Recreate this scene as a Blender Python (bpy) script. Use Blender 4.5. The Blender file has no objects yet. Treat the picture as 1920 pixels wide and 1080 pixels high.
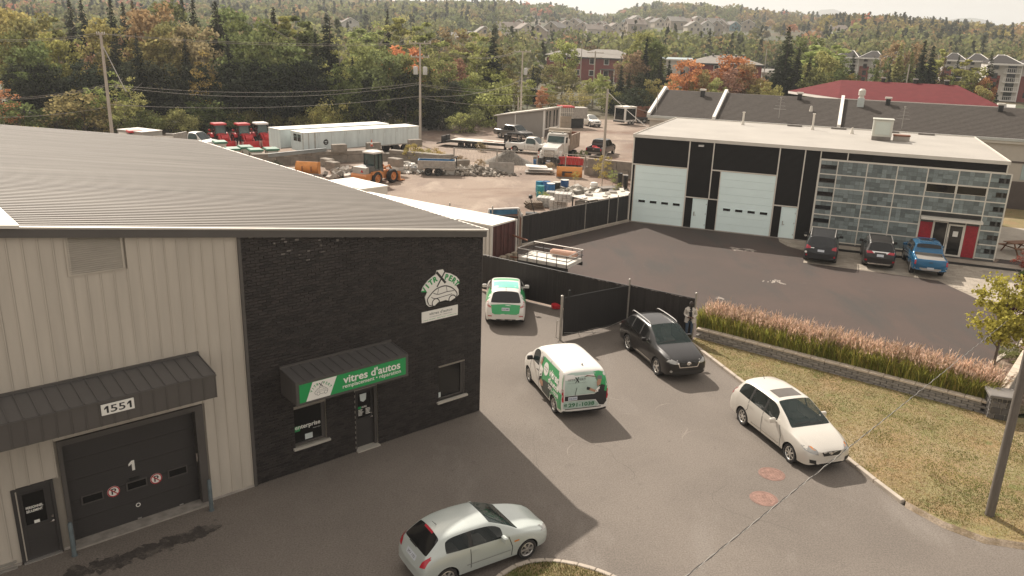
import bpy,bmesh,math,random
import numpy as np
from mathutils import Vector,Matrix
from mathutils.bvhtree import BVHTree
from mathutils.geometry import tessellate_polygon
random.seed(7)
rng=np.random.default_rng(7)
sc=bpy.context.scene
COL=sc.collection
PI=math.pi
rad=math.radians
# ------------------------------------------------------------ camera, light, exposure
CAM=Vector((0,0,12.7))
PITCH,ROLL,FPX=rad(17.2552),rad(1.8914),1500.0
_fw=Vector((0,math.cos(PITCH),-math.sin(PITCH)))
_up=Vector((0,math.sin(PITCH),math.cos(PITCH)))
_rt=Vector((1,0,0))
RGT=math.cos(ROLL)*_rt+math.sin(ROLL)*_up
UPV=-math.sin(ROLL)*_rt+math.cos(ROLL)*_up
cd=bpy.data.cameras.new('camera')
cam=bpy.data.objects.new('camera',cd)
COL.objects.link(cam)
cd.sensor_width=36
cd.lens=36*FPX/1920
cd.clip_start=0.3
cd.clip_end=12000
cam.matrix_world=Matrix(((RGT.x,UPV.x,-_fw.x,CAM.x),(RGT.y,UPV.y,-_fw.y,CAM.y),(RGT.z,UPV.z,-_fw.z,CAM.z),(0,0,0,1)))
sc.camera=cam
SUN_AZ,SUN_EL=-27.0,41.0
w=bpy.data.worlds.new('World')
sc.world=w
w.use_nodes=True
nt=w.node_tree
bg=nt.nodes['Background']
sky=nt.nodes.new('ShaderNodeTexSky')
sky.sky_type='NISHITA'
sky.sun_disc=False
sky.sun_elevation=rad(SUN_EL)
sky.sun_rotation=rad(SUN_AZ)
sky.air_density=1.2
sky.dust_density=5.0
sky.ozone_density=1.0
veil=nt.nodes.new('ShaderNodeMixRGB')
veil.blend_type='MIX'
veil.inputs[0].default_value=0.72
veil.inputs[2].default_value=(8.6,7.65,6.6,1)
nt.links.new(sky.outputs[0],veil.inputs[1])
nt.links.new(veil.outputs[0],bg.inputs[0])
bg.inputs[1].default_value=0.085
sd=bpy.data.lights.new('sun','SUN')
sun=bpy.data.objects.new('sun',sd)
COL.objects.link(sun)
sd.energy=4.8
sd.angle=rad(0.6)
sd.color=(1.0,0.915,0.81)
sdir=Vector((math.sin(rad(SUN_AZ))*math.cos(rad(SUN_EL)),math.cos(rad(SUN_AZ))*math.cos(rad(SUN_EL)),math.sin(rad(SUN_EL))))
sun.rotation_euler=sdir.to_track_quat('Z','Y').to_euler()
sun.location=(-20,60,60)
vs=sc.view_settings
vs.view_transform='Standard'
vs.look='None'
vs.gamma=1
vs.use_curve_mapping=False
vs.exposure=0.58
cy=sc.cycles
cy.max_bounces=5
cy.diffuse_bounces=3
cy.glossy_bounces=2
cy.transmission_bounces=3
cy.transparent_max_bounces=6
cy.volume_bounces=0
cy.use_denoising=True
cy.sample_clamp_indirect=6
# ------------------------------------------------------------ geometry helpers
def G(x,y,z=0.0):
 """Point at height z seen at a pixel of the 1920x1080 photograph."""
 d=(x-960)*RGT-(y-540)*UPV+FPX*_fw
 t=(z-CAM.z)/d.z
 return CAM+d*t
def GD(x,y,dist):
 """Point at ground distance `dist` along a photograph pixel's ray."""
 d=(x-960)*RGT-(y-540)*UPV+FPX*_fw
 return CAM+d*(dist/d.y)
class MB:
 def __init__(s,M=None):
  s.v,s.f,s.m=[],[],[]
  s.M=M
 def add(s,vs,fs,mat=0):
  o=len(s.v)
  if s.M is not None:
   vs=[tuple(s.M@Vector(p))for p in vs]
  s.v.extend([tuple(p)for p in vs])
  for f in fs:
   s.f.append(tuple(i+o for i in f))
   s.m.append(mat)
  return s
 def bx(s,x0,x1,y0,y1,z0,z1,mat=0):
  vs=[(x0,y0,z0),(x1,y0,z0),(x1,y1,z0),(x0,y1,z0),(x0,y0,z1),(x1,y0,z1),(x1,y1,z1),(x0,y1,z1)]
  return s.add(vs,[(0,3,2,1),(4,5,6,7),(0,1,5,4),(1,2,6,5),(2,3,7,6),(3,0,4,7)],mat)
 def rb(s,c,size,rz=0,rx=0,ry=0,mat=0,cham=0):
  """box about c, turned; chamfered upright edges and top when cham > 0"""
  R=Matrix.Translation(c)@Matrix.Rotation(rz,4,'Z')@Matrix.Rotation(ry,4,'Y')@Matrix.Rotation(rx,4,'X')
  a,b,d=[q/2 for q in size]
  if cham<=0:
   vs=[(-a,-b,-d),(a,-b,-d),(a,b,-d),(-a,b,-d),(-a,-b,d),(a,-b,d),(a,b,d),(-a,b,d)]
   fs=[(0,3,2,1),(4,5,6,7),(0,1,5,4),(1,2,6,5),(2,3,7,6),(3,0,4,7)]
  else:
   k=cham
   ring=lambda q,z:[(-a+q,-b,z),(a-q,-b,z),(a,-b+q,z),(a,b-q,z),(a-q,b,z),(-a+q,b,z),(-a,b-q,z),(-a,-b+q,z)]
   r0,r1=ring(k,-d),ring(k,d-k)
   a,b=a-k,b-k
   r2=ring(k*.5,d)
   vs=r0+r1+r2
   fs=[tuple(range(7,-1,-1)),tuple(range(16,24))]
   for i in range(8):
    j=(i+1)%8
    fs+=[(i,j,8+j,8+i),(8+i,8+j,16+j,16+i)]
  return s.add([tuple(R@Vector(p))for p in vs],fs,mat)
 def cyl(s,p0,p1,r0,r1=None,n=10,mat=0,caps=True):
  p0,p1=Vector(p0),Vector(p1)
  if r1 is None:
   r1=r0
  ax=(p1-p0)
  if ax.length<1e-6:
   return s
  ax.normalize()
  q=ax.orthogonal().normalized()
  t=ax.cross(q)
  vs=[]
  for p,r in((p0,r0),(p1,r1)):
   for i in range(n):
    a=2*PI*i/n
    vs.append(tuple(p+(q*math.cos(a)+t*math.sin(a))*r))
  fs=[(i,(i+1)%n,n+(i+1)%n,n+i)for i in range(n)]
  if caps:
   fs+=[tuple(range(n-1,-1,-1)),tuple(range(n,2*n))]
  return s.add(vs,fs,mat)
 def tube(s,pts,r,n=6,mat=0):
  for a,b in zip(pts[:-1],pts[1:]):
   s.cyl(a,b,r,r,n,mat)
  return s
 def lathe(s,prof,o=(0,0,0),ax='Z',n=16,mat=0,a0=0,a1=2*PI):
  vs,fs=[],[]
  full=abs(a1-a0-2*PI)<1e-6
  k=n if full else n+1
  for r,h in prof:
   for i in range(k):
    a=a0+(a1-a0)*i/n
    c,d=r*math.cos(a),r*math.sin(a)
    p={'Z':(c,d,h),'Y':(c,h,d),'X':(h,c,d)}[ax]
    vs.append((p[0]+o[0],p[1]+o[1],p[2]+o[2]))
  for j in range(len(prof)-1):
   for i in range(n):
    b=(i+1)%k
    fs.append((j*k+i,j*k+b,(j+1)*k+b,(j+1)*k+i))
  return s.add(vs,fs,mat)
 def prism(s,poly,h0,h1,ax='Z',mat=0):
  """poly in the plane across ax, from h0 to h1"""
  n=len(poly)
  def p3(p,h):
   return{'Z':(p[0],p[1],h),'Y':(p[0],h,p[1]),'X':(h,p[0],p[1])}[ax]
  vs=[p3(p,h0)for p in poly]+[p3(p,h1)for p in poly]
  fs=[tuple(range(n-1,-1,-1)),tuple(range(n,2*n))]+[(i,(i+1)%n,n+(i+1)%n,n+i)for i in range(n)]
  return s.add(vs,fs,mat)
 def mesh(s,name,mats=(),smooth=False,fix=True):
  me=bpy.data.meshes.new(name)
  me.from_pydata(s.v,[],s.f)
  for m in mats:
   me.materials.append(m)
  if len(mats)>1:
   me.polygons.foreach_set('material_index',s.m)
  if fix:
   bm=bmesh.new()
   bm.from_mesh(me)
   bmesh.ops.recalc_face_normals(bm,faces=bm.faces)
   bm.to_mesh(me)
   bm.free()
  if smooth:
   me.polygons.foreach_set('use_smooth',[True]*len(me.polygons))
   try:
    me.set_sharp_from_angle(angle=rad(40))
   except Exception:
    pass
  me.update()
  return me
 def build(s,name,mats,parent=None,smooth=False,loc=None,rz=0,fix=True):
  if not isinstance(mats,(list,tuple)):
   mats=[mats]
  return link(name,s.mesh(name,mats,smooth,fix),parent,loc,rz)
def link(name,data,parent=None,loc=None,rz=0,rot=None):
 o=bpy.data.objects.new(name,data)
 COL.objects.link(o)
 if parent is not None:
  o.parent=parent
 if loc is not None:
  o.location=loc
 if rot is not None:
  o.rotation_euler=rot
 elif rz:
  o.rotation_euler=(0,0,rz)
 return o
def tag(o,label=None,cat=None,group=None,kind=None):
 if label:o['label']=label
 if cat:o['category']=cat
 if group:o['group']=group
 if kind:o['kind']=kind
 return o
def thing(name,label,cat,loc=(0,0,0),rz=0,group=None):
 o=link(name,None,None,loc,rz)
 o.empty_display_size=0.3
 return tag(o,label,cat,group)
def struct(name,mb,m,smooth=False,**k):
 o=mb.build(name,m,None,smooth,**k)
 o['kind']='structure'
 return o
def np_mesh(name,V,k,mat=None,col=None,smooth=False):
 """V: (n*k,3) vertices, each k of them one face; col: (n,3) per-face colours"""
 n=len(V)//k
 me=bpy.data.meshes.new(name)
 me.vertices.add(n*k)
 me.vertices.foreach_set('co',np.ascontiguousarray(V,dtype=np.float32).ravel())
 me.loops.add(n*k)
 me.loops.foreach_set('vertex_index',np.arange(n*k,dtype=np.int32))
 me.polygons.add(n)
 me.polygons.foreach_set('loop_start',np.arange(0,n*k,k,dtype=np.int32))
 if mat:
  me.materials.append(mat)
 if col is not None:
  a=me.color_attributes.new('tint','FLOAT_COLOR','CORNER')
  c=np.ones((n,k,4),dtype=np.float32)
  c[:,:,:3]=np.asarray(col)[:,None,:]
  a.data.foreach_set('color',c.ravel())
 me.update()
 me.validate()
 return me
def kids(o):
 return[c for c in CH.get(o.name,[])]
def copy_tree(o,label=None,loc=None,rz=None,parent=None):
 c=o.copy()
 COL.objects.link(c)
 if parent is not None:
  c.parent=parent
 for ch in list(o.children):
  copy_tree(ch,parent=c)
 if label:c['label']=label
 if loc is not None:c.location=loc
 if rz is not None:c.rotation_euler=(0,0,rz)
 return c
 # ------------------------------------------------------------ materials
MATS={}
def mat(name,col,rough=0.6,metal=0.0,var=0.12,vs=1.5,bump=0.0,bs=20.0,island=0.0,coat=0.0,spec=0.5,stretch=None,objcol=False):
 if name in MATS:
  return MATS[name]
 m=bpy.data.materials.new(name)
 m.use_nodes=True
 n,L=m.node_tree.nodes,m.node_tree.links
 b=n['Principled BSDF']
 b.inputs['Roughness'].default_value=rough
 b.inputs['Metallic'].default_value=metal
 b.inputs['Specular IOR Level'].default_value=spec
 if coat:
  b.inputs['Coat Weight'].default_value=coat
  b.inputs['Coat Roughness'].default_value=0.08
 tc=n.new('ShaderNodeTexCoord')
 oi=n.new('ShaderNodeObjectInfo')
 src=tc.outputs['Object']
 if stretch:
  mp=n.new('ShaderNodeMapping')
  mp.inputs['Scale'].default_value=stretch
  L.new(src,mp.inputs[0])
  src=mp.outputs[0]
 w4=n.new('ShaderNodeMath');w4 .operation='MULTIPLY';w4 .inputs[1].default_value=37.0
 L.new(oi.outputs['Random'],w4 .inputs[0])
 no=n.new('ShaderNodeTexNoise')
 no.noise_dimensions='4D'
 no.inputs['Scale'].default_value=vs
 no.inputs['Detail'].default_value=6
 no.inputs['Roughness'].default_value=0.6
 L.new(src,no.inputs['Vector'])
 L.new(w4 .outputs[0],no.inputs['W'])
 mr=n.new('ShaderNodeMapRange')
 mr.inputs[1].default_value=0.3;mr.inputs[2].default_value=0.7
 mr.inputs[3].default_value=1-var;mr.inputs[4].default_value=1+var
 L.new(no.outputs[0],mr.inputs[0])
 val=mr.outputs[0]
 if island:
  ge=n.new('ShaderNodeNewGeometry')
  ad=n.new('ShaderNodeMath');ad.operation='ADD'
  L.new(ge.outputs['Random Per Island'],ad.inputs[0]);L.new(oi.outputs['Random'],ad.inputs[1])
  fr=n.new('ShaderNodeMath');fr.operation='FRACT'
  L.new(ad.outputs[0],fr.inputs[0])
  m2=n.new('ShaderNodeMapRange')
  m2 .inputs[3].default_value=1-island;m2 .inputs[4].default_value=1+island
  L.new(fr.outputs[0],m2 .inputs[0])
  mu=n.new('ShaderNodeMath');mu.operation='MULTIPLY'
  L.new(val,mu.inputs[0]);L.new(m2 .outputs[0],mu.inputs[1])
  val=mu.outputs[0]
 vm=n.new('ShaderNodeVectorMath');vm.operation='SCALE'
 if objcol:
  L.new(oi.outputs['Color'],vm.inputs[0])
 else:
  vm.inputs[0].default_value=col[:3]
 L.new(val,vm.inputs['Scale'])
 L.new(vm.outputs[0],b.inputs['Base Color'])
 if bump:
  bn=n.new('ShaderNodeTexNoise')
  bn.inputs['Scale'].default_value=bs
  bn.inputs['Detail'].default_value=4
  L.new(src,bn.inputs['Vector'])
  bp=n.new('ShaderNodeBump')
  bp.inputs['Strength'].default_value=bump
  bp.inputs['Distance'].default_value=0.02
  L.new(bn.outputs[0],bp.inputs['Height'])
  L.new(bp.outputs[0],b.inputs['Normal'])
 MATS[name]=m
 return m
def paint(name,col,rough=0.28,metal=0.0,coat=0.6):
 return mat('paint_'+name,col,rough,metal,var=0.04,vs=0.8,coat=coat)
def ground_mat(name,base,layers,rough=0.9,bump=0.25,bs=60.0,grain=0.2,gs=90.0):
 """layers: (scale, threshold lo, hi, colour, stretch or None) mixed in turn over the base"""
 m=bpy.data.materials.new(name)
 m.use_nodes=True
 n,L=m.node_tree.nodes,m.node_tree.links
 b=n['Principled BSDF']
 b.inputs['Roughness'].default_value=rough
 b.inputs['Specular IOR Level'].default_value=0.3
 tc=n.new('ShaderNodeTexCoord')
 cur=None
 for i,(scl,lo,hi,c,st)in enumerate(layers):
  no=n.new('ShaderNodeTexNoise')
  no.inputs['Scale'].default_value=scl
  no.inputs['Detail'].default_value=7
  no.inputs['Roughness'].default_value=0.62
  no.inputs['Distortion'].default_value=0.4
  mp=n.new('ShaderNodeMapping')
  mp.inputs['Location'].default_value=(i*13.7,i*5.1,0)
  if st:
   mp.inputs['Rotation'].default_value=(0,0,st[2])
   mp.inputs['Scale'].default_value=(st[0],st[1],1)
  L.new(tc.outputs['Object'],mp.inputs[0])
  L.new(mp.outputs[0],no.inputs['Vector'])
  mr=n.new('ShaderNodeMapRange')
  mr.inputs[1].default_value=lo;mr.inputs[2].default_value=hi
  L.new(no.outputs[0],mr.inputs[0])
  mx=n.new('ShaderNodeMixRGB')
  L.new(mr.outputs[0],mx.inputs[0])
  if cur is None:
   mx.inputs[1].default_value=(*base,1)
  else:
   L.new(cur,mx.inputs[1])
  mx.inputs[2].default_value=(*c,1)
  cur=mx.outputs[0]
 gn=n.new('ShaderNodeTexNoise')
 gn.inputs['Scale'].default_value=gs
 gn.inputs['Detail'].default_value=3
 L.new(tc.outputs['Object'],gn.inputs['Vector'])
 gr=n.new('ShaderNodeMapRange')
 gr.inputs[1].default_value=0.3;gr.inputs[2].default_value=0.7
 gr.inputs[3].default_value=1-grain;gr.inputs[4].default_value=1+grain
 L.new(gn.outputs[0],gr.inputs[0])
 vm=n.new('ShaderNodeVectorMath');vm.operation='SCALE'
 L.new(cur,vm.inputs[0]);L.new(gr.outputs[0],vm.inputs['Scale'])
 L.new(vm.outputs[0],b.inputs['Base Color'])
 bp=n.new('ShaderNodeBump')
 bp.inputs['Strength'].default_value=bump
 bp.inputs['Distance'].default_value=0.02
 bn=n.new('ShaderNodeTexNoise')
 bn.inputs['Scale'].default_value=bs
 bn.inputs['Detail'].default_value=3
 L.new(tc.outputs['Object'],bn.inputs['Vector'])
 L.new(bn.outputs[0],bp.inputs['Height'])
 L.new(bp.outputs[0],b.inputs['Normal'])
 return m
def foliage(name,mode='object',col=(.1,.1,.05),trans=0.35,sat=0.25,isl=(.55,1.5)):
 m=bpy.data.materials.new(name)
 m.use_nodes=True
 n,L=m.node_tree.nodes,m.node_tree.links
 n.remove(n['Principled BSDF'])
 out=n['Material Output']
 d=n.new('ShaderNodeBsdfDiffuse');t=n.new('ShaderNodeBsdfTranslucent');mx=n.new('ShaderNodeMixShader')
 mx.inputs[0].default_value=trans
 L.new(d.outputs[0],mx.inputs[1]);L.new(t.outputs[0],mx.inputs[2]);L.new(mx.outputs[0],out.inputs[0])
 ge=n.new('ShaderNodeNewGeometry');tc=n.new('ShaderNodeTexCoord');oi=n.new('ShaderNodeObjectInfo')
 no=n.new('ShaderNodeTexNoise');no.noise_dimensions='4D'
 no.inputs['Scale'].default_value=0.55;no.inputs['Detail'].default_value=3
 L.new(tc.outputs['Object'],no.inputs['Vector']);L.new(oi.outputs['Random'],no.inputs['W'])
 a=n.new('ShaderNodeMapRange');a.inputs[3].default_value=isl[0];a.inputs[4].default_value=isl[1]
 L.new(ge.outputs['Random Per Island'],a.inputs[0])
 b=n.new('ShaderNodeMapRange');b.inputs[1].default_value=.3;b.inputs[2].default_value=.7;b.inputs[3].default_value=1-sat;b.inputs[4].default_value=1+sat
 L.new(no.outputs[0],b.inputs[0])
 mu=n.new('ShaderNodeMath');mu.operation='MULTIPLY'
 L.new(a.outputs[0],mu.inputs[0]);L.new(b.outputs[0],mu.inputs[1])
 vm=n.new('ShaderNodeVectorMath');vm.operation='SCALE'
 if mode=='object':
  L.new(oi.outputs['Color'],vm.inputs[0])
 elif mode=='tint':
  at=n.new('ShaderNodeAttribute');at.attribute_name='tint'
  L.new(at.outputs['Color'],vm.inputs[0])
 else:
  vm.inputs[0].default_value=col
 L.new(mu.outputs[0],vm.inputs['Scale'])
 L.new(vm.outputs[0],d.inputs[0]);L.new(vm.outputs[0],t.inputs[0])
 return m
WHITE=mat('white_paint',(.74,.71,.66),.5,var=.05)
CREAM=mat('cream_trim',(.62,.58,.51),.55,var=.06)
BLACK=mat('black_paint',(.02,.019,.018),.5,var=.1)
RUBBER=mat('rubber',(.028,.026,.025),.85,var=.15,vs=6)
STEEL=mat('galvanised_steel',(.42,.40,.37),.45,.6,var=.12,vs=5)
ALU=mat('aluminium',(.62,.60,.57),.35,.8,var=.06)
CHROME=mat('chrome',(.75,.73,.70),.15,1.0,var=.02)
CONC=mat('concrete',(.33,.30,.265),.9,var=.25,vs=2.2,bump=.3,bs=25)
CONCD=mat('dark_concrete',(.2,.18,.16),.9,var=.3,vs=1.8,bump=.3,bs=25)
WOOD=mat('grey_wood',(.25,.20,.155),.85,var=.25,vs=3,stretch=(1,8,8))
GREEN=mat('sign_green',(.02,.30,.085),.4,var=.03)
GREEND=mat('dark_green',(.02,.16,.06),.4,var=.03)
SIGNW=mat('sign_white',(.80,.78,.72),.4,var=.03)
INK=mat('ink_black',(.02,.02,.02),.5,var=.03)
GREY_INK=mat('ink_grey',(.16,.17,.16),.5,var=.03)
GLASS=mat('tinted_glass',(.016,.026,.026),.06,var=.5,vs=2.5,spec=.4)
GLASSG=mat('green_glass',(.03,.058,.053),.07,var=.35,vs=2.0,spec=.6)
GLASSD=mat('dark_glass',(.012,.012,.012),.08,var=.2,spec=.5)
LAMPR=mat('red_lens',(.42,.012,.03),.2,var=.1,coat=.5)
LAMPW=mat('clear_lens',(.36,.355,.335),.1,.3,var=.15,vs=9,coat=.6)
LAMPO=mat('amber_lens',(.6,.2,.03),.2,var=.1,coat=.5)
PLATE=mat('licence_plate',(.55,.58,.62),.5,var=.1,vs=12)
RED=mat('red_paint',(.40,.022,.03),.4,var=.12)
REDM=mat('machine_red',(.50,.018,.022),.38,var=.1,coat=.3)
ORANGE=mat('orange_paint',(.62,.25,.06),.5,var=.18,vs=2)
RUST=mat('rusty_steel',(.2,.085,.05),.85,var=.35,vs=3)
TEXTS={}
def text_mesh(s,size=1.0,bold=0.0,shear=0.0,align='LEFT',spacing=1.0,cw=1.0):
 cu=bpy.data.curves.new('lettering','FONT')
 cu.body=s
 cu.size=size
 cu.offset=bold
 cu.shear=shear
 cu.align_x=align
 cu.space_character=spacing
 cu.resolution_u=3
 cu.fill_mode='FRONT'
 o=bpy.data.objects.new('lettering_curve',cu)
 COL.objects.link(o)
 dg=bpy.context.evaluated_depsgraph_get()
 me=bpy.data.meshes.new_from_object(o.evaluated_get(dg))
 bpy.data.objects.remove(o)
 bpy.data.curves.remove(cu)
 vs=[((v.co.x)*cw,v.co.y)for v in me.vertices]
 fs=[tuple(p.vertices)for p in me.polygons]
 bpy.data.meshes.remove(me)
 return vs,fs
def fit_text(s,x0,x1,y0,y1,**k):
 """letters stretched to fill the rectangle"""
 vs,fs=text_mesh(s,**k)
 xs=[p[0]for p in vs];ys=[p[1]for p in vs]
 a,b,c,d=min(xs),max(xs),min(ys),max(ys)
 return[(x0+(p[0]-a)/(b-a)*(x1-x0),y0+(p[1]-c)/(d-c)*(y1-y0))for p in vs],fs
def arc_text(s,cx,cy,r,a0,a1,size,**k):
 """letters set round a circle, from angle a0 to a1"""
 V,F=[],[]
 n=len(s)
 for i,ch in enumerate(s):
  if ch==' ':
   continue
  vs,fs=text_mesh(ch,size=size,align='CENTER',**k)
  a=a0+(a1-a0)*i/(n-1)
  c,d=math.cos(a-PI/2),math.sin(a-PI/2)
  o=len(V)
  V+=[(cx+r*math.cos(a)+p[0]*c-p[1]*d,cy+r*math.sin(a)+p[0]*d+p[1]*c)for p in vs]
  F+=[tuple(q+o for q in f)for f in fs]
 return V,F
def flat(vf,y,thick=0.0):
 """2-D faces (x, z) as an MB standing at depth y, facing -y"""
 b=MB()
 b.add([(p[0],y,p[1])for p in vf[0]],vf[1])
 return b
def poly2(pts):
 return pts,[tuple(range(len(pts)))]
def ribbon2(pts,w,closed=False):
 """2-D stroked line as quads"""
 V,F=[],[]
 n=len(pts)
 for i,p in enumerate(pts):
  a=pts[i-1]if(i>0 or closed)else p
  b=pts[(i+1)%n]if(i<n-1 or closed)else p
  dx,dy=b[0]-a[0],b[1]-a[1]
  l=math.hypot(dx,dy)or 1
  ww=w if not callable(w)else w(i/(n-1))
  V+=[(p[0]-dy/l*ww/2,p[1]+dx/l*ww/2),(p[0]+dy/l*ww/2,p[1]-dx/l*ww/2)]
 for i in range(n if closed else n-1):
  j=(i+1)%n
  F.append((2*i,2*i+1,2*j+1,2*j))
 return V,F
def circ2(cx,cy,r,n=24,ry=None,a0=0,a1=2*PI):
 return[(cx+r*math.cos(a0+(a1-a0)*i/n),cy+(ry or r)*math.sin(a0+(a1-a0)*i/n))for i in range(n)]
def bez(pts,n=10):
 """Catmull-Rom through the points"""
 out=[]
 P=[pts[0]]+list(pts)+[pts[-1]]
 for i in range(1,len(P)-2):
  for k in range(n):
   t=k/n
   q=[0.5*((2*P[i][d])+(-P[i-1][d]+P[i+1][d])*t+(2*P[i-1][d]-5*P[i][d]+4*P[i+1][d]-P[i+2][d])*t*t+(-P[i-1][d]+3*P[i][d]-3*P[i+1][d]+P[i+2][d])*t**3)for d in range(len(pts[0]))]
   out.append(tuple(q))
 out.append(tuple(pts[-1]))
 return out
 # ------------------------------------------------------------ terrain and ground
def vnoise(x,y,s,seed=0):
 """smooth value noise, numpy"""
 x=np.asarray(x,float)/s+seed*17.3;y=np.asarray(y,float)/s+seed*9.1
 xi,yi=np.floor(x),np.floor(y)
 fx,fy=x-xi,y-yi
 fx=fx*fx*(3-2*fx);fy=fy*fy*(3-2*fy)
 def h(a,b):
  q=np.sin(a*127.1+b*311.7+seed*74.7)*43758.5453
  return q-np.floor(q)
 return(h(xi,yi)*(1-fx)+h(xi+1,yi)*fx)*(1-fy)+(h(xi,yi+1)*(1-fx)+h(xi+1,yi+1)*fx)*fy
def terrain(x,y):
 x=np.asarray(x,float);y=np.asarray(y,float)
 d=np.hypot(x*0.8,y)
 z=np.interp(d,[0,140,240,400,600,800,1000,1200,1500,2200,4000],[0,0,2.5,8,19,31,40,43,40,30,25])
 amp=np.clip((d-250)/600,0,1)
 z=z+amp*(vnoise(x,y,260,1)-.5)*16+amp*(vnoise(x,y,90,2)-.5)*5
 az=x/np.maximum(y,1)
 z=z-amp*3*np.clip((az-.42)/.15,0,1)
 z=z-amp*10*np.exp(-((az-.095)/.03)**2)+amp*5*np.exp(-((az-.19)/.05)**2)
 far=np.clip((d-3600)/1000,0,1)
 for px,top,wd in((1545,222,.06),(1470,170,.07),(1800,192,.085),(1690,120,.1)):
  p=GD(px,100,1000)
  z=np.where(d>3000,np.maximum(z,far*top*np.exp(-((az-p.x/p.y)/wd)**2)),z)
 return z
ys=np.concatenate([[-60,-20,20,60,100,125],np.geomspace(140,3400,60),np.linspace(3600,5600,14)])
us=np.linspace(-1.05,1.15,150)
gv=[]
for yy in ys:
 sc_w=max(yy,120.0)
 gx=us*sc_w
 gz=terrain(gx,np.full_like(gx,yy))-0.03
 gv+=[(a,yy,c)for a,c in zip(gx,gz)]
b=MB()
nu=len(us)
b.add(gv,[(r*nu+i,r*nu+i+1,(r+1)*nu+i+1,(r+1)*nu+i)for r in range(len(ys)-1)for i in range(nu-1)])
TERR=ground_mat('terrain_soil',(.07,.068,.035),[(.012,.45,.6,(.11,.075,.04),None),(.05,.5,.65,(.05,.06,.028),None)],grain=.25,gs=.4)
struct('ground',b,TERR,smooth=True)
def sheet(name,pts,z,m):
 b=MB()
 tri=tessellate_polygon([[Vector((p[0],p[1],0))for p in pts]])
 b.add([(p[0],p[1],z)for p in pts],[tuple(t)for t in tri])
 o=b.build(name,m)
 me=o.data
 bm=bmesh.new();bm.from_mesh(me)
 for f in bm.faces:
  if f.normal.z<0:f.normal_flip()
 bm.to_mesh(me);bm.free()
 o['kind']='structure'
 return o
g2=lambda x,y,z=0:(G(x,y,z).x,G(x,y,z).y)
YARD=ground_mat('yard_gravel',(.265,.205,.16),[(.12,.45,.62,(.18,.133,.106),None),(.35,.52,.66,(.33,.265,.21),(1,.35,.5)),(.07,.5,.62,(.16,.10,.07),None),(1.6,.6,.7,(.2,.16,.13),None)],grain=.25,gs=14,bs=12,bump=.5)
sheet('yard_ground',[(-75,34),(12,34),(45,48),(70,120),(62,165),(20,172),(2,138),(-20,128),(-44,112),(-80,105)],0.0,YARD)
ASPH=ground_mat('parking_asphalt',(.176,.152,.13),[(.16,.42,.64,(.146,.126,.108),None),(.5,.56,.7,(.192,.169,.147),(1,.4,.9)),(2.2,.62,.74,(.13,.112,.097),None)],grain=.24,gs=24,bs=40,bump=.45)
KA=[(8.02,33.2),(8.26,32.4),(9.05,29.6),(9.95,26.6),(10.93,23.52),(11.35,21.9),(11.67,20.73)]
PARK=sheet('parking_lot',[(-60,-30),(45,-30),(45,12),(21,16.6),(14.3,18.6),(12.3,19.6)]+KA[::-1]+[(8.15,33.9),(2.2,37.8),(-1.7,40.3),(-10,46),(-60,20)],0.004,ASPH)
ASPN=ground_mat('neighbour_asphalt',(.07,.054,.047),[(.14,.42,.62,(.085,.061,.052),None),(.45,.52,.68,(.06,.052,.047),(1,.3,.4)),(.9,.66,.74,(.098,.077,.066),None)],grain=.15,gs=45,bs=60,bump=.3)
sheet('neighbour_lot',[(8.3,34.3),(2.0,38.4),(-1.5,40.8),(.45,49.9),(8.45,58.5),(8.6,58.66),(31.0,49.86),(40,60),(60,52),(50,34),(27.6,37.3),(19.6,31.3),(19.0,28.3)],0.008,ASPN)
CHALK=ground_mat('chalky_wear',(.33,.29,.25),[(2.0,.4,.6,(.22,.19,.165),None)],grain=.25,gs=20)
WORN=ground_mat('worn_asphalt',(.225,.195,.168),[(2.0,.4,.6,(.2,.17,.148),None)],grain=.2,gs=40)
OIL=ground_mat('oily_asphalt',(.062,.054,.048),[(3.0,.5,.62,(.115,.1,.087),None)],grain=.3,gs=30,rough=.6)
def blob(name,pts_px,n,r,z,m,seed,k=1):
 """ragged flat stain made of small irregular patches"""
 R=random.Random(seed)
 b=MB()
 for i in range(n):
  t=R.random()*(len(pts_px)-1)
  a=int(t);f=t-a
  p,q=pts_px[a],pts_px[min(a+1,len(pts_px)-1)]
  c=G(p[0]+(q[0]-p[0])*f,p[1]+(q[1]-p[1])*f)
  s=r*(.25+R.random())
  cx,cyy=c.x+R.gauss(0,r*.8),c.y+R.gauss(0,r*.8)
  e=R.random()*PI
  pl=[]
  for j in range(9):
   a2=2*PI*j/9
   rr=s*(.55+.6*R.random())
   u,v=rr*math.cos(a2)*k,rr*math.sin(a2)*.6
   pl.append((cx+u*math.cos(e)-v*math.sin(e),cyy+u*math.sin(e)+v*math.cos(e),z+.00005*i))
  b.add(pl,[tuple(range(9))])
 o=b.build(name,m,fix=False)
 o['kind']='stuff'
 return o
blob('oil_stain',[(130,1082),(190,1062),(230,1050),(300,1024),(350,1006),(400,988)],300,.15,.006,OIL,3)
blob('chalk_stain',[(1362,466),(1392,467),(1410,469)],16,.2,.0105,CHALK,4,2)
blob('chalk_stain',[(1432,526),(1455,527),(1470,531)],14,.16,.0105,CHALK,5,2)
blob('chalk_stain',[(1346,559),(1352,560)],5,.12,.0105,CHALK,6,2)
def arc_mark(cx,cy,r,a0,a1,wd,z,m,n=24):
 c=G(cx,cy)
 V,F=ribbon2([(c.x+r*math.cos(a0+(a1-a0)*i/n),c.y+r*math.sin(a0+(a1-a0)*i/n))for i in range(n+1)],lambda t:wd*math.sin(PI*(t*.96+.02)))
 b=MB();b.add([(p[0],p[1],z)for p in V],F)
 o=b.build('tyre_mark',m,fix=False);o['kind']='stuff'
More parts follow.
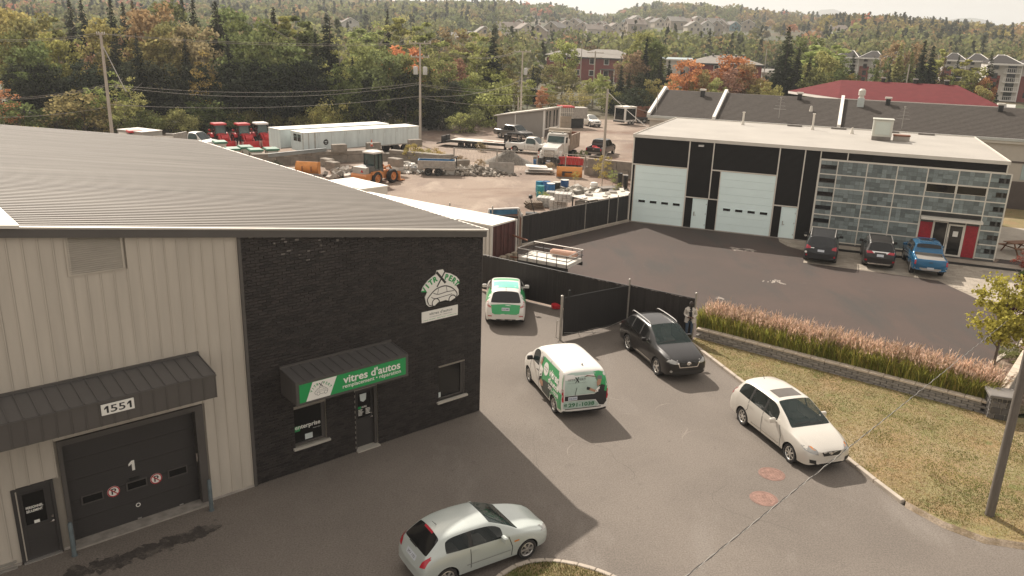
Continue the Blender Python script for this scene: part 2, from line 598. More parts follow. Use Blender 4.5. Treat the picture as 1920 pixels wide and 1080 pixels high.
for q in((1215,690,.5,.2,1.6,.05),(1160,735,.7,3.6,5.2,.05),(1270,775,.8,1.5,3.0,.05),(1250,800,.7,5.2,6.4,.05),(1330,830,.9,1.7,3.4,.05),(1180,790,.6,.5,2.2,.04),(1110,850,.8,2.0,3.6,.04)):
 arc_mark(q[0],q[1],q[2],q[3],q[4],q[5],.0065,WORN)
TYRE=ground_mat('tyre_dust',(.082,.066,.057),[(3,.4,.6,(.072,.056,.049),None)],grain=.2,gs=40)
for q in((1270,500,3.2,2.2,4.6,.1),(1275,500,2.2,2.0,4.4,.08),(1290,510,1.4,2.6,5.0,.07),(1420,560,4.0,2.8,4.3,.08)):
 arc_mark(q[0],q[1],q[2],q[3],q[4],q[5],.0105,TYRE)
CRK=mat('crack_dark',(.10,.087,.075),.95,var=.2)
RC=random.Random(8)
for px,py,a_,n_ in((1180,900,.4,26),(1320,720,2.2,20),(1010,880,1.9,22),(1500,1000,2.8,24),(1500,560,.3,24),(1650,610,2.9,22)):
 c=G(px,py);x,y=c.x,c.y;P=[(x,y)]
 for i in range(n_):
  a_+=RC.gauss(0,.28);x+=.16*math.cos(a_);y+=.16*math.sin(a_);P.append((x,y))
 V,F=ribbon2(P,lambda t:.014*(1-t*.7)*RC.uniform(.5,1.3))
 b=MB();b.add([(p[0],p[1],.0108 if px>1350 and py<650 else.0068)for p in V],F)
 o=b.build('asphalt_crack',CRK,fix=False);o['kind']='stuff'
LAWN=ground_mat('dry_lawn',(.21,.18,.085),[(.55,.42,.6,(.25,.175,.09),None),(1.4,.54,.68,(.135,.14,.05),None),(.3,.55,.66,(.28,.22,.13),None),(5.0,.5,.62,(.2,.145,.075),(1,1,0))],grain=.25,gs=20,bs=18,bump=.5)
LB=[(8.12,33.45),(8.38,32.45),(9.17,29.65),(10.07,26.65),(11.05,23.57),(11.47,21.9),(11.8,20.75)]
lawn_edge=LB+[(12.4,19.75),(13.2,19.05),(14.5,18.75),(16.0,18.45),(19,17.6),(26,16),(34,22),(30,30),(24,26.2),(19.2,26.6),(17.6,26.85),(8.35,34.0)]
sheet('lawn',lawn_edge,0.09,LAWN)
b=MB()
for a,c in zip(lawn_edge[len(LB)-1:len(LB)+5],lawn_edge[len(LB):len(LB)+6]):
 a2=(a[0]-.12,a[1]-.2);c2=(c[0]-.12,c[1]-.2)
 b.add([(a[0],a[1],.09),(c[0],c[1],.09),(c2[0],c2[1],.007),(a2[0],a2[1],.007)],[(0,1,2,3)])
SOIL=ground_mat('sandy_soil',(.25,.2,.15),[(2,.45,.6,(.16,.12,.075),None)],grain=.3,gs=20)
struct('lawn_bank',b,SOIL)
KERB=mat('kerb_concrete',(.40,.345,.285),.9,var=.16,vs=3,bump=.25,bs=30)
def kerb_run(pts,wd=.15,h=.13,L=1.0):
 root=link('kerb',None)
 root['kind']='structure'
 for a,c in zip(pts[:-1],pts[1:]):
  d=math.hypot(c[0]-a[0],c[1]-a[1])
  n=max(1,round(d/L))
  ang=math.atan2(c[1]-a[1],c[0]-a[0])
  for i in range(n):
   t=(i+.5)/n
   b=MB()
   b.rb((0,0,h/2-.03),(d/n-.008,wd,h+.06),cham=.018)
   b.build('kerb_stone',KERB,root,loc=(a[0]+(c[0]-a[0])*t,a[1]+(c[1]-a[1])*t,0),rz=ang)
 return root
kerb_run([(p[0]-.02,p[1])for p in[(8.07,33.3),(8.32,32.42),(9.11,29.62),(10.0,26.62),(10.99,23.55),(11.41,21.9),(11.74,20.74)]])
ISL=[g2(*q)for q in((905,1108),(935,1080),(962,1064),(990,1055),(1020,1052),(1052,1055),(1085,1061),(1120,1071),(1150,1083),(1185,1100),(1215,1125))]
isl_c=g2(1050,1140)
shr=lambda p,k:(p[0]+(isl_c[0]-p[0])*k,p[1]+(isl_c[1]-p[1])*k)
sheet('island_grass',[shr(p,.09)for p in ISL]+[g2(1260,1300),g2(850,1300)],.09,LAWN)
kerb_run([shr(p,.045)for p in ISL],.14,.12,.6)
GRASS=foliage('grass_blades','tint',trans=.3)
def blades(name,poly,n,h,z,cols,seed,lean=.5,wd=.012,dens=None):
 R=np.random.default_rng(seed)
 P=np.array(poly)
 lo,hi=P.min(0),P.max(0)
 pts=[]
 px,py=P[:,0],P[:,1]
 while len(pts)<n:
  q=lo+R.random((n*2,2))*(hi-lo)
  ins=np.zeros(len(q),bool)
  j=len(P)-1
  for i in range(len(P)):
   c=((py[i]>q[:,1])!=(py[j]>q[:,1]))&(q[:,0]<(px[j]-px[i])*(q[:,1]-py[i])/(py[j]-py[i]+1e-12)+px[i])
   ins^=c
   j=i
  q=q[ins]
  if dens is not None:
   q=q[R.random(len(q))<dens(q)]
  pts.extend(q.tolist())
 q=np.array(pts[:n])
 a=R.random(n)*2*PI
 hh=h*(.5+R.random(n))
 ln=lean*hh*(R.random(n))
 la=R.random(n)*2*PI
 V=np.zeros((n,3,3))
 V[:,0]=np.c_[q[:,0]-np.cos(a)*wd,q[:,1]-np.sin(a)*wd,np.full(n,z)]
 V[:,1]=np.c_[q[:,0]+np.cos(a)*wd,q[:,1]+np.sin(a)*wd,np.full(n,z)]
 V[:,2]=np.c_[q[:,0]+np.cos(la)*ln,q[:,1]+np.sin(la)*ln,z+hh]
 pk=np.clip(vnoise(q[:,0],q[:,1],.9,seed+3)*.7+vnoise(q[:,0],q[:,1],2.6,seed+4)*.5-.1+R.normal(0,.12,n),0,.999)
 C=np.array(cols)[(pk*len(cols)).astype(int)]*(.87+.26*R.random((n,1)))
 pn=vnoise(q[:,0],q[:,1],1.3,seed)[:,None]
 C=C*(.8+.4*pn)
 o=link(name,np_mesh(name,V.reshape(-1,3),3,GRASS,C))
 o['kind']='stuff'
 return o
DRY=[(.29,.19,.085),(.29,.23,.10),(.275,.235,.095),(.23,.22,.075),(.18,.2,.06)]
lawn_px=[LB[0],LB[1],LB[2],LB[3],LB[4],LB[5],LB[6],(12.5,19.75),(13.4,19.1),(16,18.5),(20,19),(20,25),(17.7,26.7),(8.4,33.9)]
blades('lawn_grass',lawn_px,60000,.035,.085,DRY,11,lean=1.6,wd=.012)
blades('lawn_grass',lawn_px,8000,.045,.085,[(.17,.19,.06),(.21,.2,.075)],12,lean=.7,wd=.014,dens=lambda q:(vnoise(q[:,0],q[:,1],1.1,5)>.62))
blades('island_grass_blades',[shr(p,.09)for p in ISL]+[g2(1200,1150),g2(900,1150)],7000,.07,.085,[(.13,.15,.045),(.19,.15,.07),(.1,.13,.035)],13,wd=.009)
# ------------------------------------------------------------ the glass shop building (left)
SIDING=mat('beige_siding',(.47,.425,.36),.5,.0,var=.10,vs=1.2,stretch=(2,2,.25))
SIDINGD=mat('roof_metal',(.245,.222,.196),.6,.0,var=.22,vs=1.0,spec=.3,stretch=(.12,1.6,1))
TRIMD=mat('charcoal_trim',(.085,.077,.07),.5,var=.08)
DOORG=mat('charcoal_door',(.045,.041,.039),.5,var=.07)
CANOPY=mat('canopy_metal',(.10,.094,.09),.45,.2,var=.08)
MORTAR=mat('mortar',(.17,.152,.138),.9,var=.2,vs=4)
BRICK=mat('black_brick',(.028,.023,.021),.7,var=.25,vs=9,bump=.4,bs=60,island=.4)
SILL=mat('stone_sill',(.42,.39,.34),.8,var=.12,vs=4)
LB0=thing('shop_building','low-sloped grey metal roofed building with beige siding and black brick corner','building',(-1.03,25.99,0),rad(40.9))
GL,DEPTH,RZ0,SLOPE=-28.0,26.5,6.60,0.1315
ridge_x=-14.0
topz=lambda x:RZ0+SLOPE*(-x if x>ridge_x else(x-GL))
BX=-8.34
b=MB()
holes=[(-13.06,-9.84,0,2.86),(-14.16,-13.42,0,2.02),(-7.0,-5.95,.82,2.05),(-4.95,-4.15,0,2.1),(-1.78,-.66,.86,2.08)]
def wall_with_holes(mb,x0,x1,z0,top,holes,y0,y1,m=0):
 xs=sorted(set([x0,x1]+[h[0]for h in holes]+[h[1]for h in holes]))
 for a,c in zip(xs[:-1],xs[1:]):
  hs=sorted([h for h in holes if h[0]<(a+c)/2<h[1]],key=lambda h:h[2])
  z=z0
  for h in hs:
   if h[2]>z+1e-6:
    mb.bx(a,c,y0,y1,z,h[2],m)
   z=h[3]
  mb.add([(a,y0,z),(c,y0,z),(c,y1,z),(a,y1,z),(a,y0,top(a)),(c,y0,top(c)),(c,y1,top(c)),(a,y1,top(a))],[(0,3,2,1),(4,5,6,7),(0,1,5,4),(1,2,6,5),(2,3,7,6),(3,0,4,7)],m)
wall_with_holes(b,BX,0,0,lambda x:topz(x)-.12,holes,.02,.35)
b.build('mortar_wall',MORTAR,LB0)
b=MB()
wall_with_holes(b,-14.0,BX,0,lambda x:topz(x)-.12,holes,.02,.35)
wall_with_holes(b,GL,-14.0,0,lambda x:topz(x)-.12,holes,.02,.35)
b.bx(-.35,-.02,.35,DEPTH,0,RZ0-.1)
b.bx(GL,GL+.3,.35,DEPTH,0,RZ0-.1)
b.add([(GL,DEPTH,0),(0,DEPTH,0),(0,DEPTH,topz(0)-.1),(-14,DEPTH,topz(-14)-.1),(GL,DEPTH,topz(GL)-.1)],[(0,1,2,3,4)])
b.build('backing_wall',SIDING,LB0)
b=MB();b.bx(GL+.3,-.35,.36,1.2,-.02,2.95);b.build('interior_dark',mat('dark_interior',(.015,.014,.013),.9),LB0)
xs=[BX]
while xs[-1]>-16.4:
 xs.append(xs[-1]-.305)
vent=(-12.4,-11.14,7.06,8.04)
sh=[(-13.18,-9.6,0,3.02),(-14.26,-13.34,0,2.06),(-16.4,-15.0,.9,2.0)]
for a,c in zip(xs[1:],xs[:-1]):
 b=MB()
 xm=(a+c)/2
 hs=sorted([h for h in sh+[vent]if h[0]-.02<xm<h[1]+.02],key=lambda h:h[2])
 segs=[]
 x0,x1=a+.004,c-.004
 for h in hs:pass
 z=.06
 for h in hs:
  if h[2]>z+.05:segs.append((z,h[2]))
  z=h[3]
 for s0,s1 in segs:
  b.bx(x0,x1,0,.02,s0,s1);b.bx(x1-.03,x1,-.018,0,s0,s1)
 t0,t1=topz(x0)-.16,topz(x1)-.16
 if z<min(t0,t1)-.03:
  b.add([(x0,0,z),(x1,0,z),(x1,.02,z),(x0,.02,z),(x0,0,t0),(x1,0,t1),(x1,.02,t1),(x0,.02,t0)],[(0,3,2,1),(4,5,6,7),(0,1,5,4),(1,2,6,5),(2,3,7,6),(3,0,4,7)])
  b.bx(x1-.03,x1,-.018,0,z,t1)
 b.build('siding_panel',SIDING,LB0)
for q in((-16.4,-14.27),(-13.33,-13.19),(-9.59,BX)):
 b=MB();b.bx(q[0],q[1],-.03,.02,-.02,.07);b.build('base_strip',CONC,LB0)
BW,BH,GAPB=.252,.089,.012
def brick_mb(mb,x,z,w_,y=0):
 R=random
 d=R.uniform(-.004,.004)
 mb.bx(x,x+w_,y-.012+d,.02,z,z+BH-GAPB)
bricks=[]
nrow=int(7.72/BH)
for r in range(nrow):
 z=r*BH+.02
 off=0 if r%2 else BW/2
 x=BX+.09-off
 while x<-.005:
  x0,x1=max(x,BX+.09),min(x+BW-GAPB,-.01)
  x+=BW
  if x1-x0<.04:continue
  if z+BH>topz(x1)-.13:continue
  parts=[(x0,x1)]
  for h in holes[2:]:
   if z+BH-GAPB>h[2]-.01 and z<h[3]+.02:
    nn=[]
    for p in parts:
     if p[1]<=h[0]or p[0]>=h[1]:nn.append(p)
     else:
      if h[0]-p[0]>.03:nn.append((p[0],h[0]-.004))
      if p[1]-h[1]>.03:nn.append((h[1]+.004,p[1]))
    parts=nn
  bricks+=[(p[0],z,p[1]-p[0])for p in parts]
bricks.sort(key=lambda q:(0 if abs(q[2]-(BW-GAPB))<1e-4 else 1,abs(q[0]+6.2)*.35+abs(q[1]-1.0)))
b=MB();b.bx(0,BW-GAPB,-.012,.02,0,BH-GAPB);bmesh_=b.mesh('brick',[BRICK])
for q in bricks[:300]:
 link('brick',bmesh_,LB0,(q[0],random.uniform(-.004,.004),q[1]))
b=MB()
for q in bricks[300:]:brick_mb(b,*q)
o=b.build('brick',BRICK,LB0,fix=False);o['kind']='stuff'
EFF=mat('pale_stained_brick',(.19,.172,.155),.85,var=.3,vs=9)
b=MB()
for i in range(15):
 x=BX+1.0+abs(random.gauss(0,1.1));z=round((6.9+random.gauss(0,.33))/BH)*BH+.02
 wq=random.choice([.05,.08,.12])
 b.bx(x,x+wq,-.019,-.012,z+random.uniform(0,.03),z+random.uniform(.04,.075))
o=b.build('lime_stain',EFF,LB0);o['kind']='stuff'
b=MB();b.bx(BX,BX+.085,-.06,.02,0,topz(BX)-.1);b.build('corner_trim',TRIMD,LB0)
b=MB();b.bx(-.012,.02,-.0,.12,0,RZ0-.12);b.build('corner_trim',TRIMD,LB0)
def slanted(mb,x0,x1,y0,y1,dz0,dz1,m=0):
 mb.add([(x0,y0,topz(x0)+dz0),(x1,y0,topz(x1)+dz0),(x1,y1,topz(x1)+dz0),(x0,y1,topz(x0)+dz0),(x0,y0,topz(x0)+dz1),(x1,y0,topz(x1)+dz1),(x1,y1,topz(x1)+dz1),(x0,y1,topz(x0)+dz1)],[(0,3,2,1),(4,5,6,7),(0,1,5,4),(1,2,6,5),(2,3,7,6),(3,0,4,7)],m)
b=MB()
slanted(b,ridge_x+.001,.06,-.14,-.08,-.20,.005);slanted(b,GL,ridge_x-.001,-.14,-.08,-.20,.005)
b.build('rake_fascia',TRIMD,LB0)
b=MB();slanted(b,ridge_x+.001,.06,-.08,.02,-.20,-.12);b.build('rake_soffit',TRIMD,LB0)
b=MB();slanted(b,-13.3,.09,-.16,-.02,.006,.05);b.build('rake_cap',mat('pale_flashing',(.5,.47,.42),.45,.3),LB0)
b=MB()
slanted(b,ridge_x,.08,-.1,DEPTH+.1,-.04,.0);slanted(b,GL-.08,ridge_x,-.1,DEPTH+.1,-.04,.0)
b.build('roof',SIDINGD,LB0)
b=MB()
xa,xb=ridge_x,.1
za,zb=topz(xa),topz(0)-SLOPE*.1
prof=[(-.06,0),(-.045,.055),(.045,.055),(.06,0)]
vs_=[(xa,p[0],za+p[1]+.002)for p in prof]+[(xb,p[0],zb+p[1]+.002)for p in prof]
b.add(vs_,[(i,i+1,5+i,4+i)for i in range(3)]+[(4,5,6,7),(3,2,1,0)])
ribm=b.mesh('roof_rib',[SIDINGD])
nr=108
for i in range(nr):
 link('roof_rib',ribm,LB0,(0,.08+i*(DEPTH-.1)/(nr-1),0))
b=MB()
for i in range(nr):
 y=.08+i*(DEPTH-.1)/(nr-1)
 b.add([(2*ridge_x-v[0],v[1]+y,v[2])for v in vs_],[(i_,i_+1,5+i_,4+i_)for i_ in range(3)])
o=b.build('roof_rib',SIDINGD,LB0);o['kind']='stuff'
TRIMW=mat('pale_trim',(.66,.62,.56),.45,.2)
for i in range(15):
 y0=-.1+i*(DEPTH+.1)/15
 b=MB();b.bx(.085,.17,y0,y0+(DEPTH+.1)/15-.12,RZ0-.13,RZ0+.035)
 b.build('gutter',TRIMW,LB0)
b=MB()
for i in range(15):
 y0=-.1+(i+1)*(DEPTH+.1)/15-.12
 b.bx(.08,.19,y0,y0+.12,RZ0-.14,RZ0-.02)
b.build('gutter_bracket',TRIMD,LB0)
b=MB();slanted(b,-14.02,-13.25,-.2,DEPTH,.02,.10);b.build('ridge_cap',TRIMW,LB0)
VENT=mat('vent_metal',(.42,.38,.32),.5,.1)
f=MB()
x0,x1,z0,z1=vent
for q in((x0,x0+.05,z0,z1),(x1-.05,x1,z0,z1),(x0+.05,x1-.05,z0,z0+.05)):
 f.bx(q[0],q[1],-.03,.02,q[2],q[3])
f.bx(x0+.05,x1-.05,-.03,.02,z1-.05,z1)
f.bx(x0+.05,x1-.05,.015,.02,z0+.05,z1-.05)
vo=f.build('vent_grille',VENT,LB0)
b=MB();b.add([(x0+.05,-.03,0),(x1-.05,-.03,0),(x1-.05,.012,.042),(x0+.05,.012,.042),(x0+.05,-.03,.006),(x1-.05,-.03,.006),(x1-.05,.012,.048),(x0+.05,.012,.048)],[(0,1,2,3),(4,5,6,7),(0,1,5,4),(2,3,7,6)])
slat=b.mesh('slat',[VENT])
for i in range(17):
 link('slat',slat,vo,(0,0,z0+.06+i*.051))
b=MB()
b.bx(-13.16,-13.06,-.05,.3,0,3.0);b.bx(-9.84,-9.62,-.05,.3,0,3.0);b.bx(-13.06,-9.84,-.05,.3,2.86,3.0)
b.build('garage_door_frame',TRIMD,LB0)
b=MB();b.bx(-13.2,-9.6,-.22,.3,-.02,.05);b.build('threshold',mat('apron_concrete',(.27,.245,.215),.9,var=.3,vs=4),LB0)
gd=link('garage_door',None,LB0)
for i in range(5):
 b=MB()
 z0=.05+i*.562
 b.bx(-13.06,-9.84,.2,.25,z0+.004,z0+.558)
 for k in range(8):
  b.bx(-13.06,-9.84,.196,.2,z0+.06+k*.062,z0+.06+k*.062+.03)
 b.build('door_section',DOORG,gd)
def framed(name,par,x0,x1,z0,z1,y,fm,gm,fw=.03,dep=.03):
 b=MB()
 b.bx(x0,x1,y-dep,y,z0,z0+fw);b.bx(x0,x1,y-dep,y,z1-fw,z1)
 b.bx(x0,x0+fw,y-dep,y,z0+fw,z1-fw);b.bx(x1-fw,x1,y-dep,y,z0+fw,z1-fw)
 b.bx(x0+fw,x1-fw,y-dep*.4,y-.002,z0+fw,z1-fw,1)
 return b.build(name,[fm,gm],par)
DX=.16
for xa_ in(-12.86,-11.78,-10.72):
 framed('window',gd,xa_+DX*.6,xa_+DX*.6+.52,.99,1.24,.193,TRIMD,GLASSD)
ONE=[(0,.72),(.42,1),(.8,1),(.8,0),(.42,0),(.42,.68),(0,.5)]
one=lambda x0,x1,z0,z1:poly2([(x0+p[0]/.8*(x1-x0),z0+p[1]*(z1-z0))for p in ONE])
vf=one(-11.57,-11.42,1.54,1.83)
flat(vf,.19).build('door_number',SIGNW,gd)
b=MB();b.bx(-11.6,-11.34,.17,.194,1.27,1.33);b.build('nameplate',BLACK,gd)
for cx_ in(-12.0,-10.93):
 sg=MB();sg.lathe([(0,0),(.155,0),(.155,.006),(0,.006)],(cx_,.186,1.1),'Y',28)
 so=sg.build('no_parking_sign',SIGNW,gd)
for cx_ in(-12.0,-10.93):
 b=MB();b.add(*[[(p[0],.183,p[1])for p in ribbon2(circ2(cx_,1.1,.138,28),.03,True)[0]],ribbon2(circ2(cx_,1.1,.138,28),.03,True)[1]])
 b.add([(p[0],.1815,p[1])for p in ribbon2([(cx_-.1,1.2),(cx_+.1,1.0)],.026)[0]],[(0,1,3,2)])
 b.build('prohibition_ring',RED,gd)
 flat(fit_text('P',cx_-.055,cx_+.065,1.02,1.19,bold=.02),.1825).build('letter',INK,gd)
b=MB();V,F=ribbon2(circ2(-11.45,.49,.05,20),.022,True);b.add([(p[0],.19,p[1])for p in V],F);b.build('vent_ring',SIGNW,gd)
b=MB();b.bx(-9.9,-9.86,-.01,.0,1.35,1.6);b.build('pull_handle',CHROME,LB0)
b=MB();b.bx(-11.5,-11.4,.18,.2,.07,.1);b.bx(-10.4,-10.3,.18,.2,.07,.09);b.build('handle',ALU,gd)
b=MB()
b.bx(-14.25,-14.17,-.04,.2,0,2.05);b.bx(-13.42,-13.35,-.04,.2,0,2.05);b.bx(-14.17,-13.42,-.04,.2,1.99,2.05)
b.build('door_frame',DOORG,LB0)
b=MB();b.bx(-14.22,-13.38,-.09,.2,-.01,.04);b.build('threshold',ALU,LB0)
sdr=MB()
sdr.bx(-14.17,-13.42,.0,.05,.04,1.99)
sdr.bx(-14.05,-13.54,-.006,0,.12,.55);sdr.bx(-14.05,-13.54,-.006,0,.6,.9)
sdo=sdr.build('staff_door',DOORG,LB0)
framed('window',sdo,-14.07,-13.55,.98,1.89,-.002,DOORG,GLASSD,.03,.025)
flat(fit_text('PERSONNEL',-14.0,-13.63,1.44,1.51,bold=.03),-.03).build('lettering',SIGNW,sdo)
flat(fit_text('SEULEMENT',-14.0,-13.65,1.34,1.41,bold=.03),-.03).build('lettering',SIGNW,sdo)
b=MB();b.bx(-13.87,-13.75,-.031,-.028,1.02,1.1);b.build('sticker',SIGNW,sdo)
b=MB();b.cyl((-13.47,-.05,.95),(-13.47,0,.95),.03);b.cyl((-13.47,-.03,1.07),(-13.47,0,1.07),.03);b.rb((-13.5,-.055,.95),(.1,.02,.025));b.build('handle',CHROME,sdo)
framed('window',LB0,-16.3,-14.72,.95,1.95,.0,DOORG,GLASSD,.06,.05)
def canopy(x0,x1,d,zw,zt,zb_,pw,ribs):
 root=link('canopy',None,LB0)
 b=MB()
 b.bx(x0,x1,-d+.03,-.001,zb_+.03,zb_+.06)
 b.prism([(-.002,zw),(-d+.02,zt),(-d+.02,zb_+.03),(-.002,zb_+.03)],x0+.02,x1-.02,'X')
 b.build('canopy_core',CANOPY,root)
 n=max(2,round((x1-x0)/pw))
 for i in range(n):
  a=x0+(x1-x0)*i/n;c=x0+(x1-x0)*(i+1)/n
  b=MB()
  b.add([(a+.003,-.002,zw+.02),(c-.003,-.002,zw+.02),(c-.003,-d-.01,zt+.02),(a+.003,-d-.01,zt+.02),(a+.003,-.002,zw+.035),(c-.003,-.002,zw+.035),(c-.003,-d-.01,zt+.035),(a+.003,-d-.01,zt+.035)],[(0,3,2,1),(4,5,6,7),(0,1,5,4),(1,2,6,5),(2,3,7,6),(3,0,4,7)])
  b.add([(c-.03,-.01,zw+.035),(c-.003,-.01,zw+.035),(c-.003,-d-.01,zt+.035),(c-.03,-d-.01,zt+.035),(c-.03,-.01,zw+.06),(c-.003,-.01,zw+.06),(c-.003,-d-.01,zt+.06),(c-.03,-d-.01,zt+.06)],[(4,5,6,7),(0,1,5,4),(1,2,6,5),(2,3,7,6),(3,0,4,7)])
  b.build('roof_panel',CANOPY,root)
  if ribs:
   b=MB();b.bx(a+.003,c-.003,-d-.0,-d+.02,zb_,zt-.01);b.bx(c-.03,c-.003,-d-.014,-d,zb_,zt-.01)
   b.build('fascia_panel',TRIMD,root)
 ne=max(3,round(d/.22))
 for xe,sg in((x1,1),(x0,-1)):
  for i in range(ne):
   ya=-d+d*i/ne+.004;yb=-d+d*(i+1)/ne-.004
   zz=lambda y:zt+(zw-zt)*(y+d)/d
   b=MB();xx0,xx1=sorted((xe-.02*sg,xe+.004*sg))
   b.add([(xx0,ya,zb_),(xx1,ya,zb_),(xx1,yb,zb_),(xx0,yb,zb_),(xx0,ya,zz(ya)),(xx1,ya,zz(ya)),(xx1,yb,zz(yb)),(xx0,yb,zz(yb))],[(0,3,2,1),(4,5,6,7),(0,1,5,4),(1,2,6,5),(2,3,7,6),(3,0,4,7)])
   b.build('end_panel',TRIMD,root)
 b=MB();b.bx(x0-.01,x1+.01,-.06,-.0025,zw+.03,zw+.1);b.build('wall_flashing',TRIMD,root)
 b=MB();b.bx(x0-.01,x1+.01,-d-.03,-d-.015,zt-.03,zt+.02);b.build('edge_trim',TRIMD,root)
 return root
c1=canopy(-16.6,-9.6,1.2,4.44,4.28,3.66,.31,True)
b=MB();b.bx(-12.33,-11.6,-1.245,-1.216,3.94,4.21);pl=b.build('number_plate',SIGNW,c1)
for vf_ in(one(-12.27,-12.17,3.985,4.165),fit_text('55',-12.13,-11.80,3.985,4.165,bold=.012),one(-11.76,-11.66,3.985,4.165)):flat(vf_,-1.247).build('house_number',INK,pl)
c2=canopy(-7.36,-3.65,1.0,3.44,3.34,2.68,.3,False)
b=MB();b.bx(-7.36,-3.65,-1.02,-.98,2.66,3.34);b.build('sign_frame',TRIMD,c2)
b=MB();b.bx(-7.27,-3.75,-1.035,-1.0205,2.74,3.29);sg=b.build('sign_panel',GREEN,c2)
flat(poly2([(-7.08,2.742),(-6.33,2.742),(-6.1,3.288),(-6.86,3.288)]),-1.038).build('logo_field',SIGNW,sg)
def join2(*vfs):
 V,F=[],[]
 for v,f in vfs:
  o=len(V);V+=list(v);F+=[tuple(i+o for i in q)for q in f]
 return V,F
def car_logo(cx,cz,s):
 """line drawing of a rounded hatchback under an arched name"""
 L=[]
 T=lambda P:[(cx+p[0]*s,cz+p[1]*s)for p in P]
 L.append(ribbon2(T(bez([(-.78,-.34),(-.84,-.1),(-.66,.12),(-.34,.34),(.12,.42),(.5,.3),(.8,.06),(.9,-.12),(.84,-.3)],6)),lambda t:s*.055))
 L.append(ribbon2(T(bez([(-.5,.16),(-.2,.06),(.3,.1),(.7,.08)],6)),lambda t:s*.035))
 L.append(ribbon2(T(bez([(-.62,-.02),(-.4,-.12),(.1,-.1),(.6,-.06)],6)),lambda t:s*.03))
 for w0 in(-.36,.62):
  L.append(ribbon2(T(circ2(w0,-.34,.21,18)),s*.05,True))
 L.append(ribbon2(T(bez([(-.78,-.36),(-.66,-.42),(-.58,-.42)],4)),s*.04))
 L.append(ribbon2(T(bez([(-.14,-.42),(.2,-.44),(.4,-.42)],4)),s*.04))
 L.append(ribbon2(T([(-.2,.34),(-.26,.08)]),s*.025))
 L.append(ribbon2(T([(.26,.36),(.3,.1)]),s*.025))
 return join2(*L)
def brand(cx,cz,s,y,par,big_x=True):
 def arch(txt,a0,a1,m):
  V,F=arc_text(txt,cx,cz-.42*s,1.03*s,a0,a1,.36*s,bold=.008*s)
  flat((V,F),y).build('lettering',m,par)
 arch('VITR',rad(151),rad(108),GREEN)
 arch('PERT',rad(74),rad(30),GREEN)
 X=join2(ribbon2([(cx-.2*s,cz+.78*s),(cx+.18*s,cz+.38*s)],.085*s),ribbon2([(cx+.2*s,cz+.86*s),(cx-.17*s,cz+.34*s)],.06*s))
 flat((X[0][:4],X[1][:1]),y-.001).build('lettering',INK,par)
 flat((X[0][4:],[tuple(i-4 for i in X[1][1])]),y-.002).build('lettering',INK,par)
 flat(car_logo(cx,cz-.02*s,.78*s),y).build('car_drawing',GREY_INK,par)
brand(-6.61,2.98,.30,-1.0395,sg)
flat(fit_text("vitres d'autos",-5.9,-3.95,2.98,3.24,bold=.022),-1.038).build('lettering',SIGNW,sg)
flat(fit_text("remplacement \u2022 r\u00e9paration",-5.92,-3.93,2.80,2.96,bold=.012),-1.038).build('lettering',SIGNW,sg)
def brick_window(x0,x1,z0,z1,fr=.09):
 root=link('window',None,LB0)
 b=MB()
 b.bx(x0,x0+.04,.1,.2,z0,z1);b.bx(x1-fr,x1,.1,.2,z0,z1);b.bx(x0+.04,x1-fr,.1,.2,z1-.05,z1);b.bx(x0+.04,x1-fr,.1,.2,z0,z0+.06)
 b.build('frame',TRIMD,root)
 b=MB();b.bx(x0+.04,x1-fr,.14,.15,z0+.06,z1-.05);b.build('pane',GLASSD,root)
 n=2
 for i in range(n):
  a=x0-.08+(x1-x0+.16)*i/n;c=x0-.08+(x1-x0+.16)*(i+1)/n
  b=MB();b.rb(((a+c)/2,.02,z0-.035),(c-a-.006,.24,.07),cham=.008);b.build('sill',SILL,root)
 return root
wl=brick_window(-7.0,-5.95,.82,2.05,.12)
b=MB();b.bx(-6.96,-6.77,.128,.136,1.25,1.42);b.build('logo_square',GREEN,wl)
flat(fit_text('enterprise',-6.93,-6.1,1.27,1.45,bold=.02),.126).build('lettering',SIGNW,wl)
flat(fit_text('location d autos',-6.35,-6.1,1.22,1.245),.126).build('lettering',SIGNW,wl)
b=MB();b.bx(-6.62,-6.37,.125,.13,.92,1.1);b.build('notice',mat('pale_notice',(.55,.6,.58),.5),wl)
wr=brick_window(-1.78,-.66,.86,2.08,.12)
b=MB();b.bx(-1.72,-1.6,.125,.13,.93,1.12);b.build('notice',mat('pale_notice',(.55,.6,.58),.5),wr)
INTERIOR=mat('interior_glimpse',(.20,.14,.1),.8,var=.5,vs=6)
b=MB();b.bx(-1.2,-1.12,.3,.35,1.1,2.0);b.bx(-1.05,-.9,.3,.35,1.0,1.3);b.build('shelf',INTERIOR,wr)
b=MB()
b.bx(-4.95,-4.89,.06,.25,0,2.1);b.bx(-4.24,-4.15,.06,.25,0,2.1);b.bx(-4.89,-4.24,.06,.25,2.04,2.1)
b.build('door_frame',TRIMD,LB0)
b=MB();b.bx(-4.96,-4.14,-.12,.25,-.01,.05);b.build('threshold',SILL,LB0)
b=MB();b.bx(-4.89,-4.24,.16,.21,.05,2.04);b.bx(-4.8,-4.33,.153,.16,.15,.5);b.bx(-4.8,-4.33,.153,.16,.55,.95)
dr=b.build('customer_door',DOORG,LB0)
framed('window',dr,-4.82,-4.3,1.02,1.95,.158,DOORG,GLASSD,.03,.02)
b=MB();b.prism([(-4.7,1.66),(-4.6,1.6),(-4.5,1.66),(-4.48,1.88),(-4.72,1.88)],.13,.136,'Y');b.build('sticker',mat('pale_notice',(.55,.6,.58),.5),dr)
b=MB();b.bx(-4.79,-4.68,.13,.136,1.38,1.46);b.build('logo_square',GREEN,dr)
flat(fit_text('HEURES',-4.66,-4.48,1.39,1.45,bold=.02),.132).build('lettering',SIGNW,dr)
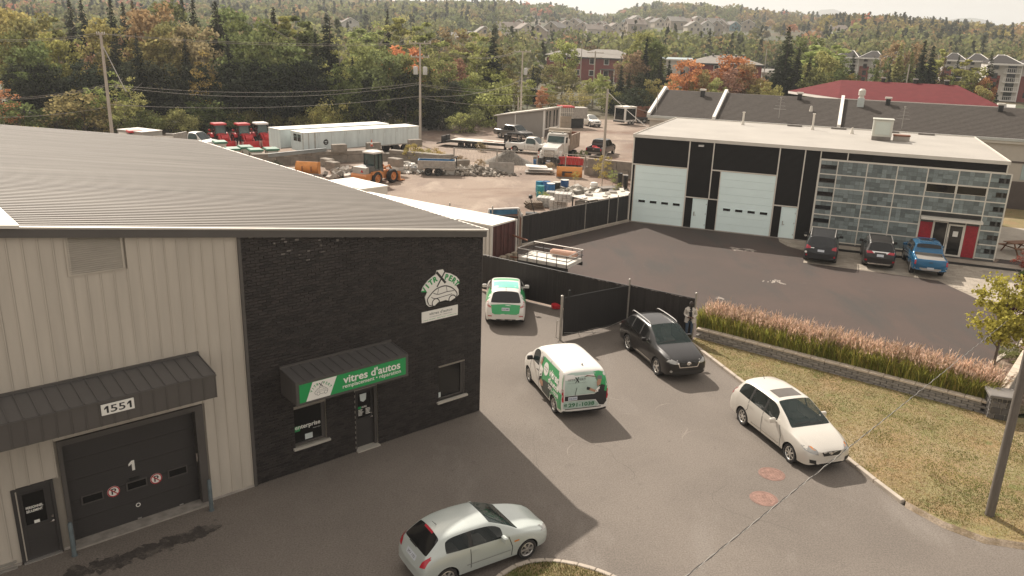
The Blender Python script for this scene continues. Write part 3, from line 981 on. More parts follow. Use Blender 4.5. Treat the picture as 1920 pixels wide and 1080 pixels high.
for r in range(5):
 for c in range(2):
  b=MB();b.bx(-4.78+c*.26,-4.62+c*.26+random.uniform(-.03,.03),.13,.134,1.33-r*.045,1.35-r*.045);b.build('printed_line',SIGNW,dr)
b=MB();b.cyl((-4.3,.1,1.02),(-4.3,.16,1.02),.028);b.rb((-4.34,.1,1.02),(.1,.02,.025));b.cyl((-4.3,.13,1.14),(-4.3,.16,1.14),.026);b.build('handle',CHROME,dr)
ws=link('wall_sign',None,LB0)
out=[(-2.5,4.93),(-2.42,5.08),(-2.25,5.24),(-2.05,5.36),(-1.94,5.40),(-1.9,5.53),(-1.66,5.53),(-1.6,5.42),(-1.35,5.34),(-1.12,5.2),(-1.0,5.06),(-1.02,4.93),(-1.13,4.9),(-1.03,4.74),(-1.02,4.56),(-1.1,4.5),(-1.2,4.46),(-1.36,4.4),(-1.55,4.47),(-1.85,4.45),(-1.98,4.36),(-2.2,4.36),(-2.3,4.45),(-2.36,4.7),(-2.27,4.87)]
b=MB();b.prism(out,-.06,-.022,'Y');b.build('sign_board',SIGNW,ws)
V,F=[],[]
flat(car_logo(-1.7,4.68,.68),-.0625).build('car_drawing',INK,ws)
for txt,a0,a1 in(('VITR',146,108),('PERT',74,36)):
 vf=arc_text(txt,-1.74,4.50,.70,rad(a0),rad(a1),.25,bold=.012)
 flat(vf,-.0625).build('lettering',GREEN,ws)
flat(ribbon2([(-1.92,5.48),(-1.56,5.06)],.08),-.0635).build('lettering',INK,ws)
flat(ribbon2([(-1.56,5.5),(-1.9,4.98)],.05),-.0645).build('lettering',INK,ws)
b=MB();b.bx(-2.48,-1.04,-.05,-.022,3.85,4.21);b.build('plaque',SIGNW,ws)
flat(fit_text("vitres d'autos",-2.2,-1.27,4.06,4.16,bold=.012),-.0525).build('lettering',GREY_INK,ws)
flat(fit_text("remplacement - r\u00e9paration",-2.18,-1.3,3.97,4.02),-.0525).build('lettering',GREY_INK,ws)
flat(fit_text("vitres teint\u00e9es - pare-brise - accessoires",-2.42,-1.1,3.89,3.935),-.0525).build('lettering',GREEN,ws)
BOLL=mat('blue_grey_post',(.13,.16,.17),.5,.2,var=.2,vs=6)
for px,py,lab in((140,1042,'blue-grey steel bollard between the staff door and the garage door'),(397,957,'blue-grey steel bollard at the brick end of the garage door')):
 p=G(px,py)
 b=MB();b.lathe([(.055,0),(.055,.92),(.04,.955),(0,.965)],n=14);b.lathe([(.075,0),(.075,.02),(.055,.02)],n=14)
 tag(b.build('bollard',BOLL,None,True,loc=p),lab,'bollard','bollards guarding the garage door')
p=G(6,1071)
b=MB();b.bx(-.3,.3,-.1,.1,0,.05);b.cyl((-.2,0,0),(-.2,0,.14),.02);b.cyl((.2,0,0),(.2,0,.14),.02);b.bx(-.3,.3,-.05,.05,.14,.18)
tag(b.build('boot_scraper',STEEL,loc=p,rz=rad(40.9)),'small metal boot scraper beside the staff door wall','boot scraper')
# ------------------------------------------------------------ black-clad workshop (right)
RA=rad(-21.5)
RB=thing('workshop_building','flat white-roofed workshop with black corrugated cladding, blue doors and slate-tiled office front','building',(8.55,58.7,0),RA)
CLAD=mat('black_corrugated',(.020,.018,.017),.42,.3,var=.12,vs=2)
TRIM=mat('pale_mullion',(.72,.68,.60),.45,.2,var=.05)
BLUE=mat('pale_blue_door',(.80,.94,.92),.45,var=.035,vs=.7)
MEMB=mat('roof_membrane',(.345,.32,.285),.8,var=.10,vs=.35,bump=.1,bs=6)
TILE=mat('slate_tile',(.19,.222,.218),.5,var=.18,vs=2.5,island=.38)
GROUTM=mat('tile_grout',(.12,.12,.112),.8)
RW,RH,RD=24.0,6.29,16.0
b=MB()
b.bx(0,22.85,.06,RD,0,RH-.02);b.bx(22.85,23.65,.06,RD,0,RH-.02)
b.build('wall',mat('grey_render',(.3,.28,.25),.8,var=.1),RB)
b=MB()
b.bx(-.08,23.72,-.08,RD+.05,RH,RH+.1)
b.build('roof',MEMB,RB)
for q in((-.1,23.74,-.13,-.085,RH-.06,RH+.17),(-.14,-.085,-.08,RD,RH-.06,RH+.17),(23.725,23.78,-.08,RD,RH-.06,RH+.17),(-.1,23.74,RD+.055,RD+.1,RH-.06,RH+.17)):
 b=MB();b.bx(*q);b.build('roof_edge',CREAM,RB)
def corrug(x0,x1,z0,z1,y=0.0):
 """horizontal corrugated sheet facing -y"""
 b=MB()
 n=max(2,int((z1-z0)/.075))
 P=[]
 for i in range(n):
  z=z0+(z1-z0)*i/n;d=(z1-z0)/n
  P+=[(-.002,z),(-.03,z+d*.25),(-.03,z+d*.6),(-.002,z+d*.85)]
 P.append((-.002,z1))
 V=[(x0,y+p[0],p[1])for p in P]+[(x1,y+p[0],p[1])for p in P]
 k=len(P)
 b.add(V,[(i,k+i,k+i+1,i+1)for i in range(k-1)])
 b.add([(x0,y-.03,z0),(x0,y+.05,z0),(x0,y+.05,z1),(x0,y-.03,z1),(x1,y-.03,z0),(x1,y+.05,z0),(x1,y+.05,z1),(x1,y-.03,z1)],[(0,1,2,3),(4,7,6,5)])
 return b
def clad(*a):
 o=corrug(*a).build('corrugated_panel',CLAD,RB,fix=False)
 return o
for q in((0.02,3.95,4.34,6.23),(4.05,5.64,2.3,6.23),(5.73,10.06,4.38,6.23),(10.16,11.7,2.34,6.23),(11.79,12.7,0,6.23),(.02,.16,0,4.24),(4.05,4.56,0,2.22),(5.66,6.3,0,2.22),(5.73,6.3,2.3,4.28),(10.16,10.66,0,2.24),(12.78,14.38,5.74,6.23),(14.46,23.62,5.74,6.23)):
 clad(*q)
def trims(rects,y0=-.05,y1=.05):
 for q in rects:
  b=MB();b.bx(q[0],q[1],y0,y1,q[2],q[3]);b.build('trim',TRIM,RB)
trims([(-.07,.015,0,6.23),(3.96,4.045,0,6.23),(5.65,5.725,2.3,6.23),(10.07,10.155,0,6.23),(11.71,11.785,0,6.23),(12.71,12.775,0,6.23),(14.385,14.455,5.745,6.23),(23.625,23.7,5.6,6.23)])
trims([(.02,3.955,4.25,4.335),(5.73,10.065,4.29,4.375),(4.05,6.3,2.225,2.295),(10.16,11.705,2.25,2.33)],-.048)
trims([(.165,.215,0,4.245),(6.305,6.355,0,4.285),(12.78,23.6,5.665,5.735)],-.046)
b=MB();b.bx(-.1,12.6,-.1,-.052,-.02,.07);b.build('base_strip',CONC,RB)
def big_door(x0,x1,z1):
 root=link('garage_door',None,RB)
 n=8
 for i in range(n):
  b=MB();b.bx(x0,x1,-.02,.03,.05+(z1-.05)*i/n+.004,.05+(z1-.05)*(i+1)/n-.004)
  b.build('door_section',BLUE,root)
 for i in range(4):
  xa=x0+.37+i*.845*(x1-x0)/3.7
  framed('window',root,xa,xa+.56,1.5,1.74,-.022,BLUE,GLASSD,.03,.02)
 b=MB();b.bx(x0-.05,x1+.05,-.12,.0,-.01,.05);b.build('sill',CONC,root)
 return root
big_door(.22,3.95,4.24);big_door(6.36,10.06,4.28)
def side_door(x0,x1,z1,hx):
 b=MB();b.bx(x0+.06,x1-.06,-.02,.03,.05,z1-.05);d=b.build('door',BLUE,RB)
 f=MB();f.bx(x0,x0+.055,-.045,.04,0,z1);f.bx(x1-.055,x1,-.045,.04,0,z1);f.bx(x0+.06,x1-.06,-.045,.04,z1-.045,z1)
 f.build('door_frame',BLUE,d)
 h=MB();h.bx(hx,hx+.05,-.07,-.02,.95,1.25);h.cyl((hx+.12,-.05,1.0),(hx+.12,-.02,1.0),.03);h.build('handle',STEEL,d)
 for k in(.3,1.1,1.8):
  h=MB();h.bx(x1-.09,x1-.05,-.05,-.046,k,k+.1);h.build('hinge',STEEL,d)
side_door(4.58,5.63,2.2,4.72);side_door(10.69,11.7,2.22,10.85)
b=MB();b.prism([(0,5.9),(0,6.06),(-.18,6.03),(-.22,5.92)],4.62,5.0,'X');b.build('wall_lamp',STEEL,RB)
b=MB();b.lathe([(0,-.1),(.09,-.1),(.1,-.04),(.1,-.03)],(12.5,0,.45),'Y',12);b.build('wall_lamp',CREAM,RB)
VL=[12.79,13.88,15.71,17.52,19.3,21.08,22.83]
RL=[5.66,4.73,3.83,2.92,1.98,1.08,.18]
b=MB();b.bx(12.78,23.98,-.01,.058,.0,5.66);b.build('tile_backing',GROUTM,RB)
for x in VL:
 zlo=.1 if x not in(21.08,)else 2.92
 b=MB();b.bx(x-.035,x+.035,-.06,-.012,zlo,5.66);b.build('mullion',TRIM,RB)
b=MB();b.bx(23.94,24.02,-.06,.06,.1,5.66);b.build('mullion',TRIM,RB)
for k,z in enumerate(RL):
 segs=[(VL[0]+.036,VL[4]-.036)]+([(VL[4]+.036,VL[6]-.036)]if z>2.5 else[])+[(VL[6]+.036,23.938)]
 for a,c in segs:
  b=MB();b.bx(a,c,-.058,-.012,z-.035,z+.035);b.build('mullion',TRIM,RB)
tiles=[]
holesR=[]
cells=[]
for ci in range(7):
 x0=VL[ci];x1=(VL+[23.98])[ci+1]
 for ri in range(6):
  z1,z0=RL[ri],RL[ri+1]
  if ci in(4,5)and ri>=3:continue
  hole=None
  if ci==0 and ri<5:hole=(x0+.05,x1-.05,z0+.36,z0+.62)
  if ci in(4,5)and ri==1:hole=(x0+.04,x1-.04,z0+.32,z1-.04)
  if ci==6:hole=(x0+.5,x1-.08,z0+.36,z0+.64)
  nx=max(2,round((x1-x0-.07)/.3));nz=3
  dx,dz=(x1-x0-.07)/nx,(z1-z0-.07)/nz
  for r in range(nz):
   za=z0+.035+r*dz
   c=0
   while c<nx:
    span=2 if(random.random()<.22 and c<nx-1)else 1
    xa=x0+.035+c*dx;xb=xa+dx*span
    c+=span
    zz=[(za,za+dz)]if random.random()>.15 else[(za,za+dz/2),(za+dz/2,za+dz)]
    for qa,qb in zz:
     if hole and xa<hole[1]and xb>hole[0]and qa<hole[3]and qb>hole[2]:
      if qa<hole[2]-.05:tiles.append((xa,xb,qa,hole[2]))
      if qb>hole[3]+.05:tiles.append((xa,xb,hole[3],qb))
      if xa<hole[0]-.05:tiles.append((xa,hole[0],max(qa,hole[2]),min(qb,hole[3])))
      continue
     tiles.append((xa,xb,qa,qb))
  if hole:holesR.append((hole,ci))
tiles.sort(key=lambda q:-(q[1]-q[0])*(q[3]-q[2]))
g=.006
b=MB();b.bx(-.5,.5,-.02,0,-.5,.5);tm=b.mesh('tile',[TILE])
for q in tiles[:300]:
 o=link('tile',tm,RB,((q[0]+q[1])/2,-.011-random.uniform(0,.008),(q[2]+q[3])/2))
 o.scale=(q[1]-q[0]-g*2,1,q[3]-q[2]-g*2)
b=MB()
for q in tiles[300:]:
 d=random.uniform(0,.008);b.bx(q[0]+g,q[1]-g,-.031-d,-.011,q[2]+g,q[3]-g)
o=b.build('tile',TILE,RB);o['kind']='stuff'
for h,ci in holesR:
 if ci==6:
  mid=(h[0]+h[1])/2+.06
  framed('window',RB,h[0],mid-.05,h[2],h[3],-.015,BLACK,GLASSD,.02,.03)
  framed('window',RB,mid+.05,h[1],h[2],h[3],-.015,BLACK,GLASSD,.02,.03)
 else:
  framed('window',RB,h[0],h[1],h[2],h[3],-.015,BLACK if ci==0 else TRIM,GLASSD,.025,.03)
b=MB();b.bx(19.34,22.79,-.12,-.015,2.66,2.86);b.build('awning_recess',BLACK,RB)
b=MB();b.prism([(-.015,2.38),(-.015,2.6),(-.55,2.55),(-.55,2.42)],19.36,22.9,'X');b.build('entrance_awning',TRIM,RB)
REDP=mat('red_entrance_tile',(.36,.018,.03),.4,var=.1,island=.12)
for x0,x1 in((19.38,20.14),(22.05,22.78)):
 root=link('red_panel',None,RB)
 nx,nz=7,19
 b=MB();b.bx(x0,x1,-.03,-.012,.12,2.2);b.build('panel_backing',mat('red_grout',(.2,.015,.02),.7),root)
 b=MB()
 for i in range(nx):
  for k in range(nz):
   b.bx(x0+.01+(x1-x0-.02)*i/nx+.005,x0+.01+(x1-x0-.02)*(i+1)/nx-.005,-.045,-.031,.13+2.05*k/nz+.005,.13+2.05*(k+1)/nz-.005)
 o=b.build('tile',REDP,root);o['kind']='stuff'
 for q in((x0-.05,x0-.002),(x1+.002,x1+.05)):
  b=MB();b.bx(q[0],q[1],-.06,-.012,.1,2.32);b.build('trim',TRIM,root)
framed('window',RB,20.2,21.02,.12,2.3,-.012,TRIM,GLASSD,.05,.05)
ed=framed('entrance_door',RB,21.06,22.0,.1,2.2,-.012,TRIM,GLASSD,.1,.06)
b=MB();b.bx(21.38,21.68,-.045,-.038,1.4,1.75);b.build('notice',SIGNW,ed)
b=MB();b.bx(21.1,21.13,-.13,-.1,.85,1.35);b.bx(21.1,21.13,-.1,-.07,.87,.9);b.bx(21.1,21.13,-.1,-.07,1.3,1.33);b.build('handle',STEEL,ed)
b=MB();b.bx(22.9,22.93,-.12,-.06,1.0,1.3);b.build('letter_box',BLACK,RB)
def on_roof(name,mb,mats,lab,cat,u,v,grp=None,smooth=False):
 p=RB.matrix_basis@Vector((u,v,RH+.1))
 R=Matrix.Translation((8.55,58.7,0))@Matrix.Rotation(RA,4,'Z')
 return tag(mb.build(name,mats,None,smooth,loc=R@Vector((u,v,RH+.1)),rz=RA),lab,cat,grp)
ac=thing('rooftop_unit','boxy pale air conditioning unit on the white workshop roof','air conditioner',Matrix.Translation((8.55,58.7,0))@Matrix.Rotation(RA,4,'Z')@Vector((16.6,8.6,RH+.1)),RA)
b=MB();b.bx(-.65,.65,-.5,.5,.02,.3);b.build('base',CONCD,ac)
ACM=mat('unit_casing',(.52,.52,.46),.5,.1,var=.06)
b=MB();b.rb((0,0,.9),(1.35,1.05,1.2),cham=.05);b.build('casing',ACM,ac)
b=MB();b.bx(-.5,.5,-.55,-.526,.45,1.35);b.build('access_panel',mat('unit_panel',(.50,.54,.49),.45,.1,var=.05),ac)
b=MB();b.rb((0,0,1.54),(1.45,1.15,.07),cham=.02);b.build('lid',ACM,ac)
cb=MB();cb.bx(-.55,.55,-.3,.3,0,.36,0);cb.bx(-.58,.58,-.33,.33,.36,.46,1)
on_roof('roof_hatch',cb,[CONC,RUST],'low roof hatch with a rusty red lid beside the air conditioner','roof hatch',18.0,8.9)
for u,v,h,lab in((6.0,13.6,1.0,'thin vent pipe near the back left of the white roof'),(11.6,13.2,1.25,'taller pale vent pipe at the middle back of the white roof')):
 b=MB();b.cyl((0,0,0),(0,0,.35),.16,.09,12);b.cyl((0,0,.35),(0,0,h),.08,n=12);b.cyl((0,0,h),(0,0,h+.08),.12,n=12)
 on_roof('vent_pipe',b,CREAM,lab,'vent pipe',u,v,smooth=True)
b=MB();b.cyl((0,0,0),(0,0,.25),.18,.1,12);b.cyl((0,0,.25),(0,0,.5),.1,.06,12)
on_roof('roof_vent',b,CREAM,'short white cone vent left of the rooftop air conditioner','roof vent',14.6,12.0)
for i,u in enumerate((9.5,13,17,19.6)):
 b=MB();b.bx(0,1.2,0,.3,.02,.14)
 on_roof('roof_drain',b,CONCD,'low dark drain strip along the back edge of the white roof','roof drain',u,15.2,'drain strips on the white roof')
 # ------------------------------------------------------------ long shingled warehouse behind
SHING=mat('grey_shingles',(.078,.068,.06),.95,spec=.15,var=.22,vs=6,bump=.5,bs=9,stretch=(.6,1,1))
RF=lambda u,v,z=0:Matrix.Translation((8.55,58.7,0))@Matrix.Rotation(RA,4,'Z')@Vector((u,v,z))
WH=thing('warehouse','long low warehouse with grey shingled roof and white parapet strips','building',RF(0,22),RA)
WC=mat('warehouse_wall',(.46,.42,.36),.7,var=.06)
b=MB();b.bx(-3.85,46,.15,14,0,5.75);b.build('wall',WC,WH)
def roofz(v):return 6.0+(8.15-6.0)*v/7.0
for x0,x1 in((-3.8,2.22),(2.52,13.42),(13.72,46)):
 b=MB()
 for a in(0,1):
  va,vb=(-.1,7.0)if a==0 else(7.0,14.2)
  za,zb=(roofz(-.1),8.15)if a==0 else(8.15,roofz(-.2))
  b.add([(x0,va,za),(x1,va,za),(x1,vb,zb),(x0,vb,zb),(x0,va,za-.15),(x1,va,za-.15),(x1,vb,zb-.15),(x0,vb,zb-.15)],[(0,1,2,3),(4,7,6,5),(0,4,5,1),(1,5,6,2),(2,6,7,3),(3,7,4,0)])
 for k in range(24):
  v0=-.1+7.05*k/24
  b.add([(x0,v0,roofz(v0)+.03),(x1,v0,roofz(v0)+.03),(x1,v0+.29,roofz(v0+.29)+.006),(x0,v0+.29,roofz(v0+.29)+.006),(x0,v0,roofz(v0)+.004),(x1,v0,roofz(v0)+.004)],[(0,1,2,3),(4,5,1,0)])
 b.build('roof',SHING,WH,fix=False)
for x in(-3.95,2.37,13.57):
 b=MB()
 P=[(-.2,5.9),(-.2,6.25),(7.0,8.5),(14.2,6.25),(14.2,5.9),(7,8.1)]
 b.prism(P,x-.15,x+.15,'X')
 b.build('parapet',WHITE,WH)
b=MB();b.bx(-4.1,46,-.28,-.12,5.78,6.0);b.build('gutter',mat('pale_gutter',(.48,.49,.46),.4,.3),WH)
b=MB();b.bx(-4.0,46,-.12,.15,5.55,5.76);b.build('soffit',CREAM,WH)
b=MB();b.bx(28.6,31.5,.1,.15,2.55,3.9);b.build('window',mat('pale_window',(.36,.44,.43),.2,var=.1),WH)
b=MB();b.bx(27.6,33,.1,.145,0,2.4);b.bx(27.6,33,.09,.145,3.95,4.1);b.build('dark_base',mat('brown_base',(.1,.08,.07),.8,var=.1),WH)
def roof_item(name,mb,mats,lab,cat,u,v,grp=None):
 p=RF(u,22+v,roofz(v))
 return tag(mb.build(name,mats,None,True,loc=p,rz=RA),lab,cat,grp)
def black_vent():
 b=MB();b.bx(-.2,.2,-.2,.2,-.1,.55,0);b.bx(-.3,.3,-.3,.3,.55,.72,1);return b
for u,v,lab in((.2,5.7,'black box vent with grey cap on the left bay of the shingled roof'),(9.6,6.2,'black box vent with pale cap near the ridge of the middle bay'),(17.6,6.1,'black box vent with pale cap right of the turbine vent'),(27.0,6.0,'black box vent with pale cap at the right end of the shingled roof')):
 roof_item('roof_vent',black_vent(),[BLACK,CREAM],lab,'roof vent',u,v)
b=MB();b.bx(-.3,.3,-.3,.3,-.1,.75,0);b.cyl((0,0,.75),(0,0,1.0),.25,.2,14,1);b.cyl((0,0,1.0),(0,0,1.45),.32,.32,14,1);b.cyl((0,0,1.45),(0,0,1.6),.32,.18,14,1)
roof_item('turbine_vent',b,[mat('zinc_box',(.42,.46,.45),.35,.5),CREAM],'white turbine vent on a zinc box on the shingled roof','roof vent',15.2,5.4)
b=MB();b.cyl((0,0,-.1),(0,0,.25),.2,.12,10);b.cyl((0,0,.25),(0,0,.5),.14,.08,10)
roof_item('roof_vent',b,CREAM,'small white cone vent on the middle bay of the shingled roof','roof vent',10.9,3.4)
def antenna(lab,u,v,h):
 b=MB();b.cyl((0,0,-.2),(0,0,h),.03,n=6)
 for i in range(4):
  z=h-.15-i*.3;l=.25+.1*i
  b.cyl((-l,0,z),(l,.1,z),.018,n=5)
 b.cyl((0,-.3,h-.1),(0,.3,h-.1),.018,n=5);b.rb((0,0,h),(.14,.14,.12))
 roof_item('antenna',b,STEEL,lab,'antenna',u,v)
antenna('slim weather antenna on the middle bay of the shingled roof',8.2,1.2,1.9)
antenna('slim weather antenna behind the rooftop air conditioner',18.8,.6,1.9)
b=MB();b.cyl((0,0,-.1),(0,0,1.9),.035,n=6)
roof_item('antenna',b,STEEL,'plain thin mast at the left end of the shingled roof','antenna',-3.4,.8)
RR=thing('red_roof_building','building with a broad red hip roof behind the warehouse','building',RF(13.5,42),RA)
REDROOF=mat('red_shingles',(.125,.026,.028),.95,spec=.15,var=.16,vs=1.2,bump=.3,bs=12)
b=MB();b.bx(.3,15.2,.3,15.5,0,7.5);b.build('wall',mat('white_wall',(.6,.57,.5),.7,var=.05),RR)
b=MB()
ez,rz_=7.55,9.25
A_=[(-.2,-.2,ez),(15.7,-.2,ez),(15.7,16,ez),(-.2,16,ez),(0,8.6,rz_),(12.4,8.6,rz_)]
b.add([(-.4,-.4,ez),(15.7,-.4,ez),(15.7,16.4,ez),(-.4,16.4,ez),(-.4+.01,8.6,rz_),(12.2,8.6,rz_),(-6.5,10.5,ez)],[(0,1,5,4),(1,2,5),(2,3,4,5),(0,4,6),(3,6,4)])
b.build('roof',REDROOF,RR,fix=False)
b=MB();b.bx(-.4,15.7,-.45,-.4,ez-.28,ez-.01);b.build('fascia',WHITE,RR)
b=MB();b.bx(15.705,15.75,-.4,16,ez-.28,ez-.01);b.build('fascia',WHITE,RR)
b=MB();b.add([(-.4,-.4,ez-.01),(-6.5,10.5,ez-.01),(-6.5,10.5,ez-.3),(-.4,-.4,ez-.3)],[(0,1,2,3)]);b.build('fascia',WHITE,RR)
for i,u in enumerate((4.6,8.4,12.0)):
 b=MB();b.bx(-.2,.2,-.2,.2,-.1,.4,0);b.bx(-.28,.28,-.28,.28,.4,.52,1)
 tag(b.build('roof_vent',[BLACK,STEEL],None,loc=RF(13.5+u*.92,42+8.6,rz_),rz=RA),('left','middle','right')[i]+'most dark vent on the red roof ridge' if i!=1 else 'dark vent at the middle of the red roof ridge','roof vent','vents on the red roof ridge')
 # ------------------------------------------------------------ paving in front of the office
PAVE=mat('paving_stone',(.33,.285,.23),.85,var=.12,vs=2,island=.14,bump=.2,bs=20)
WALK=[g2(1443,446),g2(1452,459),g2(1472,470),g2(1506,481)]
CARP=[(10.5,-.25),(10.9,-1.9),(12.0,-2.9),(13.4,-3.7)]
pv_poly=[RF(10.75,-.12),RF(10.9,-1.2),RF(11.5,-2.3),RF(12.7,-3.1),RF(12.7,-6.3),RF(14.2,-6.35),RF(17.2,-6.5),RF(20.2,-6.7),RF(21.5,-9.0),RF(22.4,-10.9),RF(24.5,-12.9),RF(28,-12.5),RF(29,-.5),RF(27,-.12)]
pv2=[(p.x,p.y)for p in pv_poly]
PVB=sheet('paving',pv2,.012,mat('paving_joint',(.27,.232,.187),.95,var=.2))
def inside(poly,x,y):
 c=False;j=len(poly)-1
 for i in range(len(poly)):
  if((poly[i][1]>y)!=(poly[j][1]>y))and x<(poly[j][0]-poly[i][0])*(y-poly[i][1])/(poly[j][1]-poly[i][1])+poly[i][0]:c=not c
  j=i
 return c
b=MB()
ps,pw=.42,.3
pvl=[(RB.matrix_basis.inverted()@p)for p in pv_poly]
Minv=(Matrix.Translation((8.55,58.7,0))@Matrix.Rotation(RA,4,'Z')).inverted()
pvl=[(q.x,q.y)for q in(Minv@p for p in pv_poly)]
single=[]
v=-13.2;row=0
while v<-.1:
 u=10.4+(row%2)*ps/2
 while u<29:
  if all(inside(pvl,u+a,v+c)for a in(0,ps)for c in(0,pw)):
   (single if len(single)<300 and v>-7.5 and u<20.5 else None)
   if len(single)<300 and v<-5.2:
    single.append((u,v))
   else:
    d=random.uniform(0,.003)
    b.bx(u+.006,u+ps-.006,v+.006,v+pw-.006,.011,.024+d)
  u+=ps
 v+=pw;row+=1
o=b.build('paving_stone',PAVE,PVB,fix=False);o['kind']='stuff'
o.location=(8.55,58.7,0);o.rotation_euler=(0,0,RA)
bb=MB();bb.bx(.006,ps-.006,.006,pw-.006,.011,.024);pm_=bb.mesh('paving_stone',[PAVE])
for u,v in single:
 link('paving_stone',pm_,PVB,RF(u,v,random.uniform(0,.003)),RA)
b=MB();b.bx(12.9,25.2,-2.0,-1.9,.02,.16);b.build('step_edge',BLACK,PVB,loc=(8.55,58.7,0),rz=RA)
gp_=[RF(24.9,-2.6),RF(26.4,.6),RF(40,.6),RF(40,-10),RF(27.5,-10)]
sheet('side_lawn',[(p.x,p.y)for p in gp_],.03,ground_mat('green_lawn',(.055,.1,.02),[(.5,.45,.6,(.1,.12,.03),None)],grain=.35,gs=25,bs=15,bump=.8))
blades('side_lawn_grass',[(p.x,p.y)for p in[RF(24.9,-2.6),RF(26.4,.6),RF(31,.6),RF(31,-8),RF(27.5,-8)]],9000,.09,.03,[(.06,.12,.02),(.1,.14,.03)],31)
gp_=[RF(24.3,8),RF(24.3,22),RF(45,22),RF(45,8)]
sheet('back_lawn',[(p.x,p.y)for p in gp_],.03,LAWN)
gp_=[RF(24.2,1),RF(24.2,13),RF(40,13),RF(40,10),RF(27,1)]
sheet('concrete_yard',[(p.x,p.y)for p in gp_],.034,mat('pale_concrete_yard',(.38,.34,.285),.9,var=.15,vs=1))
pt=thing('picnic_table','brown wooden picnic table behind the tiled tower','picnic table',RF(25.9,3.6,.04),RA+rad(35))
PW=mat('brown_wood',(.19,.09,.045),.75,var=.2,vs=4,stretch=(1,8,8))
for i in range(5):
 b=MB();b.bx(-.95,.95,-.4+i*.16,-.4+i*.16+.145,.72,.76);b.build('top_plank',PW,pt)
for s in(-1,1):
 for k in(0,1):
  b=MB();b.bx(-.95,.95,s*.72-.14+k*.145,s*.72+.0+k*.145,.43,.47);b.build('seat_plank',PW,pt)
for x in(-.65,.65):
 for s in(-1,1):
  b=MB();b.cyl((x,s*.7,0),(x,s*.25,.72),.05,n=4);b.build('leg',PW,pt)
 b=MB();b.bx(x+.05,x+.09,-.85,.85,.36,.43);b.build('cross_beam',PW,pt)
 # ------------------------------------------------------------ slatted fences and gate
SLATM=mat('dark_slats',(.026,.022,.020),.6,var=.12,island=.22)
POSTM=mat('fence_steel',(.36,.335,.30),.5,.5,var=.15,vs=5)
def fence(name,label,pts,h,post_t,base=None,cap_post=.2,z0=0.05):
 root=thing(name,label,'fence',(pts[0][0],pts[0][1],0),math.atan2(pts[1][1]-pts[0][1],pts[1][0]-pts[0][0]))
 L=math.hypot(pts[1][0]-pts[0][0],pts[1][1]-pts[0][1])
 ts=[0]+[t*L for t in post_t]+[L]
 for a,c in zip(ts[:-1],ts[1:]):
  b=MB()
  n=int((c-a-.1)/.062)
  for i in range(n):
   x=a+.05+(c-a-.1)*i/n
   b.bx(x,x+(c-a-.1)/n*.93,-.006+random.uniform(-.006,.006),.006,z0+.05+random.uniform(0,.03),h-.03+random.uniform(-.02,.025))
  b.bx(a+.03,c-.03,.008,.012,z0+.05,h-.06)
  o=b.build('slat_panel',SLATM,root,fix=False);o['kind']='stuff'
  b=MB();b.cyl((a,0,h),(c,0,h),.024,n=8);b.build('top_rail',POSTM if base else BLACK,root)
 for t in ts:
  b=MB();b.cyl((t,.0,0),(t,0,h+cap_post),.045,n=10);b.lathe([(.05,h+cap_post),(.05,h+cap_post+.03),(0,h+cap_post+.06)],(t,0,0),n=10)
  b.build('post',POSTM,root)
 if base:
  n=max(2,round(L/1.8))
  for i in range(n):
   b=MB();b.rb((L*(i+.5)/n,-.12,.09),(L/n-.012,.16,.2),cham=.015);b.build('base_beam',KERB,root)
 return root
fence('slat_fence','dark slatted fence on pale base beams between the yard and the neighbouring lot',((.50,50.0),(8.42,58.6)),1.98,(.56,.79,.885),True,.12)
FC=(8.15,33.72);FP=(5.45,35.55);FL=(-1.7,40.35)
fence('slat_fence','dark slatted fence panel behind the black SUV',(FP,FC),2.0,(),None,.25)
fence('slat_fence','long dark slatted fence behind the green and white crossover',(FL,FP),1.95,(),None,.0)
p0=G(866,505);
fence('slat_fence','short dark slatted fence running from the maroon container door',((-4.2,51.0),(.3,50.0)),1.95,(.62,),None,.5)
GE=(2.26,33.3)
gl=math.hypot(GE[0]-FP[0],GE[1]-FP[1])
ga=math.atan2(GE[1]-FP[1],GE[0]-FP[0])
gt=thing('swing_gate','open black mesh swing gate leaf on steel posts beside the white van','gate',(FP[0],FP[1],0),ga)
b=MB()
n=int(gl/.055)
for i in range(n):
 x=.12+(gl-.2)*i/n
 b.bx(x,x+(gl-.2)/n*.95,-.005,.006+random.uniform(0,.004),.22+random.uniform(0,.012),1.96)
o=b.build('slat_panel',mat('gate_mesh',(.018,.016,.015),.7,var=.1,island=.08),gt,fix=False);o['kind']='stuff'
b=MB();b.tube([(.1,.02,.2),(.1,.02,1.98),(gl-.06,.02,1.98),(gl-.06,.02,.2),(.1,.02,.2)],.025,8);b.build('frame',BLACK,gt)
b=MB();b.tube([(.1,.04,.35),(gl*.5,.04,.02),(gl-.1,.04,.35)],.012,6);b.build('brace',STEEL,gt)
for t in(.3,.55,.75):
 b=MB();b.tube([(gl*t,.0,.2),(gl*t-.04,0,.06),(gl*t-.1,0,.03)],.012,6);b.build('ground_hook',STEEL,gt)
b=MB();b.cyl((gl+.06,0,0),(gl+.06,0,2.05),.06,n=12);b.lathe([(.066,2.05),(.066,2.09),(0,2.13)],(gl+.06,0,0),n=12);b.build('post',POSTM,gt)
b=MB();b.tube([(gl+.1,-.05,.95),(gl+.22,-.08,.93),(gl+.24,-.08,.15),(gl+.12,-.05,.1)],.016,6);b.build('latch_bar',POSTM,gt)
b=MB();b.rb((gl-.3,.03,2.15),(.1,.06,.3));b.build('lock_box',BLACK,gt)
cn=G(1043,578)
b=MB();b.lathe([(.05,0),(.24,.02),(.27,.12),(.25,.22),(.1,.27),(0,.275)],n=16)
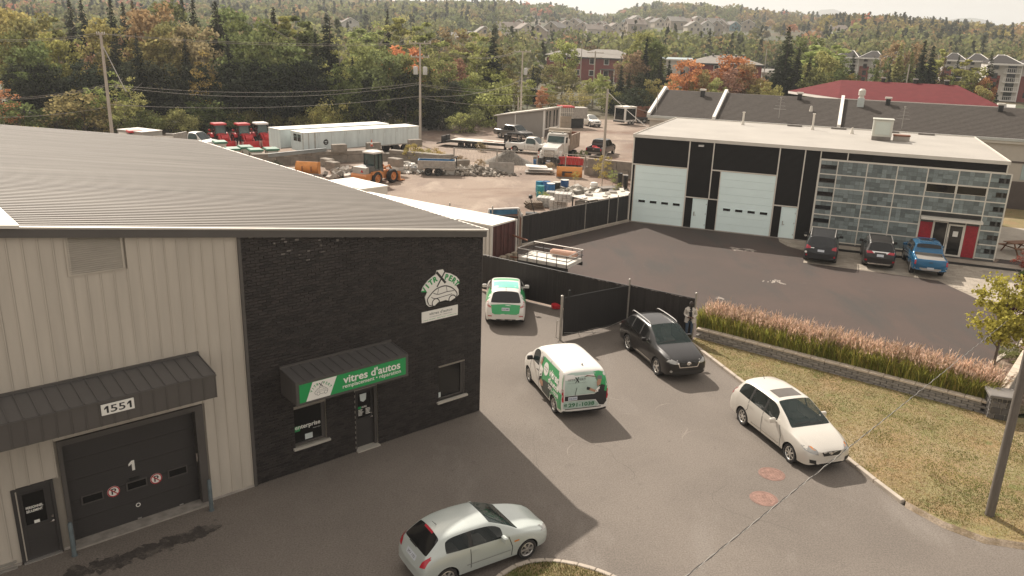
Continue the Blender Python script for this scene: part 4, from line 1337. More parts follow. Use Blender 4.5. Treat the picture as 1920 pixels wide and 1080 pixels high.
b.cyl((.12,0,.2),(.3,.1,.26),.03,n=8)
tag(b.build('fuel_can',mat('red_plastic',(.55,.02,.03),.4,coat=.3),None,True,loc=(cn.x,cn.y,.005)),'red plastic can on the ground behind the open gate','can')
# ------------------------------------------------------------ retaining wall and ornamental grasses
WA,WB=(8.35,34.0),(17.62,26.95)
WL=math.hypot(WB[0]-WA[0],WB[1]-WA[1]);WANG=math.atan2(WB[1]-WA[1],WB[0]-WA[0])
rw=thing('retaining_wall','low grey block retaining wall between the lawn and the ornamental grasses','wall',(WA[0],WA[1],0),WANG)
WBLK=mat('wall_block',(.25,.225,.195),.9,var=.2,vs=5,island=.16,bump=.4,bs=35)
WCAP=mat('wall_cap',(.52,.44,.35),.85,var=.15,vs=3,island=.1)
b=MB();b.rb((.22,0,.05),(.424,.22,.092),cham=.02);bm1=b.mesh('block',[WBLK])
nb=int(WL/.44)
for r in range(4):
 for i in range(nb):
  link('block',bm1,rw,(i*.44+(0 if r%2 else.22)+random.uniform(-.004,.004),.1+r*.012+random.uniform(-.008,.008),.02+r*.108))
b=MB();b.rb((0,0,.04),(.56,.3,.08),cham=.015);cm1=b.mesh('cap_stone',[WCAP])
nc=int(WL/.57)
for i in range(nc+1):
 link('cap_stone',cm1,rw,(.3+i*.57,.16+random.uniform(-.006,.006),.455))
PLR=(WB[0]+.32,WB[1]-.12)
pil=thing('stone_pillar','square dark stone pillar with a flat slab at the end of the retaining wall','pillar',(PLR[0],PLR[1],0),WANG+rad(20))
STN=mat('dark_stone',(.11,.1,.092),.85,var=.3,vs=4,island=.35,bump=.5,bs=25)
b=MB();b.bx(-.36,.36,-.36,.36,0,.92);b.build('core',mat('pale_mortar',(.36,.33,.29),.9,var=.1),pil)
for face in range(4):
 a=face*PI/2
 z=.03
 while z<.86:
  h=random.choice([.14,.2,.26]);h=min(h,.9-z)
  x=-.36
  while x<.34:
   wd_=random.choice([.16,.24,.34]);wd_=min(wd_,.37-x)
   if wd_>.06:
    b=MB(Matrix.Rotation(a,4,'Z'));b.rb((x+wd_/2,-.37,z+h/2),(wd_-.025,.06,h-.025),cham=.02)
    b.build('stone',STN,pil)
   x+=wd_
  z+=h
b=MB();b.rb((0,0,.97),(.95,.95,.1),cham=.02);b.build('slab',mat('slab_stone',(.17,.155,.14),.85,var=.15,vs=3),pil)
sw=thing('side_wall','low grey block wall running right from the stone pillar','wall',(PLR[0],PLR[1],0),WANG+rad(88))
for r in range(5):
 for i in range(14):
  link('block',bm1,sw,(.5+i*.44+(0 if r%2 else.22),.05+r*.01,.02+r*.12))
for i in range(11):
 link('cap_stone',cm1,sw,(.8+i*.57,.1,.64))
BED=ground_mat('planting_bed',(.075,.06,.045),[(2,.5,.62,(.17,.12,.09),None)],grain=.4,gs=20,bs=15,bump=.8)
un=(math.cos(WANG),math.sin(WANG));nn=(-un[1],un[0])
wp=lambda s,d:(WA[0]+un[0]*s+nn[0]*d,WA[1]+un[1]*s+nn[1]*d)
sheet('planting_bed',[wp(.0,.2),wp(WL+.2,.2),wp(WL+.3,1.9),wp(0.1,1.55)],.4,BED)
b=MB();A0,A1=wp(0.1,1.55),wp(WL+.3,1.9)
b.add([(A0[0],A0[1],.4),(A1[0],A1[1],.4),(A1[0]+nn[0]*.5,A1[1]+nn[1]*.5,0),(A0[0]+nn[0]*.5,A0[1]+nn[1]*.5,0)],[(0,1,2,3)])
struct('bed_bank',b,BED)
R=np.random.default_rng(21)
def grass_mass(name,n,s_rng,d_rng,z0,h0,h1,wd,cols,bend,clump=None,top=None,seed=1,lab=None):
 R=np.random.default_rng(seed)
 s=R.random(n)*(s_rng[1]-s_rng[0])+s_rng[0]
 d=R.random(n)*(d_rng[1]-d_rng[0])+d_rng[0]
 if clump:
  k=np.round(s/clump)*clump
  s=k+(s-k)*1.0
  hmod=1-.3*(np.abs(s-k)/clump*2)**2+.16*(vnoise(k,k*0,.7,3)-.5)
 else:
  hmod=np.ones(n)
 x=WA[0]+un[0]*s+nn[0]*d;y=WA[1]+un[1]*s+nn[1]*d
 h=(h0+R.random(n)*(h1-h0))*hmod
 a=R.random(n)*2*PI;la=R.random(n)*2*PI;l=bend*h*R.random(n)
 dx,dy=np.cos(la)*l,np.sin(la)*l
 W=wd*(.6+.8*R.random(n))
 ca,sa=np.cos(a)*W,np.sin(a)*W
 V=np.zeros((n,2,4,3))
 zb=np.full(n,z0)
 P0=np.stack([x,y,zb],1);P1=np.stack([x+dx*.35,y+dy*.35,z0+h*.65],1);P2=np.stack([x+dx,y+dy,z0+h],1)
 o_=np.stack([ca,sa,0*ca],1)
 V[:,0]=np.stack([P0-o_,P0+o_,P1+o_*.8,P1-o_*.8],1)
 V[:,1]=np.stack([P1-o_*.8,P1+o_*.8,P2+o_*.25,P2-o_*.25],1)
 C=np.array(cols)[R.integers(0,len(cols),n)]*(.7+.6*R.random((n,1)))
 C=np.repeat(C,2,0)
 return np_mesh(name,V.reshape(-1,3),4,GRASS,C),P2
hm,tips=grass_mass('foliage',30000,(-.1,WL+.1),(.28,1.25),.4,.45,.95,.012,[(.28,.30,.07),(.34,.32,.08),(.19,.21,.05),(.4,.33,.1)],.55,.62,seed=5)
hedge=link('ornamental_grass',hm)
tag(hedge,'dense row of ornamental grasses with pinkish plumes along the block wall','ornamental grass',None,'stuff')
n=4000
s=R.random(n)*(WL+.1);d=.5+R.random(n)*1.15
k=np.round(s/.62)*.62
x=WA[0]+un[0]*s+nn[0]*d;y=WA[1]+un[1]*s+nn[1]*d
zt=.4+.88+R.random(n)*.46-.18*(np.abs(s-k)/.31)**2-.12*R.random(n)
ln=R.normal(0,.15,(n,2))+np.array([un[0]*.05,un[1]*.05])
V=[]
C=[]
for j in range(5):
 f=j/5
 a=R.random(n)*2*PI
 zz=zt-.42*(1-f)+.0
 wv=.03*(1-abs(f-.35))*(.7+.6*R.random(n))
 cx=x+ln[:,0]*(.6+.5*f);cyy=y+ln[:,1]*(.6+.5*f)
 ox,oy=np.cos(a)*wv,np.sin(a)*wv
 hh=.14*(.8+.5*R.random(n))
 q=np.stack([np.stack([cx-ox,cyy-oy,zz],1),np.stack([cx+ox,cyy+oy,zz+hh*.3],1),np.stack([cx+ln[:,0]*.3+ox*.4,cyy+ln[:,1]*.3+oy*.4,zz+hh],1)],1)
 V.append(q)
 c=np.array([(.56,.40,.31),(.52,.36,.27),(.62,.47,.37),(.46,.34,.23)])[R.integers(0,4,n)]*(.8+.4*R.random((n,1)))
 C.append(c)
pl_me=np_mesh('plumes',np.concatenate(V).reshape(-1,3),3,GRASS,np.concatenate(C))
o=link('plumes',pl_me,hedge);o['kind']='stuff'
sm,_=grass_mass('stalks',4000,(0,WL),(.5,1.5),.4,.8,1.25,.004,[(.2,.16,.07)],.15,.62,seed=9)
o=link('stalks',sm,hedge);o['kind']='stuff'
bd=[wp(WL+.25,.3),g2(1835,705),g2(1925,642),(27.5,36),(26,30),(21.5,27.6),(18.4,26.9)]
sheet('mulch_bed',bd,.09,ground_mat('mulch',(.13,.085,.062),[(3,.45,.6,(.22,.17,.13),None),(1,.55,.65,(.075,.07,.03),None)],grain=.5,gs=18,bs=14,bump=.9))
kerb_run([g2(1826,708),g2(1872,676),g2(1925,639),g2(1990,600)],.2,.14,1.1)
for i,(px,py,lab)in enumerate(((1447,889,'rusty red manhole lid beside the silver wagon'),(1432,935,'rusty red manhole lid nearer the bottom of the lot'))):
 c=G(px,py)
 mh=thing('manhole_cover',lab,'manhole cover',(c.x,c.y,.004))
 b=MB();b.lathe([(.41,0),(.41,.006),(.34,.008),(.34,0)],n=32);b.build('frame',mat('rust_iron_rim',(.2,.115,.09),.8,var=.3,vs=6),mh)
 b=MB();b.lathe([(0,.0),(.335,.0),(.335,.007),(0,.007)],n=32)
 for u in range(-3,4):
  for v in range(-3,4):
   if math.hypot(u,v)<3.4:b.rb((u*.085,v*.085,.009),(.05,.05,.006))
 b.build('lid',mat('rust_iron',(.225,.13,.10),.75,var=.3,vs=7),mh)
 # ------------------------------------------------------------ vehicles
def lerp(a,b,t):return a+(b-a)*t
def two_box(L,W,H,zb,nose,cowl,head,rend,rbase,belt,tail,tuck=.72,plump=1.0):
 """stations of a hood-and-cabin body; cowl=(s,z) head=s rend=(s,drop) rbase=(s,z) belt=(front,rear) tail=z"""
 w=W/2
 cs,cz=cowl;bf,br=belt
 R=[(0.0,w*.62,zb+.12,nose*.84,w*.58,nose*.9,w*.5,nose*.92),(.07,w*.84,zb+.04,nose*.93,w*.78,nose*.98,w*.68,nose*1.0),(.30,w*.955,zb,lerp(nose,cz,.25)-.06,w*.87,lerp(nose,cz,.25)+.0,w*.74,lerp(nose,cz,.25)+.03),(cs*.62,w*.995,zb,lerp(nose,cz,.7)-.06,w*.93,lerp(nose,cz,.7)-.005,w*.8,lerp(nose,cz,.7)+.03),(cs,w,zb,bf-.02,w*.94,cz-.03,w*.86,cz+.005),(lerp(cs,head,.3),w,zb,bf,w*.95,lerp(cz,H-.09,.33),w*lerp(.86,tuck,.4),lerp(cz,H-.01,.36)),(head,w,zb,lerp(bf,br,.3),w*.955,H-.095,w*tuck,H-.025),(lerp(head,rend[0],.4),w,zb,lerp(bf,br,.55),w*.955,H-.07,w*tuck,H),(lerp(head,rend[0],.75),w,zb,lerp(bf,br,.8),w*.95,H-.085,w*tuck*.99,H-.012),(rend[0],w*.995,zb,br,w*.93,H-rend[1]-.09,w*tuck*.96,H-rend[1]),(rbase[0],w*.96,zb+.01,lerp(br,rbase[1],.5)-.03,w*.88,rbase[1]-.02,w*.78,rbase[1]+.005),(L-.07,w*.92,zb+.04,tail+.02,w*.86,tail+.09,w*.78,tail+.10),(L,w*.80,zb+.14,tail-.16,w*.76,tail-.1,w*.68,tail-.09)]
 return R
def body_mesh(L,rows,splits,glass,wheels,cutters=(),sub=2,arch=.05,dark_sill=True,cladding=0):
 """glass: list of (kind, s0, s1) with kind side|front|rear|pillar; returns {slot: (verts, faces)} and a BVH"""
 ss=sorted(set([r[0]for r in rows]+list(splits)))
 rs=[]
 for s in ss:
  for a,c in zip(rows[:-1],rows[1:]):
   if a[0]-1e-9<=s<=c[0]+1e-9:
    t=(s-a[0])/(c[0]-a[0])
    rs.append(tuple(lerp(p,q,t)for p,q in zip(a,c)));break
 V,F,M=[],[],[]
 for(s,hw,zb,zt,wb,zr,wr,zo)in rs:
  x=L/2-s
  half=[(hw*.80,zb),(hw*.965,zb+.07),(hw*1.0,lerp(zb,zt,.45)),(hw*.995,lerp(zb,zt,.8)),(wb,zt),(wr+.035,zr-.015),(wr-.03,zr+.03),(wr*.55,zo-.006)]
  ring=[(x,0,zb)]+[(x,y,z)for y,z in half]+[(x,0,zo)]+[(x,-y,z)for y,z in half[::-1]]
  V+=ring
 n=18
 def band(j):
  return j if j<9 else 17-j
 for i in range(len(rs)-1):
  sm=(rs[i][0]+rs[i+1][0])/2
  for j in range(n):
   k=(j+1)%n
   F.append((i*n+j,i*n+k,(i+1)*n+k,(i+1)*n+j))
   bd=band(j)
   m=0
   if bd<=1 and dark_sill:m=4
   if cladding and bd<=cladding:m=4
   for kind,a,c in glass:
    if a<=sm<=c:
     if kind=='side' and bd==5:m=1
     if kind=='pillar' and bd==5:m=4
     if kind=='front' and bd in(7,8):m=2
     if kind=='rear' and bd in(7,8):m=3
     if kind=='roof' and bd in(7,8):m=6
   M.append(m)
 for e in(0,len(rs)-1):
  for j in range(9):
   a,c=e*n+j,e*n+(j+1)
   d,f=e*n+(n-j)%n,e*n+(n-j-1)
   F.append((a,c,f,d)if j>0 and j<8 else((a,c,f)if j==0 else(a,c,d)))
   M.append(4 if j<=0 else 0)
 me=bpy.data.meshes.new('loft')
 me.from_pydata(V,[],F)
 bm=bmesh.new();bm.from_mesh(me)
 bmesh.ops.recalc_face_normals(bm,faces=bm.faces)
 cl_=bm.edges.layers.float.get('crease_edge')or bm.edges.layers.float.new('crease_edge')
 bm.faces.ensure_lookup_table()
 for e in bm.edges:
  a,c=e.verts[0].index,e.verts[1].index
  ja,jc=a%18,c%18
  ms=set(M[f.index]for f in e.link_faces)
  if len(ms)>1:e[cl_]=.75
  elif ja==jc and ja in(5,13):e[cl_]=.45
  elif ja==jc and ja in(7,11):e[cl_]=.35
  elif ja==jc and ja in(3,15):e[cl_]=.3
 bm.to_mesh(me);bm.free()
 for _ in range(8):me.materials.append(None)
 me.polygons.foreach_set('material_index',M)
 o=link('loft',me)
 md=o.modifiers.new('s','SUBSURF');md.levels=sub;md.render_levels=sub
 cut=MB()
 for(x,y,r)in wheels:
  sg=1 if y>0 else-1
  cut.cyl((x,y-sg*.14,r),(x,y+sg*.4,r),r+arch,n=28)
 for c in cutters:cut.bx(*c)
 cm=cut.mesh('cut')
 for _ in range(8):cm.materials.append(None)
 cm.polygons.foreach_set('material_index',[5]*len(cm.polygons))
 co=link('cut',cm)
 bo=o.modifiers.new('b','BOOLEAN');bo.operation='DIFFERENCE';bo.object=co;bo.solver='EXACT'
 dg=bpy.context.evaluated_depsgraph_get()
 dg.update()
 ev=bpy.data.meshes.new_from_object(o.evaluated_get(dg))
 bpy.data.objects.remove(o);bpy.data.objects.remove(co)
 vs=[tuple(v.co)for v in ev.vertices]
 fs=[tuple(p.vertices)for p in ev.polygons]
 ms=[p.material_index for p in ev.polygons]
 bpy.data.meshes.remove(ev)
 bvh=BVHTree.FromPolygons(vs,fs)
 groups={}
 for f,m in zip(fs,ms):groups.setdefault(m,[]).append(f)
 return vs,groups,bvh
def sub_mesh(name,vs,fs,mats):
 ids={}
 nf=[]
 for f in fs:
  nf.append(tuple(ids.setdefault(i,len(ids))for i in f))
 b=MB();b.v=[vs[i]for i in ids];b.f=nf;b.m=[0]*len(nf)
 me=b.mesh(name,mats,smooth=True,fix=False)
 return me
def islands(fs):
 par={}
 def find(a):
  while par[a]!=a:
   par[a]=par[par[a]];a=par[a]
  return a
 for f in fs:
  for i in f:par.setdefault(i,i)
  r=find(f[0])
  for i in f[1:]:par[find(i)]=r
 out={}
 for f in fs:out.setdefault(find(f[0]),[]).append(f)
 return list(out.values())
WHEELS={}
def wheel_meshes(r,w,style,rim_col):
 key=(round(r,3),round(w,3),style,rim_col.name)
 if key in WHEELS:return WHEELS[key]
 k=.70*r if style!='truck' else.6*r
 t=MB();h=w/2
 t.lathe([(k,-h*.8),(k+.02,-h),(r*.93,-h),(r,-h*.7),(r,h*.7),(r*.93,h),(k+.02,h),(k,h*.8),(k,-h*.8)],ax='Y',n=26)
 tm=t.mesh('wheel',[RUBBER],smooth=True)
 b=MB()
 b.lathe([(k,-h*.85),(k,h*.8),(k-.02,h*.86),(k-.035,h*.7),(k-.04,-h*.85)],ax='Y',n=26,mat=0)
 b.lathe([(0,h*.3),(k-.03,h*.25)],ax='Y',n=20,mat=1)
 ns={'spoke5':5,'spoke6':6,'spoke7':7,'spoke10':10}.get(style,0)
 if ns:
  for i in range(ns):
   a=2*PI*i/ns
   c,s_=math.cos(a),math.sin(a)
   wi,wo=k*.11,k*(.17 if ns<7 else.10)
   P=[(c*k*.12-s_*wi,s_*k*.12+c*wi),(c*k*.97-s_*wo,s_*k*.97+c*wo),(c*k*.97+s_*wo,s_*k*.97-c*wo),(c*k*.12+s_*wi,s_*k*.12-c*wi)]
   b.prism(P,h*.4,h*.78,'Y',0)
  b.lathe([(0,h*.86),(k*.2,h*.82),(k*.24,h*.4)],ax='Y',n=14,mat=0)
 else:
  b.lathe([(0,h*.95),(k*.3,h*.95),(k*.36,h*.45),(k*.8,h*.4),(k-.02,h*.75)],ax='Y',n=20,mat=0)
  for i in range(8):
   a=2*PI*i/8
   b.cyl((math.cos(a)*k*.6,h*.4,math.sin(a)*k*.6),(math.cos(a)*k*.6,h*.43,math.sin(a)*k*.6),k*.09,n=8,mat=1)
 rm=b.mesh('rim',[rim_col,BLACK])
 WHEELS[key]=(tm,rm)
 return WHEELS[key]
ALLOY=mat('alloy_rim',(.58,.56,.53),.3,.75,var=.05)
ALLOYB=mat('bright_alloy',(.72,.70,.66),.25,.8,var=.05)
DISH=mat('steel_rim',(.35,.33,.3),.5,.3,var=.1)
def add_wheels(root,pos,r,w,style,rim=ALLOY):
 tm,rm=wheel_meshes(r,w,style,rim)
 for(x,y)in pos:
  o=link('wheel',tm,root,(x,y,r),0 if y>0 else PI)
  link('rim',rm,o)
PL={'F':(Vector((-1,0,0)),lambda a,b:Vector((8,a,b))),'B':(Vector((1,0,0)),lambda a,b:Vector((-8,-a,b))),'L':(Vector((0,-1,0)),lambda a,b:Vector((-a,4,b))),'R':(Vector((0,1,0)),lambda a,b:Vector((a,-4,b))),'T':(Vector((0,0,-1)),lambda a,b:Vector((a,b,8)))}
def decal(par,name,vf,plane,m,bvh,off=.006,sub=0):
 """flat print or trim laid on the bodywork; each plane's first axis runs left to right as one looks at that face"""
 d,o3=PL[plane]
 V,F=vf
 bm=bmesh.new()
 bv=[bm.verts.new((p[0],p[1],0))for p in V]
 for f in F:
  if len(set(f))<3:continue
  if len(f)>4:
   for t in tessellate_polygon([[Vector((V[i][0],V[i][1],0))for i in f]]):
    try:bm.faces.new([bv[f[i]]for i in t])
    except ValueError:pass
  else:
   try:bm.faces.new([bv[i]for i in f])
   except ValueError:pass
 for _ in range(sub):
  bmesh.ops.triangulate(bm,faces=bm.faces)
  bmesh.ops.subdivide_edges(bm,edges=[e for e in bm.edges if e.calc_length()>.07],cuts=1)
  bmesh.ops.triangulate(bm,faces=bm.faces)
 o2={v:v.co.copy()for v in bm.verts};nd={}
 for v in bm.verts:
  o=o3(v.co.x,v.co.y)
  hit=bvh.ray_cast(o,d)
  if hit[0]is None:
   q=bvh.find_nearest(o+d*(8-1.0 if plane in 'FBT' else 3.2))
   p,nrm=q[0],q[1]
   nrm=-d
  else:
   p,nrm=hit[0],hit[1]
  if nrm.dot(d)>0:nrm=-nrm
  nd[v]=-nrm.dot(d)
  v.co=p+(nrm*.4-d*.6).normalized()*off
 if sub:
  bad=[f for f in bm.faces if min(nd[v]for v in f.verts)<.2 or any(e.calc_length()>2.1*(o2[e.verts[0]]-o2[e.verts[1]]).length+.02 for e in f.edges)]
  if len(bad)<len(bm.faces):bmesh.ops.delete(bm,geom=bad,context='FACES')
 bmesh.ops.recalc_face_normals(bm,faces=bm.faces)
 me=bpy.data.meshes.new(name);bm.to_mesh(me);bm.free()
 me.materials.append(m)
 me.polygons.foreach_set('use_smooth',[True]*len(me.polygons))
 return link(name,me,par)
def mir(pts):return[(-p[0],p[1])for p in pts]
SEAT=mat('seat_fabric',(.2,.19,.175),.8,var=.15)
def see_glass(name,col,al):
 m=mat(name,col,.05,spec=.6,var=.15);m.node_tree.nodes['Principled BSDF'].inputs['Alpha'].default_value=al;return m
SEE=see_glass('clear_side_glass',(.012,.02,.02),.5)
SEEF=see_glass('clear_windshield',(.022,.04,.037),.55)
def make_car(name,label,cat,spec,group=None):
 S=spec
 L,W=S['L'],S['W']
 r,ww=S['wr'],S.get('ww',.22)
 xf=L/2-S['fo'];xr=xf-S['wb']
 ty=W/2-ww/2-.02
 whl=[(xf,ty,r),(xf,-ty,r),(xr,ty,r),(xr,-ty,r)]
 vs,gr,bvh=body_mesh(L,S['rows'],S.get('splits',()),S['glass'],whl,S.get('cut',()),S.get('sub',2),S.get('arch',.05),cladding=S.get('clad',0))
 root=thing(name,label,cat,(0,0,0),0,group)
 root['_ty']=ty+ww/2;root['_xm']=(xf+xr)/2
 P=S['paint']
 body=link('body',sub_mesh('body',vs,gr.get(0,[]),[P]),root)
 if 4 in gr:link('lower_trim',sub_mesh('lower_trim',vs,gr[4],[S.get('trim',BLACK)]),root)
 for isl in islands(gr.get(5,[])):link('wheel_housing',sub_mesh('wheel_housing',vs,isl,[S.get('inner',BLACK)]),root)
 if 6 in gr:link('roof_panel',sub_mesh('roof_panel',vs,gr[6],[S.get('roofm',GLASSD)]),root)
 for m,nm,gm in((1,'side_window',S.get('gs',GLASS)),(2,'windshield',S.get('gf',GLASSG)),(3,'rear_window',S.get('gr',GLASSD))):
  for isl in islands(gr.get(m,[])):
   link(nm,sub_mesh(nm,vs,isl,[gm]),root)
 add_wheels(root,[(xf,ty),(xf,-ty),(xr,ty),(xr,-ty)],r,ww,S.get('ws','spoke5'),S.get('rim',ALLOY))
 D=lambda nm,pts,pl,m,off=.008,sub=2:decal(root,nm,(pts,[tuple(range(len(pts)))]),pl,m,bvh,off,sub)
 for pts in S.get('headlight',()):
  D('headlight',pts,'F',S.get('hl',LAMPW),.012);D('headlight',mir(pts),'F',S.get('hl',LAMPW),.012)
 for pts in S.get('taillight',()):
  D('taillight',pts,'B',S.get('tl',LAMPR),.012);D('taillight',mir(pts),'B',S.get('tl',LAMPR),.012)
 if S.get('cabin'):
  x0,zb_=L/2-S['cabin'][0],S['cabin'][1]
  b=MB();b.bx(x0-S['cabin'][2],x0,-W*.40,W*.40,.3,zb_-.22);b.bx(x0-.45,x0+.1,-W*.39,W*.39,zb_-.22,zb_-.04);b.build('interior_floor',BLACK,root)
  for k in(0,1):
   for sy in(-1,1):
    b=MB();xs_=x0-.95-k*.85
    b.rb((xs_,sy*W*.19,zb_-.16),(.45,.46,.16),cham=.05);b.rb((xs_-.28,sy*W*.19,zb_+.05),(.13,.44,.5),0,0,-.2,cham=.05);b.rb((xs_-.34,sy*W*.19,zb_+.36),(.09,.24,.16),0,0,-.2,cham=.03);b.build('seat',SEAT,root)
 for nm,pts,pl,m in S.get('patches',()):
  D(nm,pts,pl,m)
 for nm,pts,pl,m in S.get('pair',()):
  D(nm,pts,pl,m,.009);D(nm,mir(pts),{'L':'R','R':'L'}.get(pl,pl),m,.009)
 if 'mirror' in S:
  sx,sz=S['mirror'];x=L/2-sx
  for sg in(1,-1):
   b=MB();b.rb((x,sg*(W/2+.09),sz),(.12,.22,.15),cham=.03);b.rb((x+.02,sg*(W/2-.02),sz-.06),(.06,.12,.05))
   b.build('mirror',S.get('mm',P),root)
 for sx,sz in S.get('handles',()):
  x=L/2-sx
  for pl,sg in(('L',-1),('R',1)):
   a=-x if pl=='L' else x
   decal(root,'handle',([(a-.11,sz-.018),(a+.11,sz-.018),(a+.11,sz+.018),(a-.11,sz+.018)],[(0,1,2,3)]),pl,S.get('hm',P),bvh,.03,0)
 for pts in S.get('seams',()):
  for pl in('L','R'):
   q=[((-(L/2-p[0]))if pl=='L' else(L/2-p[0]),p[1])for p in pts]
   decal(root,'door_seam',ribbon2(q,.02),pl,mat('seam',(.03,.03,.03),.7),bvh,.006,2)
 if S.get('rails'):
  s0,s1,ry,rz=S['rails']
  for sg in(1,-1):
   b=MB();pts=bez([(L/2-s0,sg*ry*1.02,rz-.05),(L/2-s0-.15,sg*ry,rz+.02),(L/2-(s0+s1)/2,sg*ry*.99,rz+.035),(L/2-s1+.15,sg*ry*.97,rz+.0),(L/2-s1,sg*ry*.97,rz-.09)],5)
   b.tube(pts,.022,7);b.build('roof_rail',S.get('railm',ALU),root)
 if 'antenna' in S:
  b=MB();x=L/2-S['antenna'][0];b.cyl((x,0,S['antenna'][1]-.05),(x-.16,0,S['antenna'][1]+.14),.012,.005,6);b.build('antenna',BLACK,root)
 if 'wipers' in S:
  for(a,c)in S['wipers']:
   decal(root,'wiper',ribbon2([a,c],.03),S.get('wpl','F'),BLACK,bvh,.02,2)
 return root,D,bvh
def place(root,front,rear,side,z=.006):
 """stand a car so that its wheels on one side touch the ground at two points"""
 f,q=Vector((*front,0)),Vector((*rear,0))
 h=(f-q).normalized()
 left=Vector((-h.y,h.x,0))
 c=(f+q)/2-h*root['_xm']-left*(root['_ty']if side=='L' else-root['_ty'])
 root.location=(c.x,c.y,z)
 root.rotation_euler=(0,0,math.atan2(h.y,h.x))
 return root
def pose(root,x,y,ang,z=.006):
 root.location=(x,y,z);root.rotation_euler=(0,0,ang)
 return root
def rect(a,b,c,d):return[(a,c),(b,c),(b,d),(a,d)]
def clean(root):
 for k in('_ty','_xm'):
  if k in root:del root[k]
SILV=mat('paint_silver_green',(.47,.51,.485),.28,.2,var=.03,coat=.5)
L=4.05
acc,D,bv=make_car('parked_car','pale silver two-door hatchback parked beside the grass island','car',dict(L=L,W=1.695,wr=.30,ww=.2,fo=.82,wb=2.5,rows=two_box(L,1.695,1.47,.19,.70,(1.08,.98),1.95,(3.42,.07),(3.86,1.0),(.93,1.03),.66,.70),splits=(1.62,2.55,2.66,3.35),glass=[('front',1.08,1.95),('side',1.62,3.35),('pillar',2.55,2.66),('rear',3.5,3.86)],paint=SILV,gs=SEE,gf=SEEF,gr=GLASSD,cabin=(1.25,.93,2.3),ws='spoke6',mirror=(1.66,1.0),handles=[(2.5,.86)],hm=SILV,headlight=[[(.42,.60),(.74,.68),(.79,.84),(.66,.86),(.46,.70)]],taillight=[[(.55,.72),(.80,.78),(.80,1.02),(.70,1.03),(.58,.86)]],patches=[('grille',rect(-.3,.3,.58,.66),'F',BLACK),('lower_grille',rect(-.5,.5,.3,.42),'F',BLACK),('licence_plate',rect(-.26,.26,.72,.86),'B',PLATE),('brake_lamp',rect(-2.0+.55,-2.0+.60,-.22,.22),'T',LAMPR)],pair=[('side_lamp',rect(L/2-1.28,L/2-1.12,.72,.76),'R',LAMPO),('trim_strip',rect(L/2-2.75,L/2-1.4,.50,.525),'R',mat('grey_strip',(.25,.26,.25),.5))],seams=[[(1.36,.25),(1.34,.6),(1.45,.93)],[(2.62,.25),(2.64,.95)]],antenna=(3.2,1.43)))
wp2=MB();D('wiper',[(-.3,1.0),(.1,1.0),(.1,1.03),(-.3,1.03)],'B',BLACK,.02)
for t,col in(('JX7 122',INK),):
 decal(acc,'plate_text',fit_text(t,-.2,.2,.75,.82,bold=.01),'B',INK,bv,.012)
p1,p2_=G(833.75,1076,.62),G(966,1028.7,.62)
ha=math.atan2(p2_.y-p1 .y,p2_.x-p1 .x)
fw_=Vector((.62,17.52));hd=Vector((math.cos(ha),math.sin(ha)));ws_=fw_-hd*2.5
place(acc,(fw_.x,fw_.y),(ws_.x,ws_.y),'R');clean(acc)
acc.scale=(.92,)*3;acc.location.x=fw_.x+(acc.location.x-fw_.x)*.92;acc.location.y=fw_.y+(acc.location.y-fw_.y)*.92
CHAMP=mat('paint_pearl',(.60,.565,.505),.3,.15,var=.03,coat=.6)
L=4.55
ron,D,bv=make_car('parked_car','pearl white compact wagon with a sunroof parked along the lawn kerb','car',dict(L=L,W=1.80,wr=.32,ww=.22,fo=.9,wb=2.70,rows=two_box(L,1.80,1.62,.2,.78,(1.12,1.08),2.12,(4.02,.07),(4.36,1.08),(1.0,1.1),.72,.70),splits=(1.75,2.42,2.50,3.24,3.33,4.0,2.3,2.85),glass=[('front',1.12,2.12),('side',1.75,4.0),('pillar',2.42,2.50),('pillar',3.24,3.33),('rear',4.05,4.36)],paint=CHAMP,gs=SEE,gf=SEEF,gr=GLASSD,cabin=(1.35,1.0,2.7),ws='spoke7',rim=ALLOYB,mirror=(1.78,1.08),handles=[(2.32,.93),(3.2,.96)],hm=ALUB if 'ALUB' in globals()else CHAMP,headlight=[[(.48,.66),(.80,.74),(.84,.93),(.70,.95),(.50,.80)]],taillight=[[(.70,.85),(.86,.85),(.84,1.25),(.74,1.2)]],patches=[('grille',[(-.36,.74),(-.28,.60),(.28,.60),(.36,.74)],'F',BLACK),('licence_plate',rect(-.15,.15,.45,.54),'F',CHAMP),('lower_grille',rect(-.42,.42,.27,.36),'F',BLACK),('sunroof',rect(L/2-2.85,L/2-2.3,-.44,.44),'T',mat('sunroof_glass',(.11,.095,.082),.1,spec=.5)),('emblem',circ2(0,.675,.06,14,.04),'F',CHROME)],pair=[('fog_lamp',[(.52,.36),(.72,.40),(.74,.52),(.54,.49)],'F',BLACK),('turn_lamp',[(.52,.80),(.70,.94),(.76,.93),(.6,.80)],'F',LAMPO),('trim_strip',rect(L/2-3.55,L/2-1.5,.36,.40),'R',CHROME)],seams=[[(1.42,.28),(1.4,.7),(1.55,1.0)],[(2.46,.28),(2.46,1.04)],[(3.5,.55),(3.3,.75),(3.3,1.08)]],antenna=(3.75,1.57)))
b=MB()
for sg_ in(1,-1):
 b=MB();b.rb((L/2-1.0,0,0),(.01,.01,.01))if False else None
decal(ron,'wiper',ribbon2([(L/2-1.2,-.6),(L/2-1.24,.05)],.03),'T',BLACK,bv,.015,2);decal(ron,'wiper',ribbon2([(L/2-1.16,-.05),(L/2-1.22,.55)],.03),'T',BLACK,bv,.015,2)
place(ron,(9.05,22.95),(8.19,25.61),'R');clean(ron)
LEXB=mat('paint_black',(.012,.0105,.01),.28,.0,var=.03,coat=.45,spec=.4)
L=4.77
